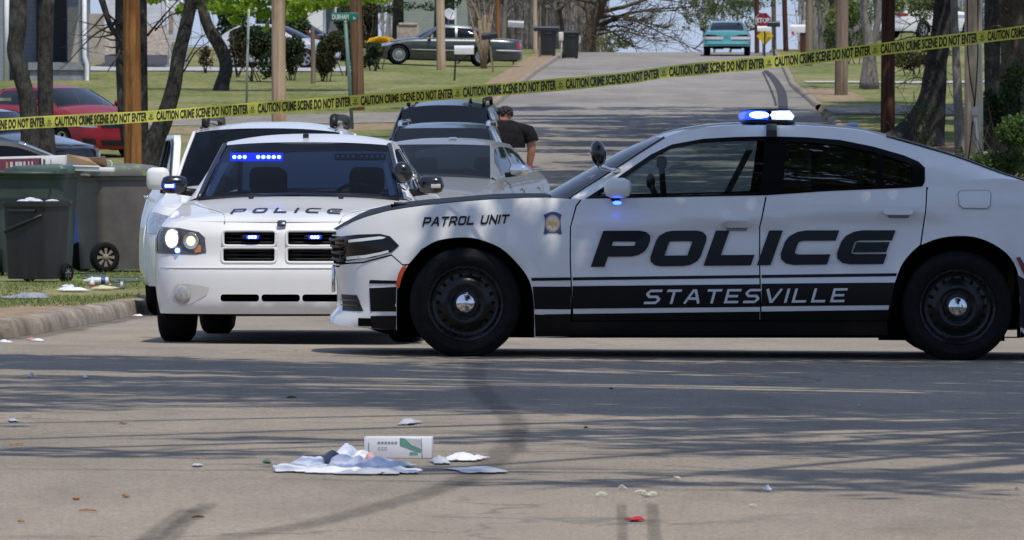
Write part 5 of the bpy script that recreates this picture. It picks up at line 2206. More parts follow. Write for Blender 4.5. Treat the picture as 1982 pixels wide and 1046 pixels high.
def limb(bm, p, d, L, r0, r, depth, tips, bend=0.35, up=0.25, n=6, split=2, fall=0.62, gnarl=1.0):
    """A branching limb; returns nothing, gathers tips."""
    pts, rad = [Vector(p)], [r0]
    d = Vector(d).normalized()
    k = 4
    for i in range(k):
        d = (d + Vector((r.gauss(0, 1), r.gauss(0, 1), r.gauss(0, 0.6) + up)) * bend * 0.33 * gnarl).normalized()
        pts.append(pts[-1] + d * L / k)
        rad.append(lerp(r0, r0 * fall, (i + 1) / k))
    tube(bm, pts, rad, n, False)
    if depth == 0:
        tips.append((pts[-1], d))
        return
    for j in range(split + (1 if r.random() < 0.4 else 0)):
        ax = d.orthogonal().normalized()
        ax = Matrix.Rotation(r.uniform(0, 6.28), 3, d) @ ax
        nd = (Matrix.Rotation(r.uniform(0.35, 0.95), 3, ax) @ d).normalized()
        i = r.choice((2, 3, 4)) if j else 4
        limb(bm, pts[i], nd, L * r.uniform(0.55, 0.8), rad[i] * 0.72, r, depth - 1, tips, bend, up, max(3, n - 1), split, fall, gnarl)


def trunk_path(bm, pix, Y, w_px, n=12, extra=(), flare=1.25, jitter=0.02):
    """Trunk through photograph pixels (top first) at distance Y; w_px widths."""
    P = []
    for i, (px, py) in enumerate(pix):
        P.append((PT(px, py, Y), (w_px[i] if isinstance(w_px, (list, tuple)) else w_px) / 2 / F * Y))
    P = [p for p in P][::-1]                      # base first
    pts = catmull([(p.x, p.y + jitter * noise.noise((p.z, p.x, 2)), p.z, rr) for p, rr in P], 5)
    tube(bm, [q[:3] for q in pts], [q[3] * (1 + 0.06 * noise.noise((q[2] * 3, q[0], 5))) for q in pts], n)
    return Vector(pts[-1][:3]), pts[-1][3]


def bush(name, label, cat, px, Y, w, h, mats, n=900, size=0.16, seed=1, group=None, stems=True, dz=0.0, squash=0.8):
    b = at(px, Y)
    root = empty(name, b, label=label, cat=cat, group=group)
    r = random.Random(seed)
    if stems:
        bm = new()
        tips = []
        for i in range(6):
            limb(bm, (r.uniform(-0.15, 0.15) * w, r.uniform(-0.1, 0.1) * w, -0.05), (r.uniform(-0.6, 0.6), r.uniform(-0.4, 0.4), 1), h * 0.6, 0.02, r, 1, tips, n=5)
        obj('stem', bm, BARK_BROWN, root)
    cl = []
    for i in range(7):
        cl.append(((r.uniform(-0.32, 0.32) * w, r.uniform(-0.25, 0.25) * w, h * r.uniform(0.25, 0.8)), (w * r.uniform(0.22, 0.34), w * 0.28, h * r.uniform(0.2, 0.32) * squash + 0.02)))
    for i, m in enumerate(mats):
        foliage('foliage' if i == 0 else 'blossom' if 'blossom' in m.name else 'foliage', cl if i == 0 else cl[::2], m, root, int(n * (1.0 if i == 0 else 0.45)), size, seed * 7 + i)
    return root


def bare_tree(name, label, px, Y, height, r0, seed, mat=None, group=None, depth=4, leaf=None, nleaf=500, lean=(0, 0), first=0.35, spread=0.8, lsize=0.14, up=0.25, split=2, base=None):
    b = Vector(base) if base is not None else at(px, Y)
    root = empty(name, b, label=label, cat='tree', group=group)
    r = random.Random(seed)
    bm = new()
    tips = []
    pts = [Vector((0, 0, -0.3)), Vector((lean[0] * 0.1, lean[1] * 0.1, height * 0.12)), Vector((lean[0] * 0.35, lean[1] * 0.3, height * first)), Vector((lean[0] * 0.7, lean[1] * 0.7, height * (first + 0.22))), Vector((lean[0], lean[1], height * 0.75))]
    rad = [r0 * 1.35, r0, r0 * 0.82, r0 * 0.55, r0 * 0.3]
    P = catmull([tuple(p) + (q,) for p, q in zip(pts, rad)], 4)
    tube(bm, [p[:3] for p in P], [p[3] for p in P], 9)
    trunk = obj('trunk', bm, mat or BARK_BROWN, root)
    bm = new()
    k0 = int(len(P) * 0.42)
    for i in range(k0, len(P)):
        q = P[i]
        for _ in range(2):
            a = r.uniform(0, 6.28)
            limb(bm, q[:3], (cos(a) * spread, sin(a) * spread, r.uniform(0.2, 0.9)), height * r.uniform(0.16, 0.28), q[3] * 0.5, r, depth - 2, tips, up=up, n=5, split=split)
    obj('limb', bm, mat or BARK_BROWN, root)
    bm = new()
    for p, d in tips:
        for _ in range(3):
            e = (d + Vector((r.gauss(0, 0.6), r.gauss(0, 0.6), r.gauss(0.1, 0.5)))).normalized()
            L = height * r.uniform(0.05, 0.11)
            mid_ = p + e * L * 0.5 + Vector((r.gauss(0, 0.1), r.gauss(0, 0.1), 0)) * L
            tube(bm, [p, mid_, p + e * L], [0.018, 0.012, 0.006], 3, False)
    obj('twigs', bm, mat or BARK_BROWN, root)['kind'] = 'stuff'
    if leaf:
        foliage('crown', [(tuple(p), (height * 0.06,) * 3) for p, d in tips], leaf, root, nleaf, lsize, seed)
    return root


# ------------------------------------------------------------------ utility poles
def pole(px0, py0, pxt, w, Y, mat, label, height=9.0, group='utility poles along the street', arm=False):
    b = at(px0, Y)
    top = PT(pxt, 0, Y)
    d = Vector((top.x - b.x, 0, top.z - b.z))
    d = d / d.z
    root = empty('utility_pole', b, label=label, cat='utility pole', group=group)
    bm = new()
    r0 = w / 2 / F * Y
    pts = [d * h for h in (-0.4, 0.0, 0.6, 1.5, 3.0, 5.0, 7.0, height)]
    tube(bm, pts, [r0 * k for k in (1.06, 1.05, 1.02, 1.0, 0.97, 0.92, 0.88, 0.84)], 18)
    obj('shaft', bm, mat, root, angle=60)
    bm = new()
    box(bm, -1.1, -0.06, height - 0.7, 1.1, 0.06, height - 0.58)
    obj('cross_arm', bm, mat, root, smooth=False).location = (d.x * height, 0, 0)
    for x in (-1.0, -0.4, 0.4, 1.0):
        bm = new()
        tube(bm, [(x, 0, height - 0.58), (x, 0, height - 0.42)], [0.03, 0.045], 8)
        obj('insulator', bm, plain('grey porcelain', (0.4, 0.4, 0.38), 0.3), root).location = (d.x * height, 0, 0)
    return root


P1 = pole(258, 340, 255, 34, 124, POLE_ORANGE, 'thick orange brown utility pole behind the dustbins')
P2 = pole(540, 232, 539, 27, 170, POLE_PALE, 'pale weathered utility pole left of the green street name sign')
P3 = pole(694, 212, 688, 24, 186, POLE_BROWN, 'brown utility pole touching the right end of the street name sign')
P4 = pole(854, 137, 852, 17, 245, POLE_PALE, 'pale utility pole standing in front of the dark green sedan')
P5 = pole(1036, 105, 1035, 9, 300, POLE_PALE, 'slim pale pole behind the wide black mailbox')
P6 = pole(964, 90, 963, 8, 318, POLE_ORANGE, 'thin orange pole beyond the tail of the dark green sedan')
P7 = pole(1465, 103, 1464, 9, 312, POLE_RED, 'thin dark pole just behind the stop sign')
P8 = pole(1498, 95, 1497, 9, 322, POLE_GREY, 'thin grey pole behind the small black mailbox')
P9 = pole(1521, 98, 1518, 10, 308, POLE_RED, 'thin dark brown pole with pale conduit between two mailboxes')
P10 = pole(1565, 136, 1566, 14, 258, POLE_GREY, 'knotty tan pole beside the white mailbox with red flag')
P11 = pole(1628, 193, 1630, 25, 204, POLE_GREY, 'grey brown utility pole in the right lawn before the forked tree')
P12 = pole(1718, 262, 1719, 27, 158, POLE_RED, 'dark red utility pole rising behind the rear of the patrol car')
P13 = pole(1884, 340, 1882, 33, 122, POLE_PALE, 'pale utility pole with grey meter box and conduit on the right')
# fittings of the right-hand pole
bm = new()
k = F / 122.0
def q13(px, py, dy=-0.19):
    w_ = PT(px, py, 122)
    return Vector((w_.x, 122 + dy, w_.z)) - P13.location
tube(bm, [q13(1900, 345, -0.02), q13(1899, 200, -0.02), q13(1896, 0, -0.02), q13(1894, -200, -0.02)], 0.028, 8)
obj('conduit', bm, plain('galvanised conduit', (0.42, 0.44, 0.46), 0.45, metal=0.4), P13)
bm = new()
c = q13(1886, 216, -0.21)
box(bm, c.x - 0.055, c.y - 0.04, c.z - 0.075, c.x + 0.055, c.y + 0.05, c.z + 0.075, 0.012)
mb_ = obj('meter_box', bm, plain('grey meter box', (0.38, 0.39, 0.40), 0.5), P13)
bm = new()
tube(bm, [q13(1886, 226), q13(1887, 240), q13(1889, 262), q13(1890, 345)], 0.028, 8)
obj('riser', bm, plain('pale grey pipe', (0.5, 0.51, 0.54), 0.4), P13)
for pth in ([(1870, 0), (1871, 100), (1876, 150), (1884, 195), (1884, 208)], [(1891, 0), (1891, 110), (1888, 160), (1885, 205)], [(1881, 235), (1876, 280), (1869, 345)]):
    bm = new()
    tube(bm, [q13(*p) for p in pth], 0.012, 5)
    obj('cable', bm, BLACK, P13)

# ------------------------------------------------------------------ trees on the left
def tree_root(name, label, px, Y, group=None, py=None):
    return empty(name, at(px, Y), label=label, cat='tree', group=group)


def pix_tree(name, label, Y, stems, mat, seed=3, group=None, twigs=(), leaf=None, above=True):
    """A tree whose stems follow photograph pixels; limbs continue above the frame."""
    base = at(stems[0][0][-1][0], Y)
    root = empty(name, base, label=label, cat='tree', group=group)
    r = random.Random(seed)
    tips = []
    for pix, w in stems:
        bm = new()
        t, rad = trunk_path(bm, pix, Y, w)
        for v in bm.verts:
            v.co -= base
        t = t - base
        if above:
            for i in range(4):
                limb(bm, t - Vector((0, 0, 0.05)), (r.uniform(-0.7, 0.7), r.uniform(-0.7, 0.7), 1), r.uniform(1.6, 2.6), rad * 0.8, r, 3, tips, n=7)
        obj('trunk', bm, mat, root)
    for tw in twigs:
        bm = new()
        pts = [PT(px, py, Y - 0.3) - base for px, py in tw[0]]
        w = tw[1] / 2 / F * Y
        C = catmull([tuple(p) for p in pts], 4)
        tube(bm, C, [lerp(w, w * 0.35, i / (len(C) - 1)) for i in range(len(C))], 6)
        for i in range(2, len(C), 2):
            p = Vector(C[i])
            for _ in range(2):
                e = Vector((r.gauss(0, 1), r.gauss(0, 0.6), r.gauss(-0.1, 0.8))).normalized()
                L = r.uniform(0.3, 0.9)
                tube(bm, [p, p + e * L * 0.5 + Vector((0, 0, -0.03)), p + e * L], [w * 0.4, w * 0.28, w * 0.12], 4, False)
        obj('branch', bm, mat, root)
    if tips:
        bm = new()
        for p, d in tips:
            for _ in range(3):
                e = (d + Vector((r.gauss(0, 0.5), r.gauss(0, 0.5), r.gauss(0, 0.5)))).normalized()
                tube(bm, [p, p + e * 0.6], [0.012, 0.005], 3, False)
        obj('twigs', bm, mat, root)['kind'] = 'stuff'
    if leaf and tips:
        foliage('crown', [(tuple(p), (0.9, 0.9, 0.6)) for p, d in tips], leaf, root, 2500, 0.12, seed)
    return root


pix_tree('tree', 'leftmost dark tree trunk, kinked, before the red car', 118, [([(36, -10), (34, 60), (30, 100), (42, 150), (55, 210), (62, 352)], [36, 34, 33, 32, 34, 44])], BARK, 3)
pix_tree('tree', 'straight dark tree trunk next to the kinked one, before the red car', 118.6, [([(90, -10), (88, 100), (88, 190), (90, 250), (92, 352)], [33, 31, 30, 31, 42])], BARK, 4)
pix_tree('tree', 'forking dark tree with a trunk leaning right behind the orange brown pole', 129,
         [([(374, -10), (358, 60), (346, 110), (336, 170), (318, 230), (298, 280), (284, 335)], [26, 26, 28, 30, 36, 44, 60]), ([(277, -10), (278, 100), (279, 220), (280, 320)], [16, 15, 16, 20]),
          ([(234, -10), (233, 60), (234, 150), (240, 250), (262, 330)], [22, 20, 18, 18, 24])],
         BARK, 5, twigs=[([(196, -5), (214, 50), (232, 78), (244, 100)], 14), ([(232, 40), (180, 70), (135, 118)], 5), ([(285, 70), (310, 40), (350, -5)], 6), ([(300, 60), (330, 30), (372, 20)], 4),
                         ([(355, 140), (380, 100), (410, 78)], 4), ([(360, 120), (392, 70), (415, 72)], 3), ([(245, 30), (200, 50), (150, 40)], 3)])

# the crooked maple with fresh leaves, crown hanging into the top of the picture
MY = 214.0
mroot = pix_tree('maple_tree', 'crooked dark maple with bright fresh green leaves', MY, [([(392, -10), (396, 30), (408, 62), (428, 95), (438, 130), (430, 165), (426, 192)], [24, 22, 24, 26, 26, 30, 42])], BARK, 8, above=False)
r = random.Random(12)
cl = []
for px, py, w, h in [(330, -12, 34, 16), (300, -5, 22, 18), (390, 6, 30, 16), (430, 12, 36, 20), (470, 14, 34, 22), (505, 26, 24, 16), (500, 0, 40, 20), (560, 6, 40, 18), (600, 12, 40, 16), (640, 4, 40, 16), (690, 0, 36, 14), (735, -2, 30, 12), (355, 20, 18, 14),
                     (455, 40, 16, 10), (515, 55, 9, 9), (562, 32, 16, 9), (545, -40, 160, 40), (400, -50, 120, 40), (680, -45, 90, 36), (585, 28, 14, 8)]:
    p = PT(px, py, MY + r.uniform(-1.5, 1.5)) - mroot.location
    cl.append((tuple(p), (w / F * MY, 0.8, h / F * MY)))
foliage('crown', cl, LEAF_BRIGHT, mroot, 9000, 0.17, 5)
bm = new()
for px, py in ((560, 5), (470, 10), (640, 5), (330, -5), (720, -5)):
    p0 = PT(400, -25, MY) - mroot.location
    p1 = PT(px, py, MY) - mroot.location
    tube(bm, [p0, (p0 + p1) / 2 + Vector((0, 0, 0.2)), p1], [0.09, 0.06, 0.02], 6)
tube(bm, [PT(392, -8, MY) - mroot.location, PT(400, -60, MY) - mroot.location], [0.16, 0.12], 8)
obj('limb', bm, BARK, mroot)

# shrubs on the left lawn
bush('shrub', 'dark evergreen shrub between the maple trunk and the pale pole', 'shrub', 494, 224, 1.35, 2.0, [LEAF_DARK, LEAF_RUST], 3600, 0.12, 2)
bush('shrub', 'reddish shrub just right of the crooked maple trunk', 'shrub', 462, 230, 0.7, 1.6, [LEAF_RUST, LEAF_DARK], 700, 0.12, 3)
bush('shrub', 'orange leaved thin shrub left of the crooked maple trunk', 'shrub', 398, 236, 0.55, 1.0, [LEAF_RUST], 300, 0.12, 4)
bush('shrub', 'dark shrub between the pale pole and the white hatchback', 'shrub', 566, 226, 0.7, 1.5, [LEAF_DARK], 1800, 0.12, 5)
bush('shrub', 'tall rust and green shrub behind the grey wooden post', 'shrub', 632, 225, 1.1, 1.65, [LEAF_DARK, LEAF_RUST], 3000, 0.11, 6)
bush('shrub', 'very dark evergreen between the street sign and the brown pole', 'shrub', 672, 232, 0.75, 2.6, [LEAF_DARK], 1600, 0.12, 7)
bush('shrub', 'dark evergreen bush below the yellow forsythia', 'shrub', 722, 240, 0.85, 1.0, [LEAF_DARK], 1200, 0.12, 8)
bush('forsythia', 'bright yellow forsythia in bloom before the dark green sedan', 'shrub', 735, 243, 1.15, 1.15, [LEAF_YELLOW], 2600, 0.09, 9, squash=0.5)
for o in list(COL.objects):
    if o.name == 'forsythia':
        fx = [c for c in children_of(o) if c.name.startswith('foliage')][0]
        fx.name = 'blossom'
        for v in fx.data.vertices:
            v.co.z = 1.02 + (v.co.z - 0.6) * 0.36
bm = new()
Y = 222
b = at(606, Y)
tube(bm, [(0, 0, -0.1), (0.01, 0, 0.9), (-0.02, 0, zpx(54, Y) - b.z)], [0.075, 0.07, 0.065], 10)
tag(obj('wooden_post', bm, POLE_GREY, loc=b, angle=50), 'short grey wooden post in front of the rust and green shrub', 'post')

bush('shrub', 'deep green hedge-like shrub in the shade under the fresh maple leaves', 'shrub', 452, 250, 1.7, 2.6, [LEAF_DARK, LEAF_MID], 3000, 0.14, 51)
bush('shrub', 'dark undergrowth behind the silver white hatchback', 'shrub', 545, 262, 2.2, 2.8, [LEAF_DARK, LEAF_MID], 3200, 0.15, 52)
bush('shrub', 'dark laurel behind the street name sign', 'shrub', 690, 262, 1.4, 3.0, [LEAF_DARK, LEAF_RUST], 2600, 0.15, 53)
bush('shrub', 'tangled brush filling the gap right of the forked grey trunk', 'shrub', 1648, 262, 2.0, 2.6, [LEAF_MID, LEAF_BUD], 2200, 0.13, 54)
bush('shrub', 'loose budding shrub in front of the white SUV under the trees', 'shrub', 1772, 286, 2.6, 2.3, [LEAF_MID, LEAF_BUD], 1500, 0.12, 56)
bush('shrub', 'brown undergrowth behind the flared dark trunk', 'shrub', 1770, 235, 2.2, 1.2, [LEAF_RUST, LEAF_MID], 1500, 0.13, 55)
# crape myrtle beside the dark green sedan
Y = 250.0
b = at(938, Y)
root = empty('crape_myrtle', b, label='multi-stemmed tan tree standing before the boot of the dark green sedan', cat='tree')
r = random.Random(5)
tips = []
for tx, ty, w in ((918, 60, 8), (928, 40, 9), (938, 30, 8), (946, 45, 7), (933, 60, 7), (952, 30, 6)):
    bm = new()
    p1 = PT(tx, ty, Y) - b
    tube(bm, [(r.uniform(-.05, .05), r.uniform(-.08, .08), -0.05), p1 * 0.5 + Vector((r.uniform(-.03, .03), 0, 0)), p1], [w / F * Y * 0.62, w / F * Y * 0.5, w / F * Y * 0.36], 8)
    limb(bm, p1, (p1.x * 0.8, r.uniform(-0.4, 0.4), 1), 1.3, w / F * Y * 0.3, r, 3, tips, n=5)
    obj('trunk', bm, BARK_TAN, root)
foliage('crown', [(tuple(p), (0.3, 0.3, 0.3)) for p, d in tips], LEAF_BUD, root, 500, 0.07, 3)

# conifers behind the dark green sedan and the small yard things there
for i, (px, Y, h, lab) in enumerate(((770, 300, 8.5, 'dark conifer whose boughs hang above the yellow forsythia'), (850, 310, 9, 'dark conifer hanging over the satellite dish'), (720, 292, 8, 'dark conifer behind the brown utility pole'))):
    b = at(px, Y)
    root = empty('conifer', b, label=lab, cat='tree')
    bm = new()
    tube(bm, [(0, 0, -0.2), (0.05, 0, h * 0.5), (0, 0, h)], [0.26, 0.18, 0.04], 9)
    obj('trunk', bm, BARK, root)
    r = random.Random(40 + i)
    cl = [((r.uniform(-1.1, 1.1), r.uniform(-0.8, 0.8), 1.7 + h * 0.09 * k + r.uniform(0, 0.4)), (r.uniform(0.35, 0.75), 0.5, r.uniform(0.16, 0.34))) for k in range(9) for _ in range(3)]
    foliage('crown', cl, LEAF_DARK, root, 3200, 0.13, 60 + i)
b = at(790, 272)
root = empty('stone_chimney', b, label='squat tan masonry stack behind the bonnet of the dark green sedan', cat='chimney')
bm = new()
box(bm, -0.42, -0.3, -0.1, 0.42, 0.3, 1.25, 0.03)
obj('stack', bm, plain('tan masonry', (0.33, 0.27, 0.22), 0.9, var=0.3, scale=7, bump=0.4), root)
bm = new()
box(bm, -0.36, -0.34, 1.25, 0.36, 0.34, 1.36, 0.03)
obj('cap', bm, plain('tan masonry cap', (0.38, 0.32, 0.26), 0.9, var=0.3, scale=7), root)
b = at(868, 300)
root = empty('satellite_dish', b, label='grey satellite dish on a pole above the dark green sedan', cat='satellite dish')
bm = new()
tube(bm, [(0, 0, 0), (0, 0, 1.35)], 0.03, 8)
obj('mast', bm, plain('grey steel', (0.3, 0.31, 0.32), 0.5), root)
bm = new()
Mx = Matrix.Translation((0.05, -0.1, 1.5)) @ Matrix.Rotation(radians(62), 4, 'X') @ Matrix.Rotation(radians(25), 4, 'Y')
lathe(bm, [(0, 0.0), (0.1, 0.008), (0.2, 0.03), (0.26, 0.055), (0.265, 0.05), (0.2, 0.02), (0.1, -0.005), (0, -0.012)], 24, Mx)
obj('reflector', bm, plain('grey dish', (0.42, 0.43, 0.45), 0.5), root)
bm = new()
tube(bm, [Mx @ Vector((0, -0.25, 0.03)), Mx @ Vector((0, -0.05, 0.33))], 0.012, 6)
obj('feed_arm', bm, BLACK, root)

# woods beyond the crest, bare in early spring
r = random.Random(77)
WOODS = [(882, 345), (897, 362), (905, 338), (918, 350), (956, 340), (974, 335), (985, 352), (1003, 342), (1018, 360), (1050, 345), (1062, 338), (1078, 356), (1092, 342), (1108, 350), (1122, 340), (1146, 336), (1158, 352),
         (1590, 330), (1605, 315), (1640, 322), (1655, 305), (1668, 318), (1580, 345), (1700, 310), (1735, 325), (1420, 380), (1445, 372)]
wood_labels = ['slim', 'leaning', 'dense', 'pale']
for i, (px, Y) in enumerate(WOODS):
    base = at(px, min(Y, 344))
    base.y = Y
    left = px < 1300
    o = bare_tree('bare_tree', ('bare grey tree in the woods beyond the crest of the street' if left else 'thin budding tree behind the mailboxes on the right') if px not in (1420, 1445) else 'faint bare tree beyond the crest behind the teal sedan',
                  px, Y, r.uniform(8, 12) if left else r.uniform(7, 10) if px > 1500 else 5.0, r.uniform(0.07, 0.15) if px not in (1420, 1445) else 0.07, 100 + i, BARK_GREY if i % 3 else BARK_BROWN,
                  group='bare trees beyond the crest' if left else 'budding trees on the right' if px > 1500 else 'faint trees behind the teal sedan', depth=4, leaf=(LEAF_BUD if i % 2 else None) if left else LEAF_MID, nleaf=300 if left else 2600,
                  lean=(r.uniform(-0.8, 0.8), 0), first=0.28, base=base, lsize=0.11 if left else 0.16)
bare_tree('spreading_tree', 'big bare tree at the crest spreading its boughs over the street', 1138, 322, 9.5, 0.25, 21, BARK_BROWN, depth=4, leaf=LEAF_BUD, nleaf=1600, lean=(1.6, 0), first=0.22, spread=1.6, lsize=0.09, up=0.05, split=3)
# low boughs reaching right
root = [o for o in COL.objects if o.name == 'spreading_tree'][0]
r = random.Random(9)
bm = new()
tips = []
for tx, ty in ((1330, 20), (1300, 60), (1290, 82), (1345, 95), (1250, 40), (1385, 10), (1230, 95), (1265, 70)):
    p1 = PT(tx, ty, 322 + r.uniform(-2, 2)) - root.location
    p0 = Vector((0.1, 0, r.uniform(0.7, 1.8)))
    C = catmull([tuple(p0), tuple(p0.lerp(p1, 0.4) + Vector((0, 0, 0.35))), tuple(p0.lerp(p1, 0.75) + Vector((0, 0, 0.15))), tuple(p1)], 5)
    tube(bm, C, [lerp(0.062, 0.010, i / (len(C) - 1)) for i in range(len(C))], 5)
    for i in range(5, len(C)):
        for _ in range(2):
            limb(bm, C[i], (r.gauss(0.5, 0.6), r.gauss(0, 0.5), r.gauss(0.1, 0.6)), r.uniform(0.4, 0.9), 0.022, r, 1, tips, n=3)
obj('bough', bm, BARK_BROWN, root)
foliage('buds', [(tuple(p), (0.25, 0.25, 0.2)) for p, d in tips], LEAF_BUD, root, 500, 0.06, 3)
bush('shrub', 'pale yellow green bush on the crest left of the empty sky', 'shrub', 1190, 338, 1.9, 1.3, [LEAF_BUD, LEAF_MID], 900, 0.11, 31)
bush('shrub', 'tangled brown brush at the foot of the spreading tree', 'shrub', 1140, 318, 1.6, 1.5, [LEAF_RUST], 350, 0.1, 32)

# ------------------------------------------------------------------ trees on the right
pix_tree('tree', 'grey trunk forking low in the right lawn behind the grey brown pole', 213, [([(1672, -10), (1672, 30), (1680, 70), (1683, 110), (1682, 172)], [14, 15, 20, 26, 40]), ([(1712, -10), (1702, 30), (1690, 80), (1684, 110)], [11, 12, 14, 16])], BARK_GREY, 14, leaf=LEAF_MID)
pix_tree('tree', 'huge dark trunk with a flared foot beyond the patrol car', 150, [([(1828, -10), (1822, 60), (1812, 120), (1806, 180), (1796, 225), (1782, 262), (1770, 292)], [40, 40, 44, 52, 72, 104, 150])], BARK, 15,
         twigs=[([(1808, 100), (1780, 90), (1742, 105)], 3), ([(1806, 130), (1775, 120), (1738, 138)], 3), ([(1812, 60), (1780, 40), (1745, 60)], 4), ([(1815, 20), (1790, 10), (1750, 30)], 4), ([(1806, 160), (1770, 150), (1735, 170)], 3), ([(1804, 110), (1770, 130), (1750, 160)], 2.5)])
pix_tree('tree', 'pale slender trunk tight beside the pole with the meter box', 131, [([(1846, -10), (1848, 60), (1852, 150), (1856, 240), (1860, 325)], [14, 15, 17, 20, 26])], BARK_GREY, 16, leaf=LEAF_MID)
pix_tree('tree', 'broad brown trunk at the right edge of the picture in ivy', 140, [([(1962, -10), (1966, 80), (1964, 180), (1960, 260), (1950, 320)], [62, 60, 64, 72, 90])], BARK_BROWN, 17,
         twigs=[([(1950, 60), (1925, 50), (1905, 75)], 4), ([(1948, 100), (1930, 110), (1908, 130)], 3), ([(1950, 20), (1930, 10), (1904, 25)], 4), ([(1950, 150), (1925, 150), (1910, 175)], 3), ([(1952, 190), (1930, 200), (1905, 190)], 3)])
pix_tree('tree', 'dark mottled trunk between the meter pole and the ivy trunk', 146, [([(1922, -10), (1920, 100), (1922, 200), (1924, 320)], [34, 32, 34, 44])], BARK, 18, twigs=[([(1918, 40), (1900, 60), (1880, 40)], 3)])
bush('ivy_bush', 'leafy green bush filling the right edge beside the pole with the meter box', 'shrub', 1955, 118, 1.5, 1.35, [LEAF_MID, LEAF_DARK], 2600, 0.085, 41)
bush('ivy_bush', 'tall loose green bush around the ivy trunk at the right edge', 'shrub', 1938, 134, 0.9, 2.2, [LEAF_DARK, LEAF_MID], 1500, 0.09, 42)
bush('sapling', 'thin green sapling before the flared dark trunk', 'shrub', 1776, 140, 0.75, 1.5, [LEAF_MID], 260, 0.07, 43)
bush('sapling', 'low green sprig beside the pale slender trunk', 'shrub', 1850, 124, 0.5, 0.65, [LEAF_MID], 220, 0.07, 44)

# ------------------------------------------------------------------ shade trees outside the frame (their branches shade the street)
def shade_tree(label, X, Y, z0, trunk_h, clumps, n, size, seed, mat=LEAF_MID):
    root = empty('street_tree', (X, Y, z0), label=label, cat='tree')
    bm = new()
    top = Vector((0, 0, trunk_h))
    tube(bm, [(0, 0, -0.3), (0.05, 0, trunk_h * 0.5), top], [0.34, 0.27, 0.2], 10)
    r = random.Random(seed)
    for c, rad in clumps:
        p = Vector(c) - root.location
        tube(bm, [top, top.lerp(p, 0.5) + Vector((r.gauss(0, .2), r.gauss(0, .2), 0.3)), p], [0.13, 0.07, 0.03], 6)
        for _ in range(14):
            e = Vector((r.gauss(0, 1) * rad[0], r.gauss(0, 1) * rad[1], r.gauss(0, 1) * rad[2])) * 0.7
            tube(bm, [p, p + e * 0.5 + Vector((r.gauss(0, .1), r.gauss(0, .1), .1)), p + e], [0.035, 0.02, 0.008], 4, False)
    obj('trunk', bm, BARK_BROWN, root)
    foliage('crown', [(tuple(Vector(c) - root.location), rad) for c, rad in clumps], mat, root, n, size, seed, shape=2.2)
    return root

# clumps are given by where their shade falls: ground point + height, moved up along the sun
def up_sun(x, y, h, z0=0.0):
    return (x + SUN_VEC.x / SUN_VEC.z * h, y + SUN_VEC.y / SUN_VEC.z * h, z0 + h)


r = random.Random(3)


def shade_clumps(n, pick, size, hh):
    out = []
    while len(out) < n:
        q = pick()
        if q:
            out.append((up_sun(q[0], q[1], r.uniform(*hh), q[2]), tuple(k * r.uniform(0.6, 1.4) for k in size)))
    return out


fg = lin([(27, 0.06), (30, 0.16), (32, 0.35), (35, 0.7), (39, 0.95), (43.2, 1.0), (44.2, 0.9)])


def pick_ground():
    X, Y = r.uniform(-4.2, 5.2), r.uniform(27, 44.4)
    k = fg(Y) * lerp(0.42, 1.0, sstep(-1.6, 1.0, X - (44 - Y) * 0.05))
    if X < -1.0 and Y > 41.5:
        k *= 1.7
    return (X, Y, 0.0) if r.random() < k and noise.noise((X * 0.35, Y * 0.30, 8)) > -0.22 else None


def pick_car():
    X, Y = r.uniform(-0.95, 4.8), r.uniform(44.9, 46.9)
    return (X, Y, 0.0) if r.random() < sstep(-1.2, 0.3, X) else None


def pick_hill():
    X, Y = r.uniform(-3.0, 15), r.uniform(122, 194)
    k = sstep(-3.5, 0.5, X - (Y - 122) * 0.02) * (0.75 + 0.25 * sstep(150, 185, Y))
    return (X, Y, zroad(min(X, 9), Y)) if r.random() < k else None


near1 = shade_clumps(230, pick_ground, (1.1, 0.5, 0.4), (10, 14))
near2 = shade_clumps(40, pick_car, (0.75, 0.5, 0.4), (6.5, 8.5))
shade_tree('tall street tree whose boughs overhang the patrol car', 6.8, 42.5, 0, 6.0, near2, 3500, 0.24, 5)
shade_tree('budding street tree by the right kerb shading the near asphalt', 6.6, 35.5, 0, 6.5, near1, 19000, 0.25, 8)
far = shade_clumps(300, pick_hill, (1.5, 1.5, 0.6), (8, 12))
far.sort(key=lambda c: c[0][1])
shade_tree('tall roadside tree shading the lower hill', 11.5, 134, zside(11.5, 134), 7.0, far[:80], 12500, 0.52, 6)
shade_tree('tall roadside tree shading the middle of the hill', 13.0, 158, zside(13, 158), 7.0, far[80:180], 17000, 0.52, 7)
shade_tree('tall roadside tree shading the upper hill', 13.0, 182, zside(13, 182), 7.0, far[180:], 21000, 0.52, 9)

# the far side of the crossing, behind the photographer: what the paint and glass of the patrol car mirror
for i, (X, Y, h) in enumerate(((-26, -34, 11), (-17, -30, 13), (-9, -38, 12), (-1, -33, 14), (8, -36, 12), (16, -31, 13), (25, -35, 12), (33, -40, 14), (-35, -42, 14))):
    cl = [((X + r.gauss(0, 1.6), Y + r.gauss(0, 1.2), h * r.uniform(0.3, 0.95)), (2.2, 2.0, 1.5)) for _ in range(9)]
    shade_tree(('green street tree on the near side', 'leafy street tree on the near side of the crossing')[i % 2], X, Y, 0, h * 0.4, cl, 1500, 0.7, 90 + i)['group'] = 'trees on the near side of the crossing'
for o_ in COL.objects:
    if o_.get('group') == 'trees on the near side of the crossing':
        o_['label'] = 'leafy street tree on the near side of the crossing'

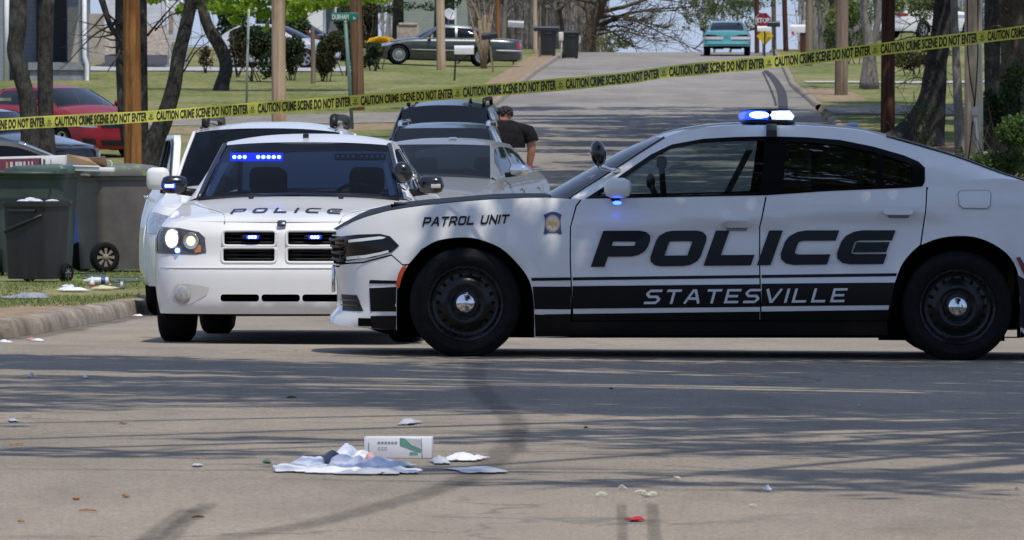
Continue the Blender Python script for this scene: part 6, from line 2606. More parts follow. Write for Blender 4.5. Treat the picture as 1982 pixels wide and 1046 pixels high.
# ================================================================== HOUSES
def siding(name, col, pitch=0.14):
    if name in _M:
        return _M[name]
    n = NT(name)
    wv = n.n('ShaderNodeTexWave', wave_type='BANDS', bands_direction='Z', wave_profile='SAW')
    wv.inputs['Scale'].default_value = 1.0 / pitch / 3.3
    n.l(n.coord(), wv.inputs['Vector'])
    f = n.noise(3, 4, 0.6)
    base = n.ramp(f, [(0.3, tuple(c * 0.85 for c in col)), (0.7, tuple(min(1, c * 1.1) for c in col))])
    lines = n.ramp(wv.outputs['Fac'], [(0.0, 0.55), (0.12, 1.0)])
    n.set(Base_Color=n.mix(1.0, base, lines, 'MULTIPLY'), Roughness=0.7)
    n.bump(wv.outputs['Fac'], 0.4, 0.03)
    _M[name] = n.m
    return n.m


def shingle(name, col):
    return plain(name, col, 0.95, var=0.35, scale=9, bump=0.4)


def house(label, px0, px1, Y, depth, h, wall, roofm, eave=0.5, ridge=1.8, windows=(), z0=None, name='house', cat='house', front_gable=False):
    a, b = at((px0 + px1) / 2, Y), None
    w = (px1 - px0) / F * Y
    root = empty(name, a, label=label, cat=cat)
    bm = new()
    box(bm, -w / 2, 0, -0.5, w / 2, depth, h)
    obj('wall', bm, wall, root, smooth=False)
    bm = new()
    e = eave
    if not front_gable:
        pr = [(-e, h - 0.05), (depth / 2, h + ridge), (depth + e, h - 0.05)]
        for x in (-w / 2 - e, w / 2 + e):
            pass
        vs = [[bm.verts.new((x, y, z)) for y, z in pr + [(depth + e, h - 0.2), (depth / 2, h + ridge - 0.18), (-e, h - 0.2)]] for x in (-w / 2 - e, w / 2 + e)]
        n_ = len(vs[0])
        for k in range(n_):
            bm.faces.new((vs[0][k], vs[0][(k + 1) % n_], vs[1][(k + 1) % n_], vs[1][k]))
        bm.faces.new(vs[0])
        bm.faces.new(vs[1][::-1])
    else:
        pr = [(-w / 2 - e, h - 0.05), (0, h + ridge), (w / 2 + e, h - 0.05), (w / 2 + e, h - 0.2), (0, h + ridge - 0.18), (-w / 2 - e, h - 0.2)]
        vs = [[bm.verts.new((x, y, z)) for x, z in pr] for y in (-e, depth + e)]
        n_ = len(pr)
        for k in range(n_):
            bm.faces.new((vs[0][k], vs[0][(k + 1) % n_], vs[1][(k + 1) % n_], vs[1][k]))
        bm.faces.new(vs[0])
        bm.faces.new(vs[1][::-1])
        for y in (0.0, depth):
            t = [bm.verts.new(q) for q in ((-w / 2, y, h), (w / 2, y, h), (0, y, h + ridge * w / (w + 2 * e)))]
            bm.faces.new(t)
    obj('roof', bm, roofm, root, smooth=False)
    for (x0, z0_, x1, z1) in windows:
        bm = new()
        for bx in ((x0 - 0.08, z0_ - 0.08, x1 + 0.08, z0_), (x0 - 0.08, z1, x1 + 0.08, z1 + 0.08), (x0 - 0.08, z0_, x0, z1), (x1, z0_, x1 + 0.08, z1)):
            box(bm, bx[0], -0.05, bx[1], bx[2], 0.03, bx[3])
        box(bm, x0, -0.02, (z0_ + z1) / 2 - 0.03, x1, 0.02, (z0_ + z1) / 2 + 0.03)
        f = obj('window', bm, plain('white trim', (0.7, 0.7, 0.68), 0.5), root, smooth=False)
        bm = new()
        box(bm, x0, 0.0 - 0.012, z0_, x1, -0.008, z1)
        obj('pane', bm, plain('dark window glass', (0.03, 0.035, 0.045), 0.08), f, smooth=False)
    return root, w


WTRIM = plain('white gloss trim', (0.74, 0.74, 0.74), 0.45, var=0.08)
GREY_SIDING = siding('blue grey siding', (0.30, 0.32, 0.37))
# grey house with a porch at the left edge
HYY = 226.0
hb = at(40, HYY)
root = empty('house', hb, label='blue grey clapboard house with a dark porch at the left edge', cat='house')
s = HYY / F
def hx(px): return (px - 40) * s
def hz(py): return zpx(py, HYY) - hb.z
bm = new()
box(bm, hx(-120), 0, -0.3, hx(12), 7, 4.4)
box(bm, hx(12), 2.4, -0.3, hx(150), 7, 4.4)
obj('wall', bm, GREY_SIDING, root, smooth=False)
bm = new()
box(bm, hx(55), -0.05, hz(136), hx(165), 2.39, hz(121))
obj('porch_floor', bm, plain('grey deck boards', (0.22, 0.23, 0.25), 0.7, var=0.2), root, smooth=False)
bm = new()
box(bm, hx(58), 0.02, -0.3, hx(163), 2.38, hz(136.5))
obj('foundation', bm, plain('grey block', (0.24, 0.245, 0.26), 0.9, var=0.25, scale=5), root, smooth=False)
bm = new()
box(bm, hx(62), 2.3, hz(120.5), hx(120), 2.398, hz(-20))
obj('porch_opening', bm, plain('porch opening shade', (0.015, 0.015, 0.017), 0.6), root, smooth=False)  # near-black panel paints the shade of the porch opening
bm = new()
box(bm, hx(124), 1.9, hz(120.5), hx(152), 1.96, hz(12), 0)
box(bm, hx(166), 1.9, hz(120.5), hx(196), 1.96, hz(25), 0)
obj('blind', bm, plain('beige porch blind', (0.42, 0.37, 0.31), 0.9, var=0.2, scale=3), root, smooth=False)
bm = new()
box(bm, hx(152), 0.05, hz(120.5), hx(159), 0.2, hz(-40))
obj('porch_post', bm, plain('blue grey post', (0.20, 0.22, 0.26), 0.6), root, smooth=False)
bm = new()
for pth, w_ in (([(14, -60), (14, 168)], 5), ([(164, -60), (164, 110), (169, 125), (168, 158), (176, 165)], 4.5)):
    bm_ = new()
    tube(bm_, [Vector((hx(px), -0.08, hz(py))) for px, py in pth], w_ * s, 8)
    obj('downspout', bm_, WTRIM, root)
bm.free()
bm = new()
box(bm, hx(-140), -0.5, 4.4, hx(170), 7.4, 4.6)
obj('roof', bm, shingle('grey shingle', (0.10, 0.10, 0.105)), root, smooth=False)

# white house with a brown shingle lean-to
HY2 = 248.0
hb = at(300, HY2)
root = empty('house', hb, label='white painted house with a brown shingled lean-to and pale block base', cat='house')
s2 = HY2 / F
def jx(px): return (px - 300) * s2
def jz(py): return zpx(py, HY2) - hb.z
bm = new()
box(bm, jx(205), 0.6, -0.4, jx(352), 5, jz(-60))
obj('wall', bm, siding('white siding', (0.66, 0.66, 0.67)), root, smooth=False)
bm = new()
box(bm, jx(205), -0.4, -0.4, jx(324), 0.58, jz(121))
obj('block_wall', bm, siding('white block', (0.60, 0.61, 0.63), 0.2), root, smooth=False)
bm = new()
v = [bm.verts.new(p) for p in ((jx(200), -0.6, jz(120)), (jx(326), -0.6, jz(120)), (jx(326), 0.58, jz(52)), (jx(200), 0.58, jz(52)))]
v2 = [bm.verts.new(q.co + Vector((0, 0, -0.1))) for q in v]
bm.faces.new(v)
bm.faces.new(v2[::-1])
for i in range(4):
    bm.faces.new((v[i], v[(i + 1) % 4], v2[(i + 1) % 4], v2[i]))
obj('lean_to_roof', bm, shingle('brown grey shingle', (0.27, 0.235, 0.20)), root, smooth=False)
bm = new()
box(bm, jx(200), -0.62, jz(124), jx(326), -0.605, jz(107))
obj('fascia', bm, plain('dark slate fascia', (0.10, 0.10, 0.12), 0.6), root, smooth=False)
bm = new()
box(bm, jx(188), 0.4, jz(110), jx(226), 0.58, jz(60))
obj('brick_panel', bm, plain('pink brick', (0.40, 0.25, 0.19), 0.9, var=0.25, scale=14), root, smooth=False)
for a, b_, c_, d_ in ((331, 85, 336, 150), (322, 22, 334, 58)):
    bm = new()
    box(bm, jx(a), 0.57, jz(d_), jx(b_ if b_ > a else c_), 0.599, jz(b_ if b_ < 90 else c_))
    bm.free()
bm = new()
box(bm, jx(332), 0.55, jz(148), jx(338), 0.59, jz(82))
box(bm, jx(324), 0.55, jz(60), jx(334), 0.59, jz(22))
obj('window', bm, plain('tan window', (0.30, 0.25, 0.18), 0.5), root, smooth=False)
bm = new()
for a in (323, 351):
    tube(bm, [(jx(a), 0.52, -0.2), (jx(a), 0.52, jz(-60))], 2.6 * s2, 6)
obj('corner_board', bm, WTRIM, root)
# low white block wall in the yard, dark slatted fence and a grey garden wall
house('pale green grey cottage behind the dark green sedan', 768, 905, 322, 6, 3.6, siding('green grey siding', (0.33, 0.36, 0.33)), shingle('dark shingle', (0.09, 0.09, 0.09)), windows=((0.3, 1.0, 1.0, 2.2),))
house('bright white cottage glimpsed under the maple leaves', 575, 625, 300, 5, 3.3, plain('white render', (0.78, 0.78, 0.78), 0.8, var=0.06), shingle('grey roof', (0.16, 0.16, 0.17)))
house('slate grey house behind the street name sign', 628, 712, 306, 6, 3.6, siding('slate siding', (0.20, 0.21, 0.24)), shingle('slate shingle', (0.07, 0.07, 0.08)), windows=((-0.4, 1.3, 0.3, 2.3),))

# ================================================================== PARKED CARS IN THE YARDS
def parked(label, px, Y, yaw, sp, zz=None, cat='car', name='parked_car', lamps=True, grille_z=(0.5, 0.68), tail=False):
    pos = PT(px, 0, Y)
    if zz is None:
        z_ = at(px, Y).z
        # level along the slope
        d = Vector((-sin(yaw), cos(yaw)))
        h0 = sp.get('hubf', 0.92)
        h1 = h0 + sp.get('wb', 2.8)
        q = [zside(pos.x + d.x * h, Y + d.y * h) for h in (h0, h1)]
        sp['zz'] = tuple(q)
    else:
        sp['zz'] = zz
    root, sk, p, tp, b = car(name, label, cat, (pos.x, Y, 0), yaw, sp)
    W = p['W']
    zf = p['zn']
    if lamps:
        front_patch(root, sk, 'headlight', [(0.60 * W, zf - 0.17), (0.62 * W, zf - 0.03), (0.86 * W, zf - 0.0), (0.97 * W, zf + 0.01), (0.985 * W, zf - 0.08), (0.9 * W, zf - 0.16)], LAMPGLASS)
        front_patch(root, sk, 'grille', [(-0.5 * W, zf - 0.2), (0.5 * W, zf - 0.2), (0.52 * W, zf - 0.06), (-0.52 * W, zf - 0.06)], TRIM, mirror=False)
        front_patch(root, sk, 'lower_grille', [(-0.5 * W, 0.27), (0.5 * W, 0.27), (0.55 * W, 0.38), (-0.55 * W, 0.38)], BLACK, mirror=False)
        front_patch(root, sk, 'fog_recess', [(0.64 * W, 0.30), (0.88 * W, 0.34), (0.90 * W, 0.42), (0.68 * W, 0.41)], BLACK)
    for sg in (1, -1):
        side_mirror(root, W + 0.06, p['ya'] + 0.3, p['zbelt'] + 0.07, p['col'], sg)
    return root, sk, p


RED = paint('candy red paint', (0.22, 0.004, 0.012), 0.42, 0.0, coat=0.3)
parked('bright red hatchback parked nose towards the orange brown pole', 236, 146.0, radians(37), dict(L=4.4, W=0.90, H=1.47, hubf=0.9, wb=2.65, R=0.33, zn=0.80, crown=0.07, ycowl=1.0, zcowl=1.02, zbelt=1.04, ydeck=4.2, zdeck=1.10, ztail=1.0,
       ya=1.25, yh=2.05, yrr=3.5, xa=0.72, xh=0.57, xr=0.55, xc=0.62, zside=1.38, col=RED, glass=glass('red car glass', (0.55, 0.62, 0.62)), side_glass=GLASS, cut=[(1.75, 2.55), (2.65, 3.5)]), zz=(0.86, 0.90))
BMWB = paint('blue black paint', (0.012, 0.016, 0.024), 0.2)
parked('blue black saloon parked between the tree trunks and the red hatchback', 150, 128.0, radians(48), dict(L=4.6, W=0.88, H=1.42, hubf=0.8, wb=2.75, R=0.32, zn=0.76, ycowl=1.35, zcowl=0.97, zbelt=0.98, col=BMWB, glass=GLASS_DARK), zz=(0.38, 0.42))
parked('dark blue sedan with pale window trim behind the green bin', -505, 87.1, radians(-75), dict(L=4.8, W=0.90, H=1.43, hubf=0.92, wb=2.75, R=0.32, zn=0.72, ycowl=1.3, zcowl=0.95, zbelt=0.97, ya=1.5, yh=2.2, yrr=3.3, ydeck=4.1, zdeck=0.99, col=paint('dusty navy paint', (0.010, 0.014, 0.026), 0.5, coat=0.15), glass=GLASS_DARK, seal=CHROME, sealr=0.02), zz=(-0.09, -0.09))
# bright drip rail on it
OLIVE = paint('dark grey green paint', (0.045, 0.052, 0.05), 0.28, 0.3)
vic, viSk, viP = parked('dark grey green sedan parked side-on in the left lawn', 716, 256.0, radians(-87), dict(L=5.38, W=0.98, H=1.44, hubf=0.98, wb=2.92, R=0.34, zn=0.74, ycowl=1.55, zcowl=0.95, zbelt=0.96, ya=1.75, yh=2.45, yrr=3.55, ydeck=4.25, zdeck=0.98, ztail=0.93, zside=1.36, xa=0.74, xh=0.60,
                        xr=0.60, xc=0.68, col=OLIVE, glass=GLASS_DARK, style='cap', cut=[(2.15, 2.95), (3.03, 3.62), (3.66, 3.95)], seal=CHROME))
for sg in (1, -1):
    bm = new()
    pl = [(viSk.s_of(y, z), z) for y, z in ((5.12, 0.62), (5.12, 0.84), (5.30, 0.86), (5.33, 0.62))]
    patch(bm, lambda s, z, sg=sg: viSk.at(s * sg, z, 0.006), pl, (), 0.05)
    obj('taillight', bm, REDLENS, vic)
    bm = new()
    tube(bm, [viSk.at(viSk.s_of(y, 0.52) * sg, 0.52, 0.006) for y in [lerp(1.4, 3.5, k / 10) for k in range(11)]], 0.022, 6)
    obj('side_moulding', bm, plain('grey moulding', (0.25, 0.26, 0.26), 0.4), vic)
    bm = new()
    tube(bm, [viSk.at(viSk.s_of(lerp(4.4, 5.3, k / 8), 0.56) * sg, 0.56, 0.012) for k in range(9)], 0.035, 6)
    obj('bumper_moulding', bm, plain('pale grey moulding', (0.42, 0.42, 0.42), 0.4), vic)
seams(vic, viSk, [[(1.9, 0.3), (1.9, 0.92)], [(2.98, 0.3), (2.98, 0.94)], [(3.9, 0.6), (3.95, 0.95)]])
parked('silver white hatchback half hidden behind the shrubs', 652, 246.0, radians(72), dict(L=4.2, W=0.88, H=1.50, hubf=0.85, wb=2.55, R=0.32, zn=0.80, ycowl=1.0, zcowl=1.0, zbelt=1.02, ya=1.2, yh=2.0, yrr=3.4, ydeck=4.0, zdeck=1.05, zside=1.42, col=paint('pale silver paint', (0.55, 0.55, 0.56), 0.3, 0.2), glass=GLASS_DARK))
parked('dark maroon car just behind the silver white hatchback', 700, 262.0, radians(80), dict(L=4.6, W=0.88, H=1.46, zn=0.75, col=paint('maroon paint', (0.05, 0.01, 0.012), 0.3), glass=GLASS_DARK))
wroot, wsk, wp = parked('white SUV parked under the trees at the upper right', 1872, 300.0, radians(134), dict(L=4.7, W=0.93, H=1.72, hubf=0.9, wb=2.75, R=0.36, zb=0.28, zn=0.95, ycowl=1.3, zcowl=1.12, zbelt=1.14, ydeck=4.62, zdeck=1.16, ztail=1.12, ya=1.5, yh=2.1, yrr=4.3, zside=1.62, xa=0.76, xh=0.65, xr=0.63,
                        xc=0.68, col=WHITE, glass=GLASS_DARK, wagon=True, cut=[(1.9, 2.7), (2.8, 3.5), (3.58, 4.25)]), zz=(5.25, 5.2))
for sg in (1, -1):
    bm = new()
    pl = [(wsk.s_of(y, z), z) for y, z in ((4.48, 0.92), (4.48, 1.06), (4.60, 1.06), (4.60, 0.92))]
    patch(bm, lambda s, z, sg=sg: wsk.at(s * sg, z, 0.008), pl, (), 0.05)
    obj('taillight', bm, plain('bright red lens', (0.6, 0.01, 0.015), 0.2, coat=0.6), wroot)

# teal sedan from behind on the crest
TEAL = paint('teal paint', (0.085, 0.34, 0.36), 0.3, 0.1)
TY = 302.0
tp_ = PT(1412, 0, TY)
teal, tsk, tpp, ttp, tb = car('teal_sedan', 'teal sedan seen from behind on the crest of the street', 'car', (tp_.x + 0.06, TY + 5.0, 0), radians(180 - 2.0),
    dict(L=5.3, W=0.985, H=1.44, hubf=1.0, wb=2.94, R=0.36, zb=0.36, zn=0.82, ycowl=1.5, zcowl=1.0, zbelt=1.02, ya=1.75, yh=2.4, yrr=3.5, ydeck=4.35, zdeck=1.06, ztail=1.0, xa=0.76, xh=0.62, xr=0.62, xc=0.72, zside=1.38, col=TEAL,
         glass=GLASS_DARK, seal=TEAL, tw=0.26, rear_tab=table([(0.1, 0.25), (0.36, 0.10), (0.42, 0.0), (0.56, -0.01), (0.6, 0.05), (0.75, 0.05), (0.95, 0.07), (1.1, 0.14)])))
front_patch(teal, tsk, 'taillight', [(0.44, 0.76), (0.44, 0.88), (0.86, 0.90), (0.90, 0.80), (0.86, 0.75)], plain('dark red lens', (0.05, 0.008, 0.014), 0.9, spec=0.0), 0.008, True)
for o in front_patch(teal, tsk, 'plate_recess', [(-0.20, 0.66), (0.20, 0.66), (0.21, 0.84), (-0.21, 0.84)], BLACK, 0.008, True, False):
    pass
front_patch(teal, tsk, 'number_plate', [(-0.155, 0.69), (0.155, 0.69), (0.155, 0.81), (-0.155, 0.81)], PLATE, 0.016, True, False)
bm = new()
tube(bm, [tsk.at(tsk.s_of_x(lerp(-0.9, 0.9, k / 16), 0.52, True), 0.52, 0.012) for k in range(17)], 0.02, 6)
obj('bumper_strip', bm, paint('pale teal', (0.14, 0.42, 0.44), 0.3), teal)
for sg in (1, -1):
    side_mirror(teal, 1.06, 2.1, 1.10, TRIM, sg)
rr_box(teal, 'boot_badge', CHROME, (0.0, 5.28, 0.92), (0.05, 0.03, 0.05), 0.01)

# ================================================================== STREET FURNITURE, BINS, LITTER, TAPE, PERSON
def text_mesh(body, bold=0.0):
    """Vertices (x, y) and faces of a line of text, 1 high capitals, from Blender's own font."""
    cu = bpy.data.curves.new('lettering', 'FONT')
    cu.body = body
    cu.resolution_u = 3
    cu.offset = bold
    ob = bpy.data.objects.new('lettering', cu)
    COL.objects.link(ob)
    dg = bpy.context.evaluated_depsgraph_get()
    me = bpy.data.meshes.new_from_object(ob.evaluated_get(dg))
    vs = [(v.co.x, v.co.y) for v in me.vertices]
    fs = [tuple(p.vertices) for p in me.polygons]
    bpy.data.objects.remove(ob)
    bpy.data.curves.remove(cu)
    bpy.data.meshes.remove(me)
    x0, x1 = min(v[0] for v in vs), max(v[0] for v in vs)
    y1 = max(v[1] for v in vs)
    y0 = min(v[1] for v in vs)
    return [((v[0] - x0) / (x1 - x0), (v[1] - y0) / (y1 - y0)) for v in vs], fs, (x1 - x0) / (y1 - y0)


def text_on(name, body, mapf, mat, parent, bold=0.0):
    """Text filling the unit square of mapf(u, v)."""
    vs, fs, _ = text_mesh(body, bold)
    me = bpy.data.meshes.new(name)
    me.from_pydata([tuple(mapf(u, v)) for u, v in vs], [], fs)
    me.materials.append(mat)
    o = bpy.data.objects.new(name, me)
    COL.objects.link(o)
    o.parent = parent
    return o


# ---- crime scene tape
TAPE = NT('yellow barrier tape')
TAPE.set(Base_Color=TAPE.ramp(TAPE.noise(3, 4, 0.6), [(0.3, (0.62, 0.62, 0.09)), (0.7, (0.76, 0.75, 0.14))]), Roughness=0.35, Specular_IOR_Level=0.4)
_tl = TAPE.n('ShaderNodeBsdfTranslucent')
_tl.inputs[0].default_value = (0.5, 0.48, 0.05, 1)
_mx = TAPE.n('ShaderNodeMixShader')
_mx.inputs[0].default_value = 0.3
TAPE.l(TAPE.b.outputs[0], _mx.inputs[1])
TAPE.l(_tl.outputs[0], _mx.inputs[2])
TAPE.l(_mx.outputs[0], TAPE.t.nodes['Material Output'].inputs[0])
tcx = table([(-60, 247.5), (0, 241.5), (250, 228), (500, 210), (660, 198.5), (900, 179), (1200, 153), (1300, 139), (1500, 120), (1700, 96), (1982, 62), (2060, 52)])


def tdepth(px):
    return lerp(46.6, 42.6, (px + 60) / 2120.0)


def tape_pt(px, v, off=0.0):
    """v from -0.5 (lower edge) to 0.5 (upper edge)."""
    Y = tdepth(px) - off
    p = PT(px, tcx(px), Y)
    a = 0.30 * sin(px * 0.006) + 0.16 * sin(px * 0.021 + 1) + 0.08 * sin(px * 0.055)
    wob = 0.004 * sin(px * 0.05 + v * 3) + 0.0022 * noise.noise((px * 0.06, v * 2.5, 1)) 
    return p + Vector((0, sin(a) * v * 0.078 + wob, cos(a) * v * 0.078))


tape = empty('barrier_tape', PT(991, 170, 44.6), label='yellow CAUTION CRIME SCENE DO NOT ENTER tape stretched across the street', cat='tape')
o0 = tape.location.copy()
bm = new()
gridmesh(bm, [[tape_pt(px, v) - o0 for v in (-0.5, -0.25, 0, 0.25, 0.5)] for px in [lerp(-60, 2060, k / 160) for k in range(161)]])
obj('strip', bm, TAPE.m, tape)
TINK = plain('tape ink', (0.008, 0.008, 0.007), 0.5)
vs_, fs_, _a = text_mesh('CAUTION CRIME SCENE DO NOT ENTER', 0.034)
pitch = [-94, 103, 300, 496, 695, 893, 1092, 1292, 1496, 1701, 1908, 2100]
for a, b in zip(pitch, pitch[1:]):
    w = (b - a) * 0.905
    vv = [(a + 3 + u * w, -0.39 + v * 0.78) for u, v in vs_]
    if a < -60 or b > 2060:
        keep = [f for f in fs_ if all(-58 < vv[i][0] < 2058 for i in f)]
    else:
        keep = fs_
    me = bpy.data.meshes.new('lettering')
    me.from_pydata([tuple(tape_pt(px, v, 0.004) - o0) for px, v in vv], [], keep)
    me.materials.append(TINK)
    o = bpy.data.objects.new('lettering', me)
    COL.objects.link(o)
    o.parent = tape
    # small mark between repeats
    if 0 < b < 2050:
        bm = new()
        c = b - 7.5
        for (x0, x1, y0, y1) in ((-6, 6, -0.20, -0.15), (-4, 4, -0.30, -0.26), (-6, 6, 0.27, 0.29)):
            gridmesh(bm, [[tape_pt(c + x, y, 0.004) - o0 for y in (y0, y1)] for x in (x0, x1)])
        rows = [[tape_pt(c + 3.0 * cos(t) * k, 0.05 + 0.12 * sin(t) * k, 0.004) - o0 for k in (0.55, 1)] for t in [2 * pi * j / 12 for j in range(12)]]
        gridmesh(bm, [r_ for r_ in rows] + [rows[0]])
        obj('printed_mark', bm, TINK, tape)

# ---- street name sign
Y = 166.0
b = at(683, Y)
root = empty('street_sign', b, label='green DURHAM street name sign on a slightly leaning green post', cat='street sign')
SGREEN = plain('sign green', (0.012, 0.16, 0.115), 0.4, var=0.1)
GPOST = plain('green steel post', (0.10, 0.20, 0.16), 0.5, var=0.2, scale=6)
top = PT(669, 46, Y) - b
bm = new()
tube(bm, [(0, 0, -0.3), top * 0.5, top], 0.042, 8)
obj('post', bm, GPOST, root)
c = PT(667, 33.5, Y) - b
w, h = 53 / F * Y, 17 / F * Y
bm = new()
box(bm, c.x - w / 2, c.y - 0.012, c.z - h / 2, c.x + w / 2, c.y + 0.012, c.z + h / 2, 0.008)
pl = obj('name_plate', bm, SGREEN, root)
bm = new()
box(bm, top.x - 0.03, -0.03, top.z - 0.02, top.x + 0.03, 0.03, c.z - h / 2 + 0.012)
obj('bracket', bm, plain('grey steel', (0.3, 0.31, 0.32), 0.5), root)
SWHITE = plain('sign white', (0.75, 0.76, 0.75), 0.4)
text_on('lettering', 'DURHAM', lambda u, v: Vector((c.x - w * 0.45 + u * w * 0.60, c.y - 0.016, c.z - h * 0.27 + v * h * 0.56)), SWHITE, pl, 0.02)
text_on('lettering', 'St', lambda u, v: Vector((c.x + w * 0.31 + u * w * 0.10, c.y - 0.016, c.z - h * 0.27 + v * h * 0.3)), SWHITE, pl, 0.02)
Y = 196.0
b = at(477, Y)
root = empty('sign_post', b, label='thin grey green sign seen edge-on, left of the pale pole', cat='sign')
bm = new()
tube(bm, [(0, 0, -0.3), PT(479, 110, Y) - b, PT(482, 18, Y) - b], 0.032, 8)
obj('post', bm, plain('pale green grey post', (0.32, 0.38, 0.33), 0.5, var=0.15), root)
c = PT(481, 50, Y) - b
bm = new()
box(bm, c.x - 0.012, c.y - 0.3, c.z - 0.38, c.x + 0.012, c.y + 0.3, c.z + 0.38, 0, Matrix.Identity(4))
obj('sign_panel', bm, plain('pale sign back', (0.42, 0.47, 0.42), 0.5), root, smooth=False)

# ---- stop sign and its neighbours
def octagon(r):
    return [(r * cos(pi / 8 + k * pi / 4), r * sin(pi / 8 + k * pi / 4)) for k in range(8)]


def plate(bm, c, poly_, t=0.008):
    vf = [bm.verts.new((c.x + x, c.y - t, c.z + z)) for x, z in poly_]
    vb = [bm.verts.new((c.x + x, c.y + t, c.z + z)) for x, z in poly_]
    bm.faces.new(vf)
    bm.faces.new(vb[::-1])
    n = len(poly_)
    for k in range(n):
        bm.faces.new((vf[k], vf[(k + 1) % n], vb[(k + 1) % n], vb[k]))


Y = 304.0
b = at(1479, Y)
b.z = zroad(xr(Y) + 1, Y) + 0.15
root = empty('stop_sign', b, label='red STOP sign with a yellow diamond below it at the crest', cat='stop sign')
c = PT(1477, 40, Y) - b
rr_ = 16.2 / F * Y
bm = new()
tube(bm, [(c.x, 0.02, -0.3), (c.x, 0.02, c.z + rr_ * 0.8)], 0.035, 8)
obj('post', bm, plain('grey sign post', (0.25, 0.26, 0.27), 0.5), root)
bm = new()
plate(bm, c + Vector((0, -0.04, 0)), octagon(rr_))
face = obj('stop_face', bm, SWHITE, root, smooth=False)
bm = new()
plate(bm, c + Vector((0, -0.046, 0)), octagon(rr_ * 0.93))
obj('red_field', bm, plain('stop red', (0.33, 0.014, 0.022), 0.4, var=0.1), face, smooth=False)
text_on('lettering', 'STOP', lambda u, v: Vector((c.x - rr_ * 0.78 + u * rr_ * 1.56, -0.062, c.z - rr_ * 0.30 + v * rr_ * 0.6)), SWHITE, face, 0.03)
c2_ = PT(1480.5, 70, Y) - b
q = 19.0 / F * Y
bm = new()
plate(bm, c2_ + Vector((0, -0.03, 0)), [(0, -q), (q * 0.86, 0), (0, q), (-q * 0.86, 0)])
obj('yellow_diamond', bm, plain('sign yellow', (0.72, 0.48, 0.02), 0.4, var=0.1), root, smooth=False)
Y = 308.0
b = at(1112, Y)
root = empty('traffic_sign', b, label='grey back of an octagonal sign beside the dark wheelie bin', cat='traffic sign')
c = PT(1112, 76, Y) - b
bm = new()
tube(bm, [(c.x - 0.06, -0.03, -0.3), (c.x - 0.06, -0.03, c.z + 0.25)], 0.03, 8)
obj('post', bm, plain('blue grey post', (0.30, 0.36, 0.42), 0.5), root)
bm = new()
plate(bm, c, octagon(13.5 / F * Y))
obj('sign_back', bm, plain('bare aluminium', (0.42, 0.43, 0.42), 0.5, var=0.1), root, smooth=False)


# ---- mailboxes
def mailbox(label, px, py, w, h, Y, mat, post_mat, foot_px, foot_py, tilt=0.0, post_w=0.05, yaw=0.15, flag=False, L=0.48, brace=False):
    b = at(foot_px, Y)
    c = PT(px, py, Y) - b
    root = empty('mailbox', b, label=label, cat='mailbox')
    bm = new()
    tx = min(max(0.0, c.x - w / F * Y * 0.4), c.x + w / F * Y * 0.4) if abs(c.x) > w / F * Y * 0.4 else 0.0
    tx = c.x if tilt else tx
    tube(bm, [(0, 0.05, -0.2), (tx * 0.5, 0.05, c.z * 0.5), (tx, 0.05, c.z - h / F * Y * 0.4)], post_w, 8 if post_w < 0.04 else 4)
    if brace:
        tube(bm, [(c.x * 0.3, 0.05, c.z * 0.55), (c.x + w / F * Y * 0.35, 0.05, c.z - h / F * Y * 0.45)], post_w * 0.8, 6)
    obj('post', bm, post_mat, root, smooth=False)
    W_, H_ = w / F * Y, h / F * Y
    M = Matrix.Translation(c) @ Matrix.Rotation(tilt, 4, 'Y')
    bm = new()
    D = 0.17
    prof = [(-D / 2, -H_ / 2), (D / 2, -H_ / 2)] + [(D / 2 * cos(a), H_ * 0.05 + H_ * 0.45 * sin(a)) for a in [pi * k / 8 for k in range(9)]]
    rows = [[M @ Vector((x, y, z)) for y, z in prof] for x in (-W_ / 2, W_ / 2)]
    vr = gridmesh(bm, rows, closed=True)
    bm.faces.new(vr[0][::-1])
    bm.faces.new(vr[1])
    obj('box', bm, mat, root, angle=40)
    bm = new()
    rows = [[M @ Vector((x, y * 1.08, z * 1.05)) for y, z in prof] for x in (W_ / 2 - 0.02, W_ / 2 + 0.012)]
    vr = gridmesh(bm, rows, closed=True)
    bm.faces.new(vr[0][::-1])
    bm.faces.new(vr[1])
    obj('door', bm, mat, root, angle=40)
    if flag:
        bm = new()
        box(bm, c.x - W_ * 0.42, c.y - D / 2 - 0.02, c.z - H_ * 0.75, c.x - W_ * 0.28, c.y - D / 2 - 0.008, c.z - H_ * 0.35)
        obj('flag', bm, plain('flag red', (0.55, 0.03, 0.03), 0.5), root, smooth=False)
    return root


MWHITE = plain('white enamel mailbox', (0.62, 0.62, 0.62), 0.45, var=0.12, scale=5)
MBLACK = plain('black mailbox enamel', (0.012, 0.012, 0.015), 0.4, var=0.2)
MGREY = plain('dull aluminium mailbox', (0.36, 0.36, 0.37), 0.5, metal=0.2, var=0.25, scale=9)
PBLACK = plain('black iron post', (0.012, 0.012, 0.012), 0.5)
mailbox('white mailbox on a thin black braced post near the dark green sedan', 898, 97, 37, 17, 226, MWHITE, PBLACK, 879, 166, 0.0, 0.03, brace=True)
mailbox('black mailbox tipped askew on a leaning grey post', 947, 70, 31, 13, 243, MBLACK, POLE_GREY, 955, 142, -0.12, 0.05)
mailbox('dull aluminium mailbox on a short brown post', 998, 47, 30, 13, 262, MGREY, POLE_BROWN, 993, 118, 0.05, 0.045)
mailbox('wide black mailbox on a stout grey post near the wheelie bins', 1057, 56, 48, 10, 285, MBLACK, POLE_GREY, 1044, 112, 0.0, 0.06)
mailbox('small white mailbox directly under the stop sign', 1478, 56, 25, 10, 296, MWHITE, PBLACK, 1480, 96, 0.0, 0.04)
mailbox('small black mailbox right of the stop sign', 1497, 47, 24, 11, 292, MBLACK, PBLACK, 1498, 80, 0.0, 0.045)
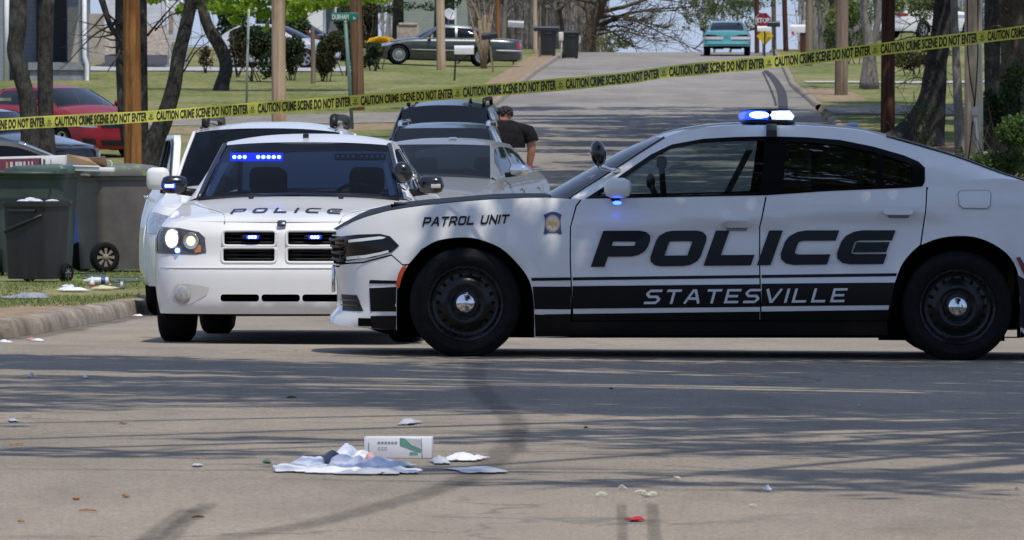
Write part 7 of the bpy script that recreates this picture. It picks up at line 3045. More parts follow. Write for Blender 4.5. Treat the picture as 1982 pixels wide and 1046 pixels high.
mailbox('white mailbox with a red flag on a thick dark post', 1546, 56, 34, 16, 272, MWHITE, POLE_RED, 1554, 112, 0.0, 0.14, flag=True)
b = at(1085, 288)
c = PT(1086, 71, 288) - b
bm = new()
box(bm, c.x - 0.10, -0.06, c.z - 0.18, c.x + 0.09, 0.06, c.z + 0.17, 0.03)
tube(bm, [(c.x + 0.02, 0, -0.1), (c.x + 0.02, 0, c.z)], 0.02, 6)
tag(obj('newspaper_box', bm, plain('cream plastic', (0.62, 0.60, 0.52), 0.5), loc=b), 'cream newspaper tube under the wide black mailbox', 'newspaper box')


# ---- wheelie bins
def wheelie(name, label, px, Y, W_, D_, H_, mat, lid_mat, yaw, cat='wheelie bin', lid=True, wheel_r=0.14, taper=0.82, wheels='side', lid_up=0.0, wheel_mat=None):
    b = at(px, Y)
    root = empty(name, b, (0, 0, yaw), label, cat)
    bm = new()
    rows = []
    for z, k in ((0.03, taper), (0.06, taper + 0.01), (H_ * 0.5, lerp(taper, 1, 0.5)), (H_ * 0.86, 0.97), (H_ * 0.865, 1.03), (H_ * 0.91, 1.04), (H_ * 0.915, 1.0), (H_ * 0.93, 1.0)):
        ring = [(x * k, y * k) for x, y in rrect(-W_ / 2, -D_ / 2, W_ / 2, D_ / 2, 0.07, 4)]
        rows.append([Vector((x, y, z)) for x, y in ring])
    vr = gridmesh(bm, rows, closed=True)
    bm.faces.new(vr[0][::-1])
    bb = obj('bin_body', bm, mat, root, angle=35)
    # moulded panel on the front and grip rib
    bm = new()
    for x0, x1, z0, z1 in ((-W_ * 0.30, W_ * 0.30, H_ * 0.80, H_ * 0.835),):
        box(bm, x0, -D_ / 2 * 0.97 - 0.03, z0, x1, -D_ / 2 * 0.9, z1, 0.01)
    obj('rim_rib', bm, mat, bb)
    for sg in (1, -1):
        # pressed side panel outline
        bm = new()
        kx = W_ / 2 * 0.945
        loop = [(sg * (kx - 0.035), y, z) for y, z in rrect(-D_ * 0.30, H_ * 0.34, D_ * 0.28, H_ * 0.70, 0.06, 3)]
        tube(bm, [Vector((x + sg * (z / H_ - 0.5) * W_ * 0.08, y, z)) for x, y, z in loop + loop[:1]], 0.011, 5, False)
        obj('pressed_panel', bm, mat, bb)
    if lid:
        bm = new()
        rows = []
        for z, k in ((H_ * 0.905, 1.10), (H_ * 0.95, 1.11), (H_ * 0.975, 1.07), (H_ * 1.005, 0.8), (H_ * 1.02, 0.4)):
            ring = [(x * k, y * k) for x, y in rrect(-W_ / 2, -D_ / 2, W_ / 2, D_ / 2, 0.07, 4)]
            rows.append([Vector((x, y, z + lid_up * (1 - (y / D_ + 0.5)) * 0.3)) for x, y in ring])
        vr = gridmesh(bm, rows, closed=True)
        bm.faces.new(vr[-1])
        obj('lid', bm, lid_mat, root, angle=35)
    bm = new()
    tube(bm, [(-W_ * 0.36, D_ / 2 + 0.02, H_ * 0.90), (-W_ * 0.36, D_ / 2 + 0.09, H_ * 0.91), (W_ * 0.36, D_ / 2 + 0.09, H_ * 0.91), (W_ * 0.36, D_ / 2 + 0.02, H_ * 0.90)], 0.018, 8)
    obj('handle_bar', bm, mat, root)
    for sg in (1, -1):
        M = Matrix.Translation((sg * W_ * 0.46, D_ / 2 * 0.72, wheel_r)) @ Matrix.Rotation(pi / 2 * sg, 4, 'Y')
        bm = new()
        lathe(bm, [(0.0, 0.0), (wheel_r * 0.6, 0.0), (wheel_r * 0.66, 0.012), (wheel_r * 0.95, 0.012), (wheel_r, -0.005), (wheel_r, -0.06), (0.0, -0.06)], 20, M)
        w_ = obj('wheel', bm, RUBBER, root)
        bm = new()
        for k in range(8):
            a = 2 * pi * k / 8
            pl = [(wheel_r * r_ * cos(a + t), wheel_r * r_ * sin(a + t)) for r_, t in ((0.2, -0.25), (0.62, -0.2), (0.62, 0.2), (0.2, 0.25))]
            f = [bm.verts.new(M @ Vector((x, y, 0.006))) for x, y in pl]
            bm.faces.new(f)
        lathe(bm, [(0.0, 0.014), (wheel_r * 0.22, 0.010), (wheel_r * 0.24, 0.0)], 12, M)
        obj('spokes', bm, wheel_mat or plain('dusty grey plastic', (0.25, 0.21, 0.17), 0.8), w_)
    return root


BIN_GREEN = plain('faded green plastic', (0.044, 0.066, 0.055), 0.55, var=0.25, scale=3, bump=0.05)
BIN_BLACK = plain('scuffed black plastic', (0.017, 0.017, 0.018), 0.45, var=0.5, scale=9, stretch=(1, 1, 0.15))
BIN_GREY = plain('dusty brown grey plastic', (0.115, 0.103, 0.096), 0.65, var=0.25, scale=4, bump=0.05)
BIN_BLUE = plain('blue plastic', (0.018, 0.06, 0.25), 0.5, var=0.2, scale=4)
LID_GREEN = plain('green lid plastic', (0.06, 0.10, 0.082), 0.5, var=0.3, scale=5)
def lid_grey():
    n = NT('grey lid with green mould')
    f = n.noise(3.0, 5, 0.7)
    n.set(Base_Color=n.mix(n.ramp(f, [(0.56, 0), (0.66, 0.9)]), (0.115, 0.115, 0.11), (0.17, 0.30, 0.04)), Roughness=0.7)
    return n.m


wheelie('wheelie_bin', 'big faded green wheelie bin with boxes lying on its lid', 70, 75.0, 0.76, 0.80, 1.16, BIN_GREEN, LID_GREEN, radians(171))
wheelie('wheelie_bin', 'dusty grey wheelie bin with a mould stained lid and a spoked wheel', 226, 76.5, 0.72, 0.74, 1.12, BIN_GREY, lid_grey(), radians(116), taper=0.84, wheel_r=0.16)
wheelie('wheelie_bin', 'blue recycling bin half hidden between the green and grey bins', 142, 78.5, 0.50, 0.6, 1.02, BIN_BLUE, BIN_BLUE, radians(5))
blk = wheelie('dustbin', 'small open black dustbin filled with rubbish', 71, 71.6, 0.54, 0.50, 0.86, BIN_BLACK, BIN_BLACK, radians(-32), cat='dustbin', lid=False, wheel_r=0.09, taper=0.84, wheel_mat=plain('grey hub plastic', (0.12, 0.12, 0.12), 0.6))
# slanted moulded step on the black dustbin, and its contents
bm = new()
tube(bm, [(-0.245, -0.15, 0.46), (-0.22, -0.235, 0.50), (0.0, -0.245, 0.58), (0.235, -0.24, 0.66)], [0.016, 0.018, 0.02, 0.012], 6)
obj('moulded_step', bm, BIN_BLACK, blk)
bm = new()
r = random.Random(4)
for i in range(7):
    blob(bm, (r.uniform(-0.17, 0.17), r.uniform(-0.17, 0.17), 0.77), (r.uniform(0.05, 0.1), r.uniform(0.05, 0.1), r.uniform(0.04, 0.07)), 8, 6)
o = obj('rubbish', bm, plain('mixed rubbish', (0.45, 0.47, 0.5), 0.6, var=0.6, scale=9), None)
o.location = blk.location
tag(o, 'crumpled white and blue rubbish heaped inside the small black dustbin', 'rubbish', kind='stuff')

for px, Y, lab in ((1060, 289, 'dark wheelie bin under the cream newspaper tube'), (1104, 292, 'dark wheelie bin between the mailbox and the octagonal sign back')):
    wheelie('wheelie_bin', lab, px, Y, 0.66, 0.7, 1.1, BIN_BLACK, BIN_BLACK, radians(8))

# ---- boxes lying on the green bin
def cprint(name, label, px0, px1, py0, py1, Y, depth, mat, cat, yaw=0.0, roll=0.0):
    c = PT((px0 + px1) / 2, (py0 + py1) / 2, Y)
    w, h = (px1 - px0) / F * Y, (py1 - py0) / F * Y
    root = empty(name, c, (0, roll, yaw), label, cat)
    bm = new()
    box(bm, -w / 2, 0, -h / 2, w / 2, depth, h / 2, 0.006)
    obj('carton', bm, mat, root, angle=30)
    return root, w, h


CARD_WHITE = plain('white card', (0.68, 0.67, 0.66), 0.7, var=0.08, scale=5)
CARD_BROWN = plain('brown cardboard', (0.30, 0.205, 0.125), 0.9, var=0.15, scale=6)
root, w, h = cprint('long_box', 'long white and maroon product box lying on the green bin', -40, 126, 303, 333, 74.6, 0.34, CARD_WHITE, 'box', roll=radians(-1.5))
def bpl(name, x0, x1, z0, z1, mat, t=0.002):
    bm = new()
    box(bm, -w / 2 + x0 * w, -t, -h / 2 + z0 * h, -w / 2 + x1 * w, -0.0004, -h / 2 + z1 * h)
    return obj(name, bm, mat, root, smooth=False)
bpl('maroon_panel', 0.0, 0.72, 0.10, 0.86, plain('maroon print', (0.17, 0.045, 0.075), 0.5, var=0.1))
for i, (x0, x1) in enumerate(((0.36, 0.39), (0.42, 0.455), (0.46, 0.50), (0.515, 0.54), (0.57, 0.585), (0.61, 0.625))):
    bpl('printed_picture', x0, x1, 0.32 + 0.02 * (i % 2), 0.66, plain('pale print', (0.6, 0.57, 0.56), 0.5), 0.004)
bpl('printed_picture', 0.31, 0.335, 0.26, 0.66, plain('tan print', (0.4, 0.25, 0.15), 0.5), 0.004)
bpl('dark_edge', 0.70, 0.725, 0.10, 0.86, plain('dark print', (0.03, 0.02, 0.03), 0.5), 0.003)
for i in range(9):
    bpl('barcode', 0.745, 0.775 - 0.004 * (i % 3), 0.15 + 0.075 * i, 0.19 + 0.075 * i, TINK, 0.003)
for i in range(4):
    bpl('small_print', 0.83, 0.842, 0.2 + 0.15 * i, 0.30 + 0.15 * i, plain('grey print', (0.2, 0.2, 0.2), 0.6), 0.003)
# open brown cardboard box behind it
b = PT(166, 330, 75.1)
root = empty('cardboard_box', b, label='torn open brown cardboard box behind the white tray', cat='box')
s_ = 75.1 / F
bm = new()
def cq(pts, dy=0.0):
    f = [bm.verts.new(((px - 166) * s_, dy + d, (330 - py) * s_)) for px, py, d in pts]
    g_ = [bm.verts.new(v.co + Vector((0, 0.006, 0.002))) for v in f]
    bm.faces.new(f)
    bm.faces.new(g_[::-1])
    for i in range(len(f)):
        j = (i + 1) % len(f)
        bm.faces.new((f[i], f[j], g_[j], g_[i]))
cq([(126, 299, 0.0), (150, 303, 0.05), (168, 306, 0.1), (200, 306, 0.12), (203, 325, 0.1), (128, 326, 0.0)], 0.25)
cq([(168, 306, 0.0), (202, 303, -0.05), (206, 322, -0.02), (196, 326, 0.1)], 0.22)
cq([(120, 327, -0.1), (206, 328, -0.1), (206, 326, 0.3), (120, 325, 0.3)], 0.0)
obj('flaps', bm, CARD_BROWN, root, smooth=False)
bm = new()
tube(bm, [((205 - 166) * s_, 0.1, (330 - 311) * s_), ((213 - 166) * s_, 0.05, (330 - 311) * s_), ((217 - 166) * s_, 0.02, (330 - 316) * s_), ((216 - 166) * s_, 0.0, (330 - 324) * s_)], 0.004, 5)
obj('strap', bm, plain('white strap', (0.6, 0.62, 0.65), 0.5), root)
root, w, h = cprint('foam_tray', 'flat white foam tray lying across the bin lids', 130, 220, 324, 332, 74.9, 0.3, plain('white foam', (0.74, 0.75, 0.76), 0.8, var=0.05), 'tray', roll=radians(1.5))
bm = new()
box(bm, -w / 2, -0.012, h / 2, w * 0.2, 0.02, h / 2 + 0.015, 0.004)
obj('raised_rim', bm, plain('white foam', (0.74, 0.75, 0.76), 0.8), root)

# ---- litter on the verge
def bottle(name, label, px0, px1, py, Y, r_, mat, cap=None, neck='left', band=None):
    a, b_ = PT(px0, py, Y), PT(px1, py, Y)
    L = (b_ - a).length
    g_ = at((px0 + px1) / 2, Y)
    root = empty(name, Vector((a.x, Y, g_.z + r_)), label=label, cat='bottle', group=None)
    M = Matrix.Rotation(pi / 2, 4, 'Y')
    if neck == 'left':
        M = Matrix.Translation((L, 0, 0)) @ Matrix.Rotation(-pi / 2, 4, 'Y')
    bm = new()
    lathe(bm, [(0, 0), (r_ * 0.8, 0.0), (r_, 0.01), (r_, L * 0.30), (r_ * 0.93, L * 0.36), (r_, L * 0.42), (r_, L * 0.68), (r_ * 0.75, L * 0.80), (r_ * 0.4, L * 0.90), (r_ * 0.38, L)], 16, M)
    obj('bottle_body', bm, mat, root)
    if cap:
        bm = new()
        lathe(bm, [(r_ * 0.45, L * 0.93), (r_ * 0.46, L * 1.02), (0, L * 1.02)], 12, M)
        obj('cap', bm, cap, root)
    if band:
        bm = new()
        lathe(bm, [(r_ * 1.02, L * 0.12), (r_ * 1.02, L * 0.30)], 16, M)
        obj('label_band', bm, band, root)
    return root


CLEARP = glass('clear plastic', (0.78, 0.84, 0.86), 1.4, 0.06)
bottle('plastic_bottle', 'clear plastic bottle with green cap lying by the grey bin', 150, 205, 538, 72.5, 0.035, CLEARP, plain('green cap', (0.03, 0.35, 0.10), 0.4))
bottle('plastic_bottle', 'white bottle with a dark blue band lying on the grass', 162, 210, 542, 70.5, 0.036, plain('milky plastic', (0.62, 0.64, 0.66), 0.4), None, 'left', plain('navy label', (0.03, 0.06, 0.25), 0.4))
bottle('plastic_bottle', 'crushed clear bottle lying furthest right in the grass', 212, 285, 541, 71.5, 0.028, CLEARP, plain('white cap', (0.6, 0.6, 0.6), 0.4), 'right')
bottle('plastic_bottle', 'short crumpled clear bottle nearest the kerb', 212, 242, 553, 68.5, 0.036, CLEARP, plain('silver label', (0.4, 0.42, 0.45), 0.4), 'left', plain('silver label', (0.4, 0.42, 0.45), 0.4))
g_ = at(178, 69)
root = empty('glue_bottle', g_, label='tiny upright white bottle with a red band among papers', cat='bottle')
bm = new()
lathe(bm, [(0, 0), (0.024, 0), (0.025, 0.05), (0.02, 0.065), (0.008, 0.075), (0.006, 0.11), (0, 0.112)], 12)
obj('bottle_body', bm, plain('white plastic', (0.68, 0.68, 0.66), 0.4), root)
bm = new()
lathe(bm, [(0.0255, 0.015), (0.0258, 0.035)], 12)
obj('label_band', bm, plain('red label', (0.5, 0.06, 0.04), 0.4), root)


def paper(name, label, c, w, d, mat, seed, yaw=0.0, crumple=0.02, cat='litter', group=None, lift=0.012, holes=0):
    """A crumpled sheet lying on the ground at c (world)."""
    r = random.Random(seed)
    bm = new()
    n, m = 16, 8
    rows = []
    for i in range(n + 1):
        row = []
        for j in range(m + 1):
            u, v = i / n - 0.5, j / m - 0.5
            e = 1 + 0.34 * noise.noise((u * 4 + seed, v * 3, 1.7)) + 0.16 * noise.noise((u * 11, v * 9 + seed, 3.1))
            dome = (1 - (2 * u) ** 4) * (1 - (2 * v) ** 2)
            z = crumple * max(0.0, dome * (0.75 + 0.7 * noise.noise((u * 3 + seed * 3, v * 0.8, 0.3))) + 0.16 * noise.noise((u * 7, v * 2 + seed, 2))) + 0.004
            row.append(Vector((u * w * e, v * d * e, z)))
        rows.append(row)
    gridmesh(bm, rows)
    low = [[p - Vector((0, 0, 0.003)) for p in row] for row in rows]
    gridmesh(bm, low)
    o = obj(name, bm, mat, angle=25, recalc=False)
    o.location = (c.x, c.y, c.z + lift)
    o.rotation_euler = (0, 0, yaw)
    return tag(o, label, cat, group)


WPAPER = plain('white paper litter', (0.70, 0.71, 0.74), 0.7, var=0.12, scale=9)
GPAPER = plain('grey plastic wrap', (0.42, 0.43, 0.46), 0.4, var=0.3, scale=9)
BPAPER = plain('blue white packaging', (0.56, 0.60, 0.72), 0.5, var=0.35, scale=12)
YPAPER = plain('pale yellow paper', (0.55, 0.50, 0.30), 0.7, var=0.25, scale=12)
paper('plastic_bag', 'flattened grey plastic bag on the bare earth by the kerb', at(52, 64.0), 0.40, 0.35, plain('dull grey plastic bag', (0.26, 0.27, 0.29), 0.4, var=0.4, scale=14), 3, 0.2, 0.05, 'bag')
paper('paper_scrap', 'pale sheet of paper left of the tiny white bottle', at(140, 67.5), 0.26, 0.3, WPAPER, 4, 0.4, 0.03, 'paper')
paper('paper_scrap', 'yellowish paper right of the tiny white bottle', at(200, 68.2), 0.18, 0.3, YPAPER, 5, -0.3, 0.035, 'paper')
paper('paper_scrap', 'blue tipped wrapper beside the pale sheet', at(132, 69.0), 0.12, 0.08, BPAPER, 6, 0.9, 0.03, 'wrapper')
for px, Y, m, lab in ((72, 50.9, WPAPER, 'white scrap in the gutter below the kerb'), (62, 51.2, plain('pink scrap', (0.5, 0.25, 0.2), 0.7), 'pinkish scrap in the gutter below the kerb'), (226, 62.5, WPAPER, 'small white scrap in the gutter behind the SUV tyre'), (10, 49.9, WPAPER, 'white scrap in the gutter at the left edge')):
    p_ = at(px, Y)
    p_.x = max(p_.x, xl(Y) + 0.06)
    p_.z = zroad(p_.x, Y)
    paper('paper_scrap', lab, p_, 0.07, 0.10, m, int(px), 0.5, 0.015, 'litter', lift=0.004)

# ---- rubbish in the street, foreground
g_ = ground(770, 888)
root = empty('glove_box', g_, (0, 0, radians(-3)), 'white printed carton with green corner standing on its side in the street', 'box')
s_ = g_.y / F
w, h = 131 * s_, 41 * s_
WCARD = plain('white printed carton', (0.66, 0.66, 0.69), 0.6, var=0.05, scale=6)
bm = new()
box(bm, -w / 2, 0, 0, w / 2, 0.11, h, 0.003)
obj('carton', bm, WCARD, root, angle=30)
def gpl(name, pts, mat, t=0.002):
    bm = new()
    f = [bm.verts.new((-w / 2 + x * w, -t, y * h)) for x, y in pts]
    bm.faces.new(f)
    return obj(name, bm, mat, root, smooth=False)
PG = plain('green print', (0.10, 0.27, 0.20), 0.5, var=0.4, scale=14)
gpl('printed_picture', [(0.53, 0.97), (0.60, 0.95), (0.70, 0.62), (0.85, 0.40), (0.84, 0.28), (0.70, 0.42), (0.53, 0.62)], PG)
gpl('printed_picture', [(0.60, 0.95), (0.83, 0.9), (0.85, 0.45), (0.70, 0.64)], plain('pale grey print', (0.48, 0.50, 0.50), 0.5, var=0.2, scale=10))
gpl('printed_panel', [(0.67, 0.18), (0.80, 0.18), (0.79, 0.30), (0.68, 0.30)], PG)
gpl('edge_bar', [(0.06, 0.15), (0.075, 0.15), (0.075, 0.75), (0.06, 0.75)], plain('grey green print', (0.2, 0.3, 0.28), 0.5))
gpl('carton_corner', [(0.855, 0.02), (0.866, 0.02), (0.85, 0.97), (0.84, 0.97)], plain('dark grey line', (0.2, 0.2, 0.23), 0.5))  # thin slanted dark line near the right end of the carton
for y0, x1 in ((0.70, 0.50), (0.50, 0.42), (0.40, 0.36)):
    for k in range(6 if y0 > 0.6 else 3):
        a = 0.20 + k * 0.05
        gpl('printed_line', [(a, y0), (a + 0.038, y0), (a + 0.036, y0 + (0.10 if y0 > 0.6 else 0.03)), (a + 0.004, y0 + (0.085 if y0 > 0.6 else 0.03))], plain('grey print', (0.2, 0.2, 0.2), 0.6))
pieces = [('wrapper', 'white flattened wrapper at the left end of the rubbish pile', 580, 911, 0.22, 0.5, WPAPER, 11, 0.025), ('wrapper', 'long pale strip under the front of the rubbish pile', 650, 915, 0.24, 0.4, WPAPER, 12, 0.025), ('wrapper', 'torn translucent strip in the front right of the rubbish pile', 735, 917, 0.2, 0.35, GPAPER, 41, 0.02), ('wrapper', 'torn white tab poking left from the rubbish pile', 560, 912, 0.1, 0.25, WPAPER, 42, 0.02), ('wrapper', 'small pale blue tab behind the blue pack', 672, 897, 0.07, 0.3, BPAPER, 43, 0.07), ('wrapper', 'white folded tab with a red edge on the rubbish pile', 718, 903, 0.07, 0.3, plain('red edged paper', (0.6, 0.35, 0.34), 0.6, var=0.4, scale=20), 44, 0.05),
          ('wrapper', 'blue and white pack at the middle of the rubbish pile', 680, 906, 0.16, 0.5, BPAPER, 13, 0.062), ('wrapper', 'clear blue rounded pack at the right of the rubbish pile', 738, 908, 0.16, 0.5, BPAPER, 14, 0.055),
          ('wrapper', 'dark blue glove-like scrap on the rubbish pile', 645, 903, 0.08, 0.4, plain('navy scrap', (0.012, 0.018, 0.05), 0.5), 15, 0.055), ('wrapper', 'pale wrapper at the back left of the rubbish pile', 605, 900, 0.14, 0.5, BPAPER, 16, 0.04),
          ('wrapper', 'thin pale sheet across the middle front of the rubbish pile', 720, 918, 0.24, 0.3, GPAPER, 31, 0.02), ('wrapper', 'small white corner sticking up from the pile', 700, 899, 0.07, 0.3, WPAPER, 32, 0.06), ('wrapper', 'thin white strip at the right end of the rubbish pile', 780, 915, 0.14, 0.35, WPAPER, 17, 0.018), ('wrapper', 'white paper with red print right of the carton', 902, 892, 0.14, 0.3, WPAPER, 18, 0.04),
          ('wrapper', 'small black and white scrap between carton and red printed paper', 852, 898, 0.07, 0.25, GPAPER, 19, 0.03), ('wrapper', 'flat pale grey strip lying right of the rubbish pile', 925, 914, 0.19, 0.4, GPAPER, 20, 0.015),
          ('wrapper', 'crumpled clear wrapper behind the carton', 792, 822, 0.06, 0.3, GPAPER, 21, 0.03), ('wrapper', 'bright red scrap near the bottom edge of the picture', 1229, 1010, 0.055, 0.10, plain('red scrap', (0.42, 0.015, 0.02), 0.5), 22, 0.012),
          ('wrapper', 'white and red scrap alone in the right foreground', 1486, 952, 0.018, 0.06, WPAPER, 23, 0.02), ('wrapper', 'thin green scrap left of the rubbish pile', 517, 897, 0.03, 0.12, plain('green scrap', (0.05, 0.16, 0.09), 0.6), 24, 0.012),
          ('wrapper', 'pale sliver left of the rubbish pile', 383, 904, 0.04, 0.1, GPAPER, 25, 0.008), ('wrapper', 'pale scrap on the left side of the street', 24, 817, 0.04, 0.2, GPAPER, 26, 0.012),
          ('wrapper', 'white crumb in the shade before the kerb', 164, 733, 0.02, 0.12, WPAPER, 27, 0.02), ('wrapper', 'grey crumb in the shade on the left of the street', 60, 731, 0.018, 0.12, GPAPER, 28, 0.02)]
for nm, lab, px, py, w_, d_, m, sd, cr in pieces:
    paper(nm, lab, ground(px, py), w_, d_, m, sd, random.Random(sd).uniform(-0.3, 0.3), cr, 'litter', lift=0.004)
DRYL = plain('dry orange leaf', (0.30, 0.17, 0.07), 0.8, var=0.3, scale=30)
DARKL = plain('dark dead leaf', (0.05, 0.035, 0.025), 0.8, var=0.3, scale=30)
PALEL = plain('pale crumb', (0.45, 0.42, 0.33), 0.8, var=0.4, scale=40)
r = random.Random(31)
for i, (px, py) in enumerate([(147, 968), (243, 964), (170, 992), (30, 863), (238, 822)]):
    paper('dry_leaf', 'orange dry leaf lying on the left of the street', ground(px, py), 0.022, 0.07, DRYL, 200 + i, r.uniform(0, 3), 0.008, 'leaf', 'orange dry leaves on the asphalt', 0.004)
for i, (px, py) in enumerate([(1205, 950), (1250, 963), (1262, 962), (1165, 963), (1240, 958), (1310, 930)]):
    paper('crumb', 'pale crumb of litter on the right of the street', ground(px, py), r.uniform(0.01, 0.022), 0.05, PALEL, 220 + i, r.uniform(0, 3), 0.014, 'crumb', 'pale crumbs of litter on the asphalt', 0.004)
for i in range(9):
    px, py = r.uniform(0, 1982), 700 + 340 * r.random() ** 1.3
    paper('dead_leaf', 'small dark leaf scattered on the asphalt', ground(px, py), r.uniform(0.010, 0.022), r.uniform(0.02, 0.06), r.choice((DARKL, DARKL, DRYL, PALEL)), 240 + i, r.uniform(0, 3), 0.008, 'leaf', 'small leaves scattered on the asphalt', 0.004)

# ---- grass blades on the near verge
def grass_blades():
    r = random.Random(9)
    vs, fs = [], []
    for _ in range(26000):
        Y = r.uniform(56, 84)
        X = xl(Y) - 0.2 - r.random() ** 1.2 * 5.0
        if noise.noise((X * 0.9, Y * 0.35, 4)) + (0.75 * sstep(60, 57, Y)) > 0.18:
            continue
        z = zside(X, Y) - 0.01
        h = r.uniform(0.018, 0.055)
        a = r.uniform(0, 6.28)
        w = r.uniform(0.004, 0.009)
        lx, ly = r.gauss(0, 0.03), r.gauss(0, 0.03)
        k = len(vs)
        vs += [(X - cos(a) * w, Y - sin(a) * w, z), (X + cos(a) * w, Y + sin(a) * w, z), (X + lx, Y + ly, z + h)]
        fs.append((k, k + 1, k + 2))
    me = bpy.data.meshes.new('grass')
    me.from_pydata(vs, [], fs)
    me.materials.append(leaf_mat('grass blades', (0.07, 0.10, 0.02), (0.15, 0.20, 0.05), (0.30, 0.30, 0.12), 0.3))
    o = bpy.data.objects.new('grass', me)
    COL.objects.link(o)
    tag(o, 'short patchy grass on the verge around the bins', 'grass', kind='stuff')


grass_blades()

# ---- far woods that read as one mass
def far_wood():
    r = random.Random(55)
    bm = new()
    for _ in range(1700):
        px = r.choice((r.uniform(740, 1175), r.uniform(860, 1150), r.uniform(1545, 2010)))
        Y = r.uniform(352, 400)
        X = (px - 991) / F * Y
        z = zprof(Y) - 0.5
        h = r.uniform(2, 11)
        lean = r.gauss(0, 0.5)
        tube(bm, [(X, Y, z + h * r.uniform(0, 0.4)), (X + lean * 0.4, Y, z + h * 0.65), (X + lean, Y + r.gauss(0, .4), z + h)], [r.uniform(0.02, 0.09), 0.03, 0.01], 3, False)
    for _ in range(5200):
        px = r.choice((r.uniform(740, 1175), r.uniform(860, 1150), r.uniform(1545, 2010)))
        Y = r.uniform(352, 400)
        X = (px - 991) / F * Y
        z = zprof(Y) + r.uniform(0, 9.5)
        e = Vector((r.gauss(0, 1), r.gauss(0, 0.5), r.gauss(0.2, 0.7))).normalized() * r.uniform(0.4, 1.3)
        p = Vector((X, Y, z))
        tube(bm, [p, p + e * 0.5 + Vector((0, 0, 0.06)), p + e], [0.03, 0.02, 0.008], 3, False)
    o = obj('far_wood', bm, TWIG_PALE)
    tag(o, 'grey mass of bare far-off woods beyond the crest', 'woods', kind='stuff')
    cl = []
    for _ in range(60):
        px = r.uniform(1560, 2010)
        Y = r.uniform(340, 400)
        cl.append((((px - 991) / F * Y, Y, zprof(Y) + r.uniform(0.3, 10)), (r.uniform(0.8, 1.8), 1.2, r.uniform(0.5, 1.2))))
    for _ in range(26):
        px = r.uniform(760, 1080)
        Y = r.uniform(355, 400)
        cl.append((((px - 991) / F * Y, Y, zprof(Y) + r.uniform(0.3, 10)), (r.uniform(0.5, 1.2), 1.0, r.uniform(0.3, 0.9))))
    g = foliage('far_thicket', cl, LEAF_MID, None, 16000, 0.16, 77)
    tag(g, 'green thicket of far-off young leaves behind the right lawn', 'woods', kind='stuff')


far_wood()

# ---- power lines in the sky
for (x0, y0, x1, y1, sag, lab) in ((1190, 20, 1464, -30, 6, 'thin overhead wire high above the teal sedan'), (1230, 70, 1380, 112, 4, 'thin overhead wire sloping down towards the teal sedan'), (1200, 40, 1375, 96, 5, 'second thin wire sloping down towards the teal sedan')):
    a, b_ = PT(x0, y0, 340), PT(x1, y1, 310)
    bm = new()
    pts = []
    for k in range(13):
        t = k / 12
        p = a.lerp(b_, t)
        p.z -= sag / F * 320 * 4 * t * (1 - t)
        pts.append(p)
    tube(bm, pts, 0.012, 4, False)
    tag(obj('power_line', bm, BLACK), lab, 'wire')


# ------------------------------------------------------------------ the person by the dark SUV, seen from behind
def skin_mesh(name, verts, edges, radii, mat, parent, sub=2, root=0, flat=None):
    me = bpy.data.meshes.new(name)
    me.from_pydata(verts, edges, [])
    o = bpy.data.objects.new(name, me)
    COL.objects.link(o)
    m = o.modifiers.new('skin', 'SKIN')
    m.use_smooth_shade = True
    m.branch_smoothing = 0.7
    lay = me.skin_vertices[0].data if me.skin_vertices else None
    if lay is None:
        bpy.context.view_layer.objects.active = o
        bpy.ops.mesh.customdata_skin_add()
        lay = me.skin_vertices[0].data
    for d, rd in zip(lay, radii):
        d.radius = rd if isinstance(rd, tuple) else (rd, rd)
    lay[root].use_root = True
    s = o.modifiers.new('sub', 'SUBSURF')
    s.levels = s.render_levels = sub
    dg = bpy.context.evaluated_depsgraph_get()
    me2 = bpy.data.meshes.new_from_object(o.evaluated_get(dg))
    me2.name = name
    o.modifiers.clear()
    o.data = me2
    me2.materials.clear()
    me2.materials.append(mat)
    for p in me2.polygons:
        p.use_smooth = True
    o.parent = parent
    return o


PY = 104.0
fp = PT(981, 0, PY)
fz = zroad(fp.x, PY)
person = empty('person', (fp.x, PY, fz), (0, 0, 0), 'person in a black T-shirt and tan trousers seen from behind by the parked SUV', 'person')
SKINM = plain('warm brown skin', (0.36, 0.165, 0.095), 0.55, var=0.1, scale=10)
SHIRT = plain('black cotton', (0.013, 0.012, 0.013), 0.95, var=0.4, scale=14, bump=0.3, spec=0.1)
TROUS = plain('tan trousers', (0.30, 0.19, 0.11), 0.9, var=0.2, scale=12, bump=0.2)
HAIR = plain('black hair', (0.008, 0.007, 0.007), 0.7, var=0.4, scale=40, bump=0.6)
# body: pelvis root, spine bent slightly forward, head bowed, right arm hanging, left arm bent forward
person.scale = (1.14, 1.1, 0.945)
V = [(0.03, 0, 0.93), (0.02, 0.0, 1.10), (0.0, 0.03, 1.30), (-0.01, 0.07, 1.46), (-0.02, 0.12, 1.545), (-0.02, 0.165, 1.62), (-0.02, 0.20, 1.70),
     (0.19, 0.06, 1.46), (0.275, 0.05, 1.40), (0.315, 0.03, 1.15), (0.285, 0.06, 0.92), (0.275, 0.09, 0.82),
     (-0.20, 0.06, 1.46), (-0.275, 0.06, 1.40), (-0.315, 0.10, 1.16), (-0.24, 0.30, 1.08), (-0.20, 0.38, 1.07),
     (0.13, 0, 0.86), (0.145, 0.02, 0.48), (0.15, 0.0, 0.10), (0.155, -0.13 + 0.2, 0.04),
     (-0.075, 0, 0.86), (-0.09, 0.03, 0.48), (-0.10, 0.02, 0.10), (-0.105, 0.16, 0.04)]
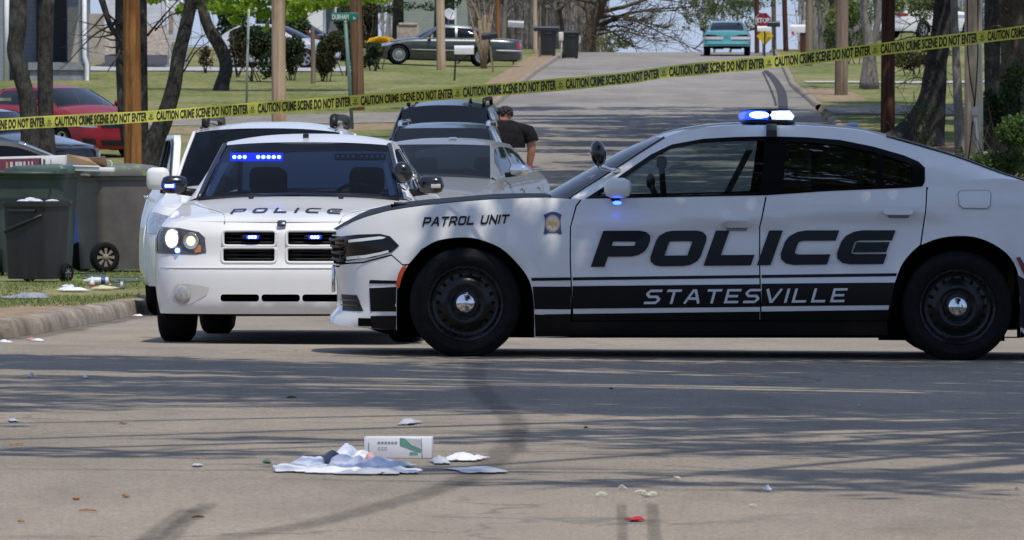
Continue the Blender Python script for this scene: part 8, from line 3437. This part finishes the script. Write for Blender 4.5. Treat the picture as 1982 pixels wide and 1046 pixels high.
E = [(0, 1), (1, 2), (2, 3), (3, 4), (4, 5), (5, 6), (3, 7), (7, 8), (8, 9), (9, 10), (10, 11), (3, 12), (12, 13), (13, 14), (14, 15), (15, 16), (0, 17), (17, 18), (18, 19), (19, 20), (0, 21), (21, 22), (22, 23), (23, 24)]
RR = [(0.16, 0.11), (0.145, 0.095), (0.155, 0.09), (0.13, 0.07), 0.06, 0.075, 0.062, 0.095, 0.078, 0.060, 0.043, 0.035, 0.095, 0.078, 0.06, 0.043, 0.035, 0.105, 0.075, 0.052, 0.045, 0.105, 0.075, 0.052, 0.045]
skin_mesh('body', V, E, RR, SKINM, person)
bm = new()
blob(bm, (-0.02, 0.19, 1.665), (0.078, 0.098, 0.112), 20, 14)
for sg in (1, -1):
    blob(bm, (-0.02 + sg * 0.08, 0.20, 1.655), (0.014, 0.025, 0.034), 8, 6)
blob(bm, (-0.02, 0.285, 1.645), (0.016, 0.022, 0.022), 8, 6)
obj('head', bm, SKINM, person)
bm = new()
r = random.Random(2)
for i in range(70):
    d = Vector((r.gauss(0, 1), r.gauss(-0.25, 0.8), r.gauss(0.55, 0.7))).normalized()
    if d.z < -0.25 or (d.y > 0.55 and d.z < 0.4):
        continue
    blob(bm, (-0.02 + d.x * 0.078, 0.185 + d.y * 0.09, 1.69 + d.z * 0.092), (0.030, 0.030, 0.026), 7, 5)
obj('hair', bm, HAIR, person)
# shirt: torso with short sleeves, ending above the waist
bm = new()
rings = []
for z, cx, cy, rx, ry in ((1.165, .02, 0.0, .210, .145), (1.18, .015, 0.005, .220, .152), (1.23, .01, .01, .222, .152), (1.32, 0, .03, .24, .152), (1.42, -.005, .05, .25, .145), (1.475, -.01, .065, .255, .140), (1.525, -.015, .08, .225, .125), (1.56, -.018, .095, .15, .105), (1.585, -.02, .11, .088, .088)):
    rings.append([Vector((cx + rx * cos(t) * (1 + 0.025 * noise.noise((t, z * 9, 1))), cy + ry * sin(t) * (1 + 0.05 * noise.noise((t * 2, z * 7, 4))), z)) for t in [2 * pi * k / 28 for k in range(28)]])
gridmesh(bm, rings, closed=True)
for sg, e in ((1, (0.318, 0.035, 1.255)), (-1, (-0.318, 0.085, 1.26))):
    a_ = Vector((sg * 0.15, 0.06, 1.46))
    e = Vector(e)
    tube(bm, [a_, a_.lerp(e, 0.4) + Vector((sg * 0.035, 0, 0.035)), a_.lerp(e, 0.75) + Vector((sg * 0.02, 0, 0.012)), e], [0.09, 0.112, 0.100, 0.092], 14, False)
obj('shirt', bm, SHIRT, person)
V3 = [(0.03, 0, 1.13), (0.03, 0, 0.92), (0.13, 0, 0.84), (0.145, 0.02, 0.48), (0.15, 0.0, 0.09), (-0.075, 0, 0.84), (-0.09, 0.03, 0.48), (-0.10, 0.02, 0.09)]
E3 = [(0, 1), (1, 2), (2, 3), (3, 4), (1, 5), (5, 6), (6, 7)]
R3 = [(0.165, 0.128), (0.19, 0.142), 0.125, 0.092, 0.075, 0.125, 0.092, 0.075]
skin_mesh('trousers', V3, E3, R3, TROUS, person, root=1)
for sg, x in ((1, 0.155), (-1, -0.105)):
    bm = new()
    box(bm, x - 0.05, -0.09, 0.0, x + 0.05, 0.19, 0.085, 0.035)
    obj('shoe', bm, plain('dark shoe', (0.02, 0.02, 0.02), 0.6), person)


def hand(parent, wrist, down, spread, thumb_dir, mat):
    """Palm with four curled fingers and a thumb."""
    d, sp, n_ = Vector(down).normalized(), Vector(spread).normalized(), None
    n_ = d.cross(sp).normalized()
    W_ = Vector(wrist)
    bm = new()
    M = Matrix((sp, n_, d)).transposed().to_4x4()
    blob(bm, W_ + d * 0.045, (0.040, 0.016, 0.052), 12, 8, M)
    for i, L in enumerate((0.070, 0.078, 0.072, 0.056)):
        b0 = W_ + d * 0.085 + sp * (0.027 - i * 0.018)
        p1 = b0 + d * L * 0.5 + n_ * 0.006
        p2 = p1 + d * L * 0.32 + n_ * 0.016
        p3 = p2 + d * L * 0.16 + n_ * 0.018
        tube(bm, [b0, p1, p2, p3], [0.0088, 0.0082, 0.0074, 0.0055], 7)
    t0 = W_ + d * 0.03 + sp * 0.036
    tube(bm, [t0, t0 + d * 0.025 + sp * 0.022 + n_ * 0.008, t0 + d * 0.055 + sp * 0.026 + n_ * 0.016], [0.012, 0.010, 0.007], 7)
    return obj('hand', bm, mat, parent)


hand(person, (0.277, 0.085, 0.845), (0.02, 0.15, -1), (-0.2, 1, 0.1), 1, SKINM)
hand(person, (-0.215, 0.36, 1.07), (0.4, 1, -0.05), (0.2, 0, 1), 1, SKINM)
bm = new()
for i in range(9):
    blob(bm, (0.33 + 0.05 * sin(i * 2.1), 0.12, 0.70 - i * 0.022), (0.06 - 0.002 * i, 0.05, 0.035), 8, 6)
o = obj('cloth_bundle', bm, plain('white cloth', (0.62, 0.64, 0.68), 0.8, var=0.15, scale=9, bump=0.3), loc=(fp.x, PY, fz))
tag(o, 'crumpled white cloth hanging from the standing person’s right hand', 'cloth')
bm = new()
tube(bm, [(0.283, 0.07, 0.90), (0.28, 0.08, 0.87)], [0.05, 0.05], 12)
obj('wristband', bm, plain('red band', (0.4, 0.04, 0.03), 0.6), person)
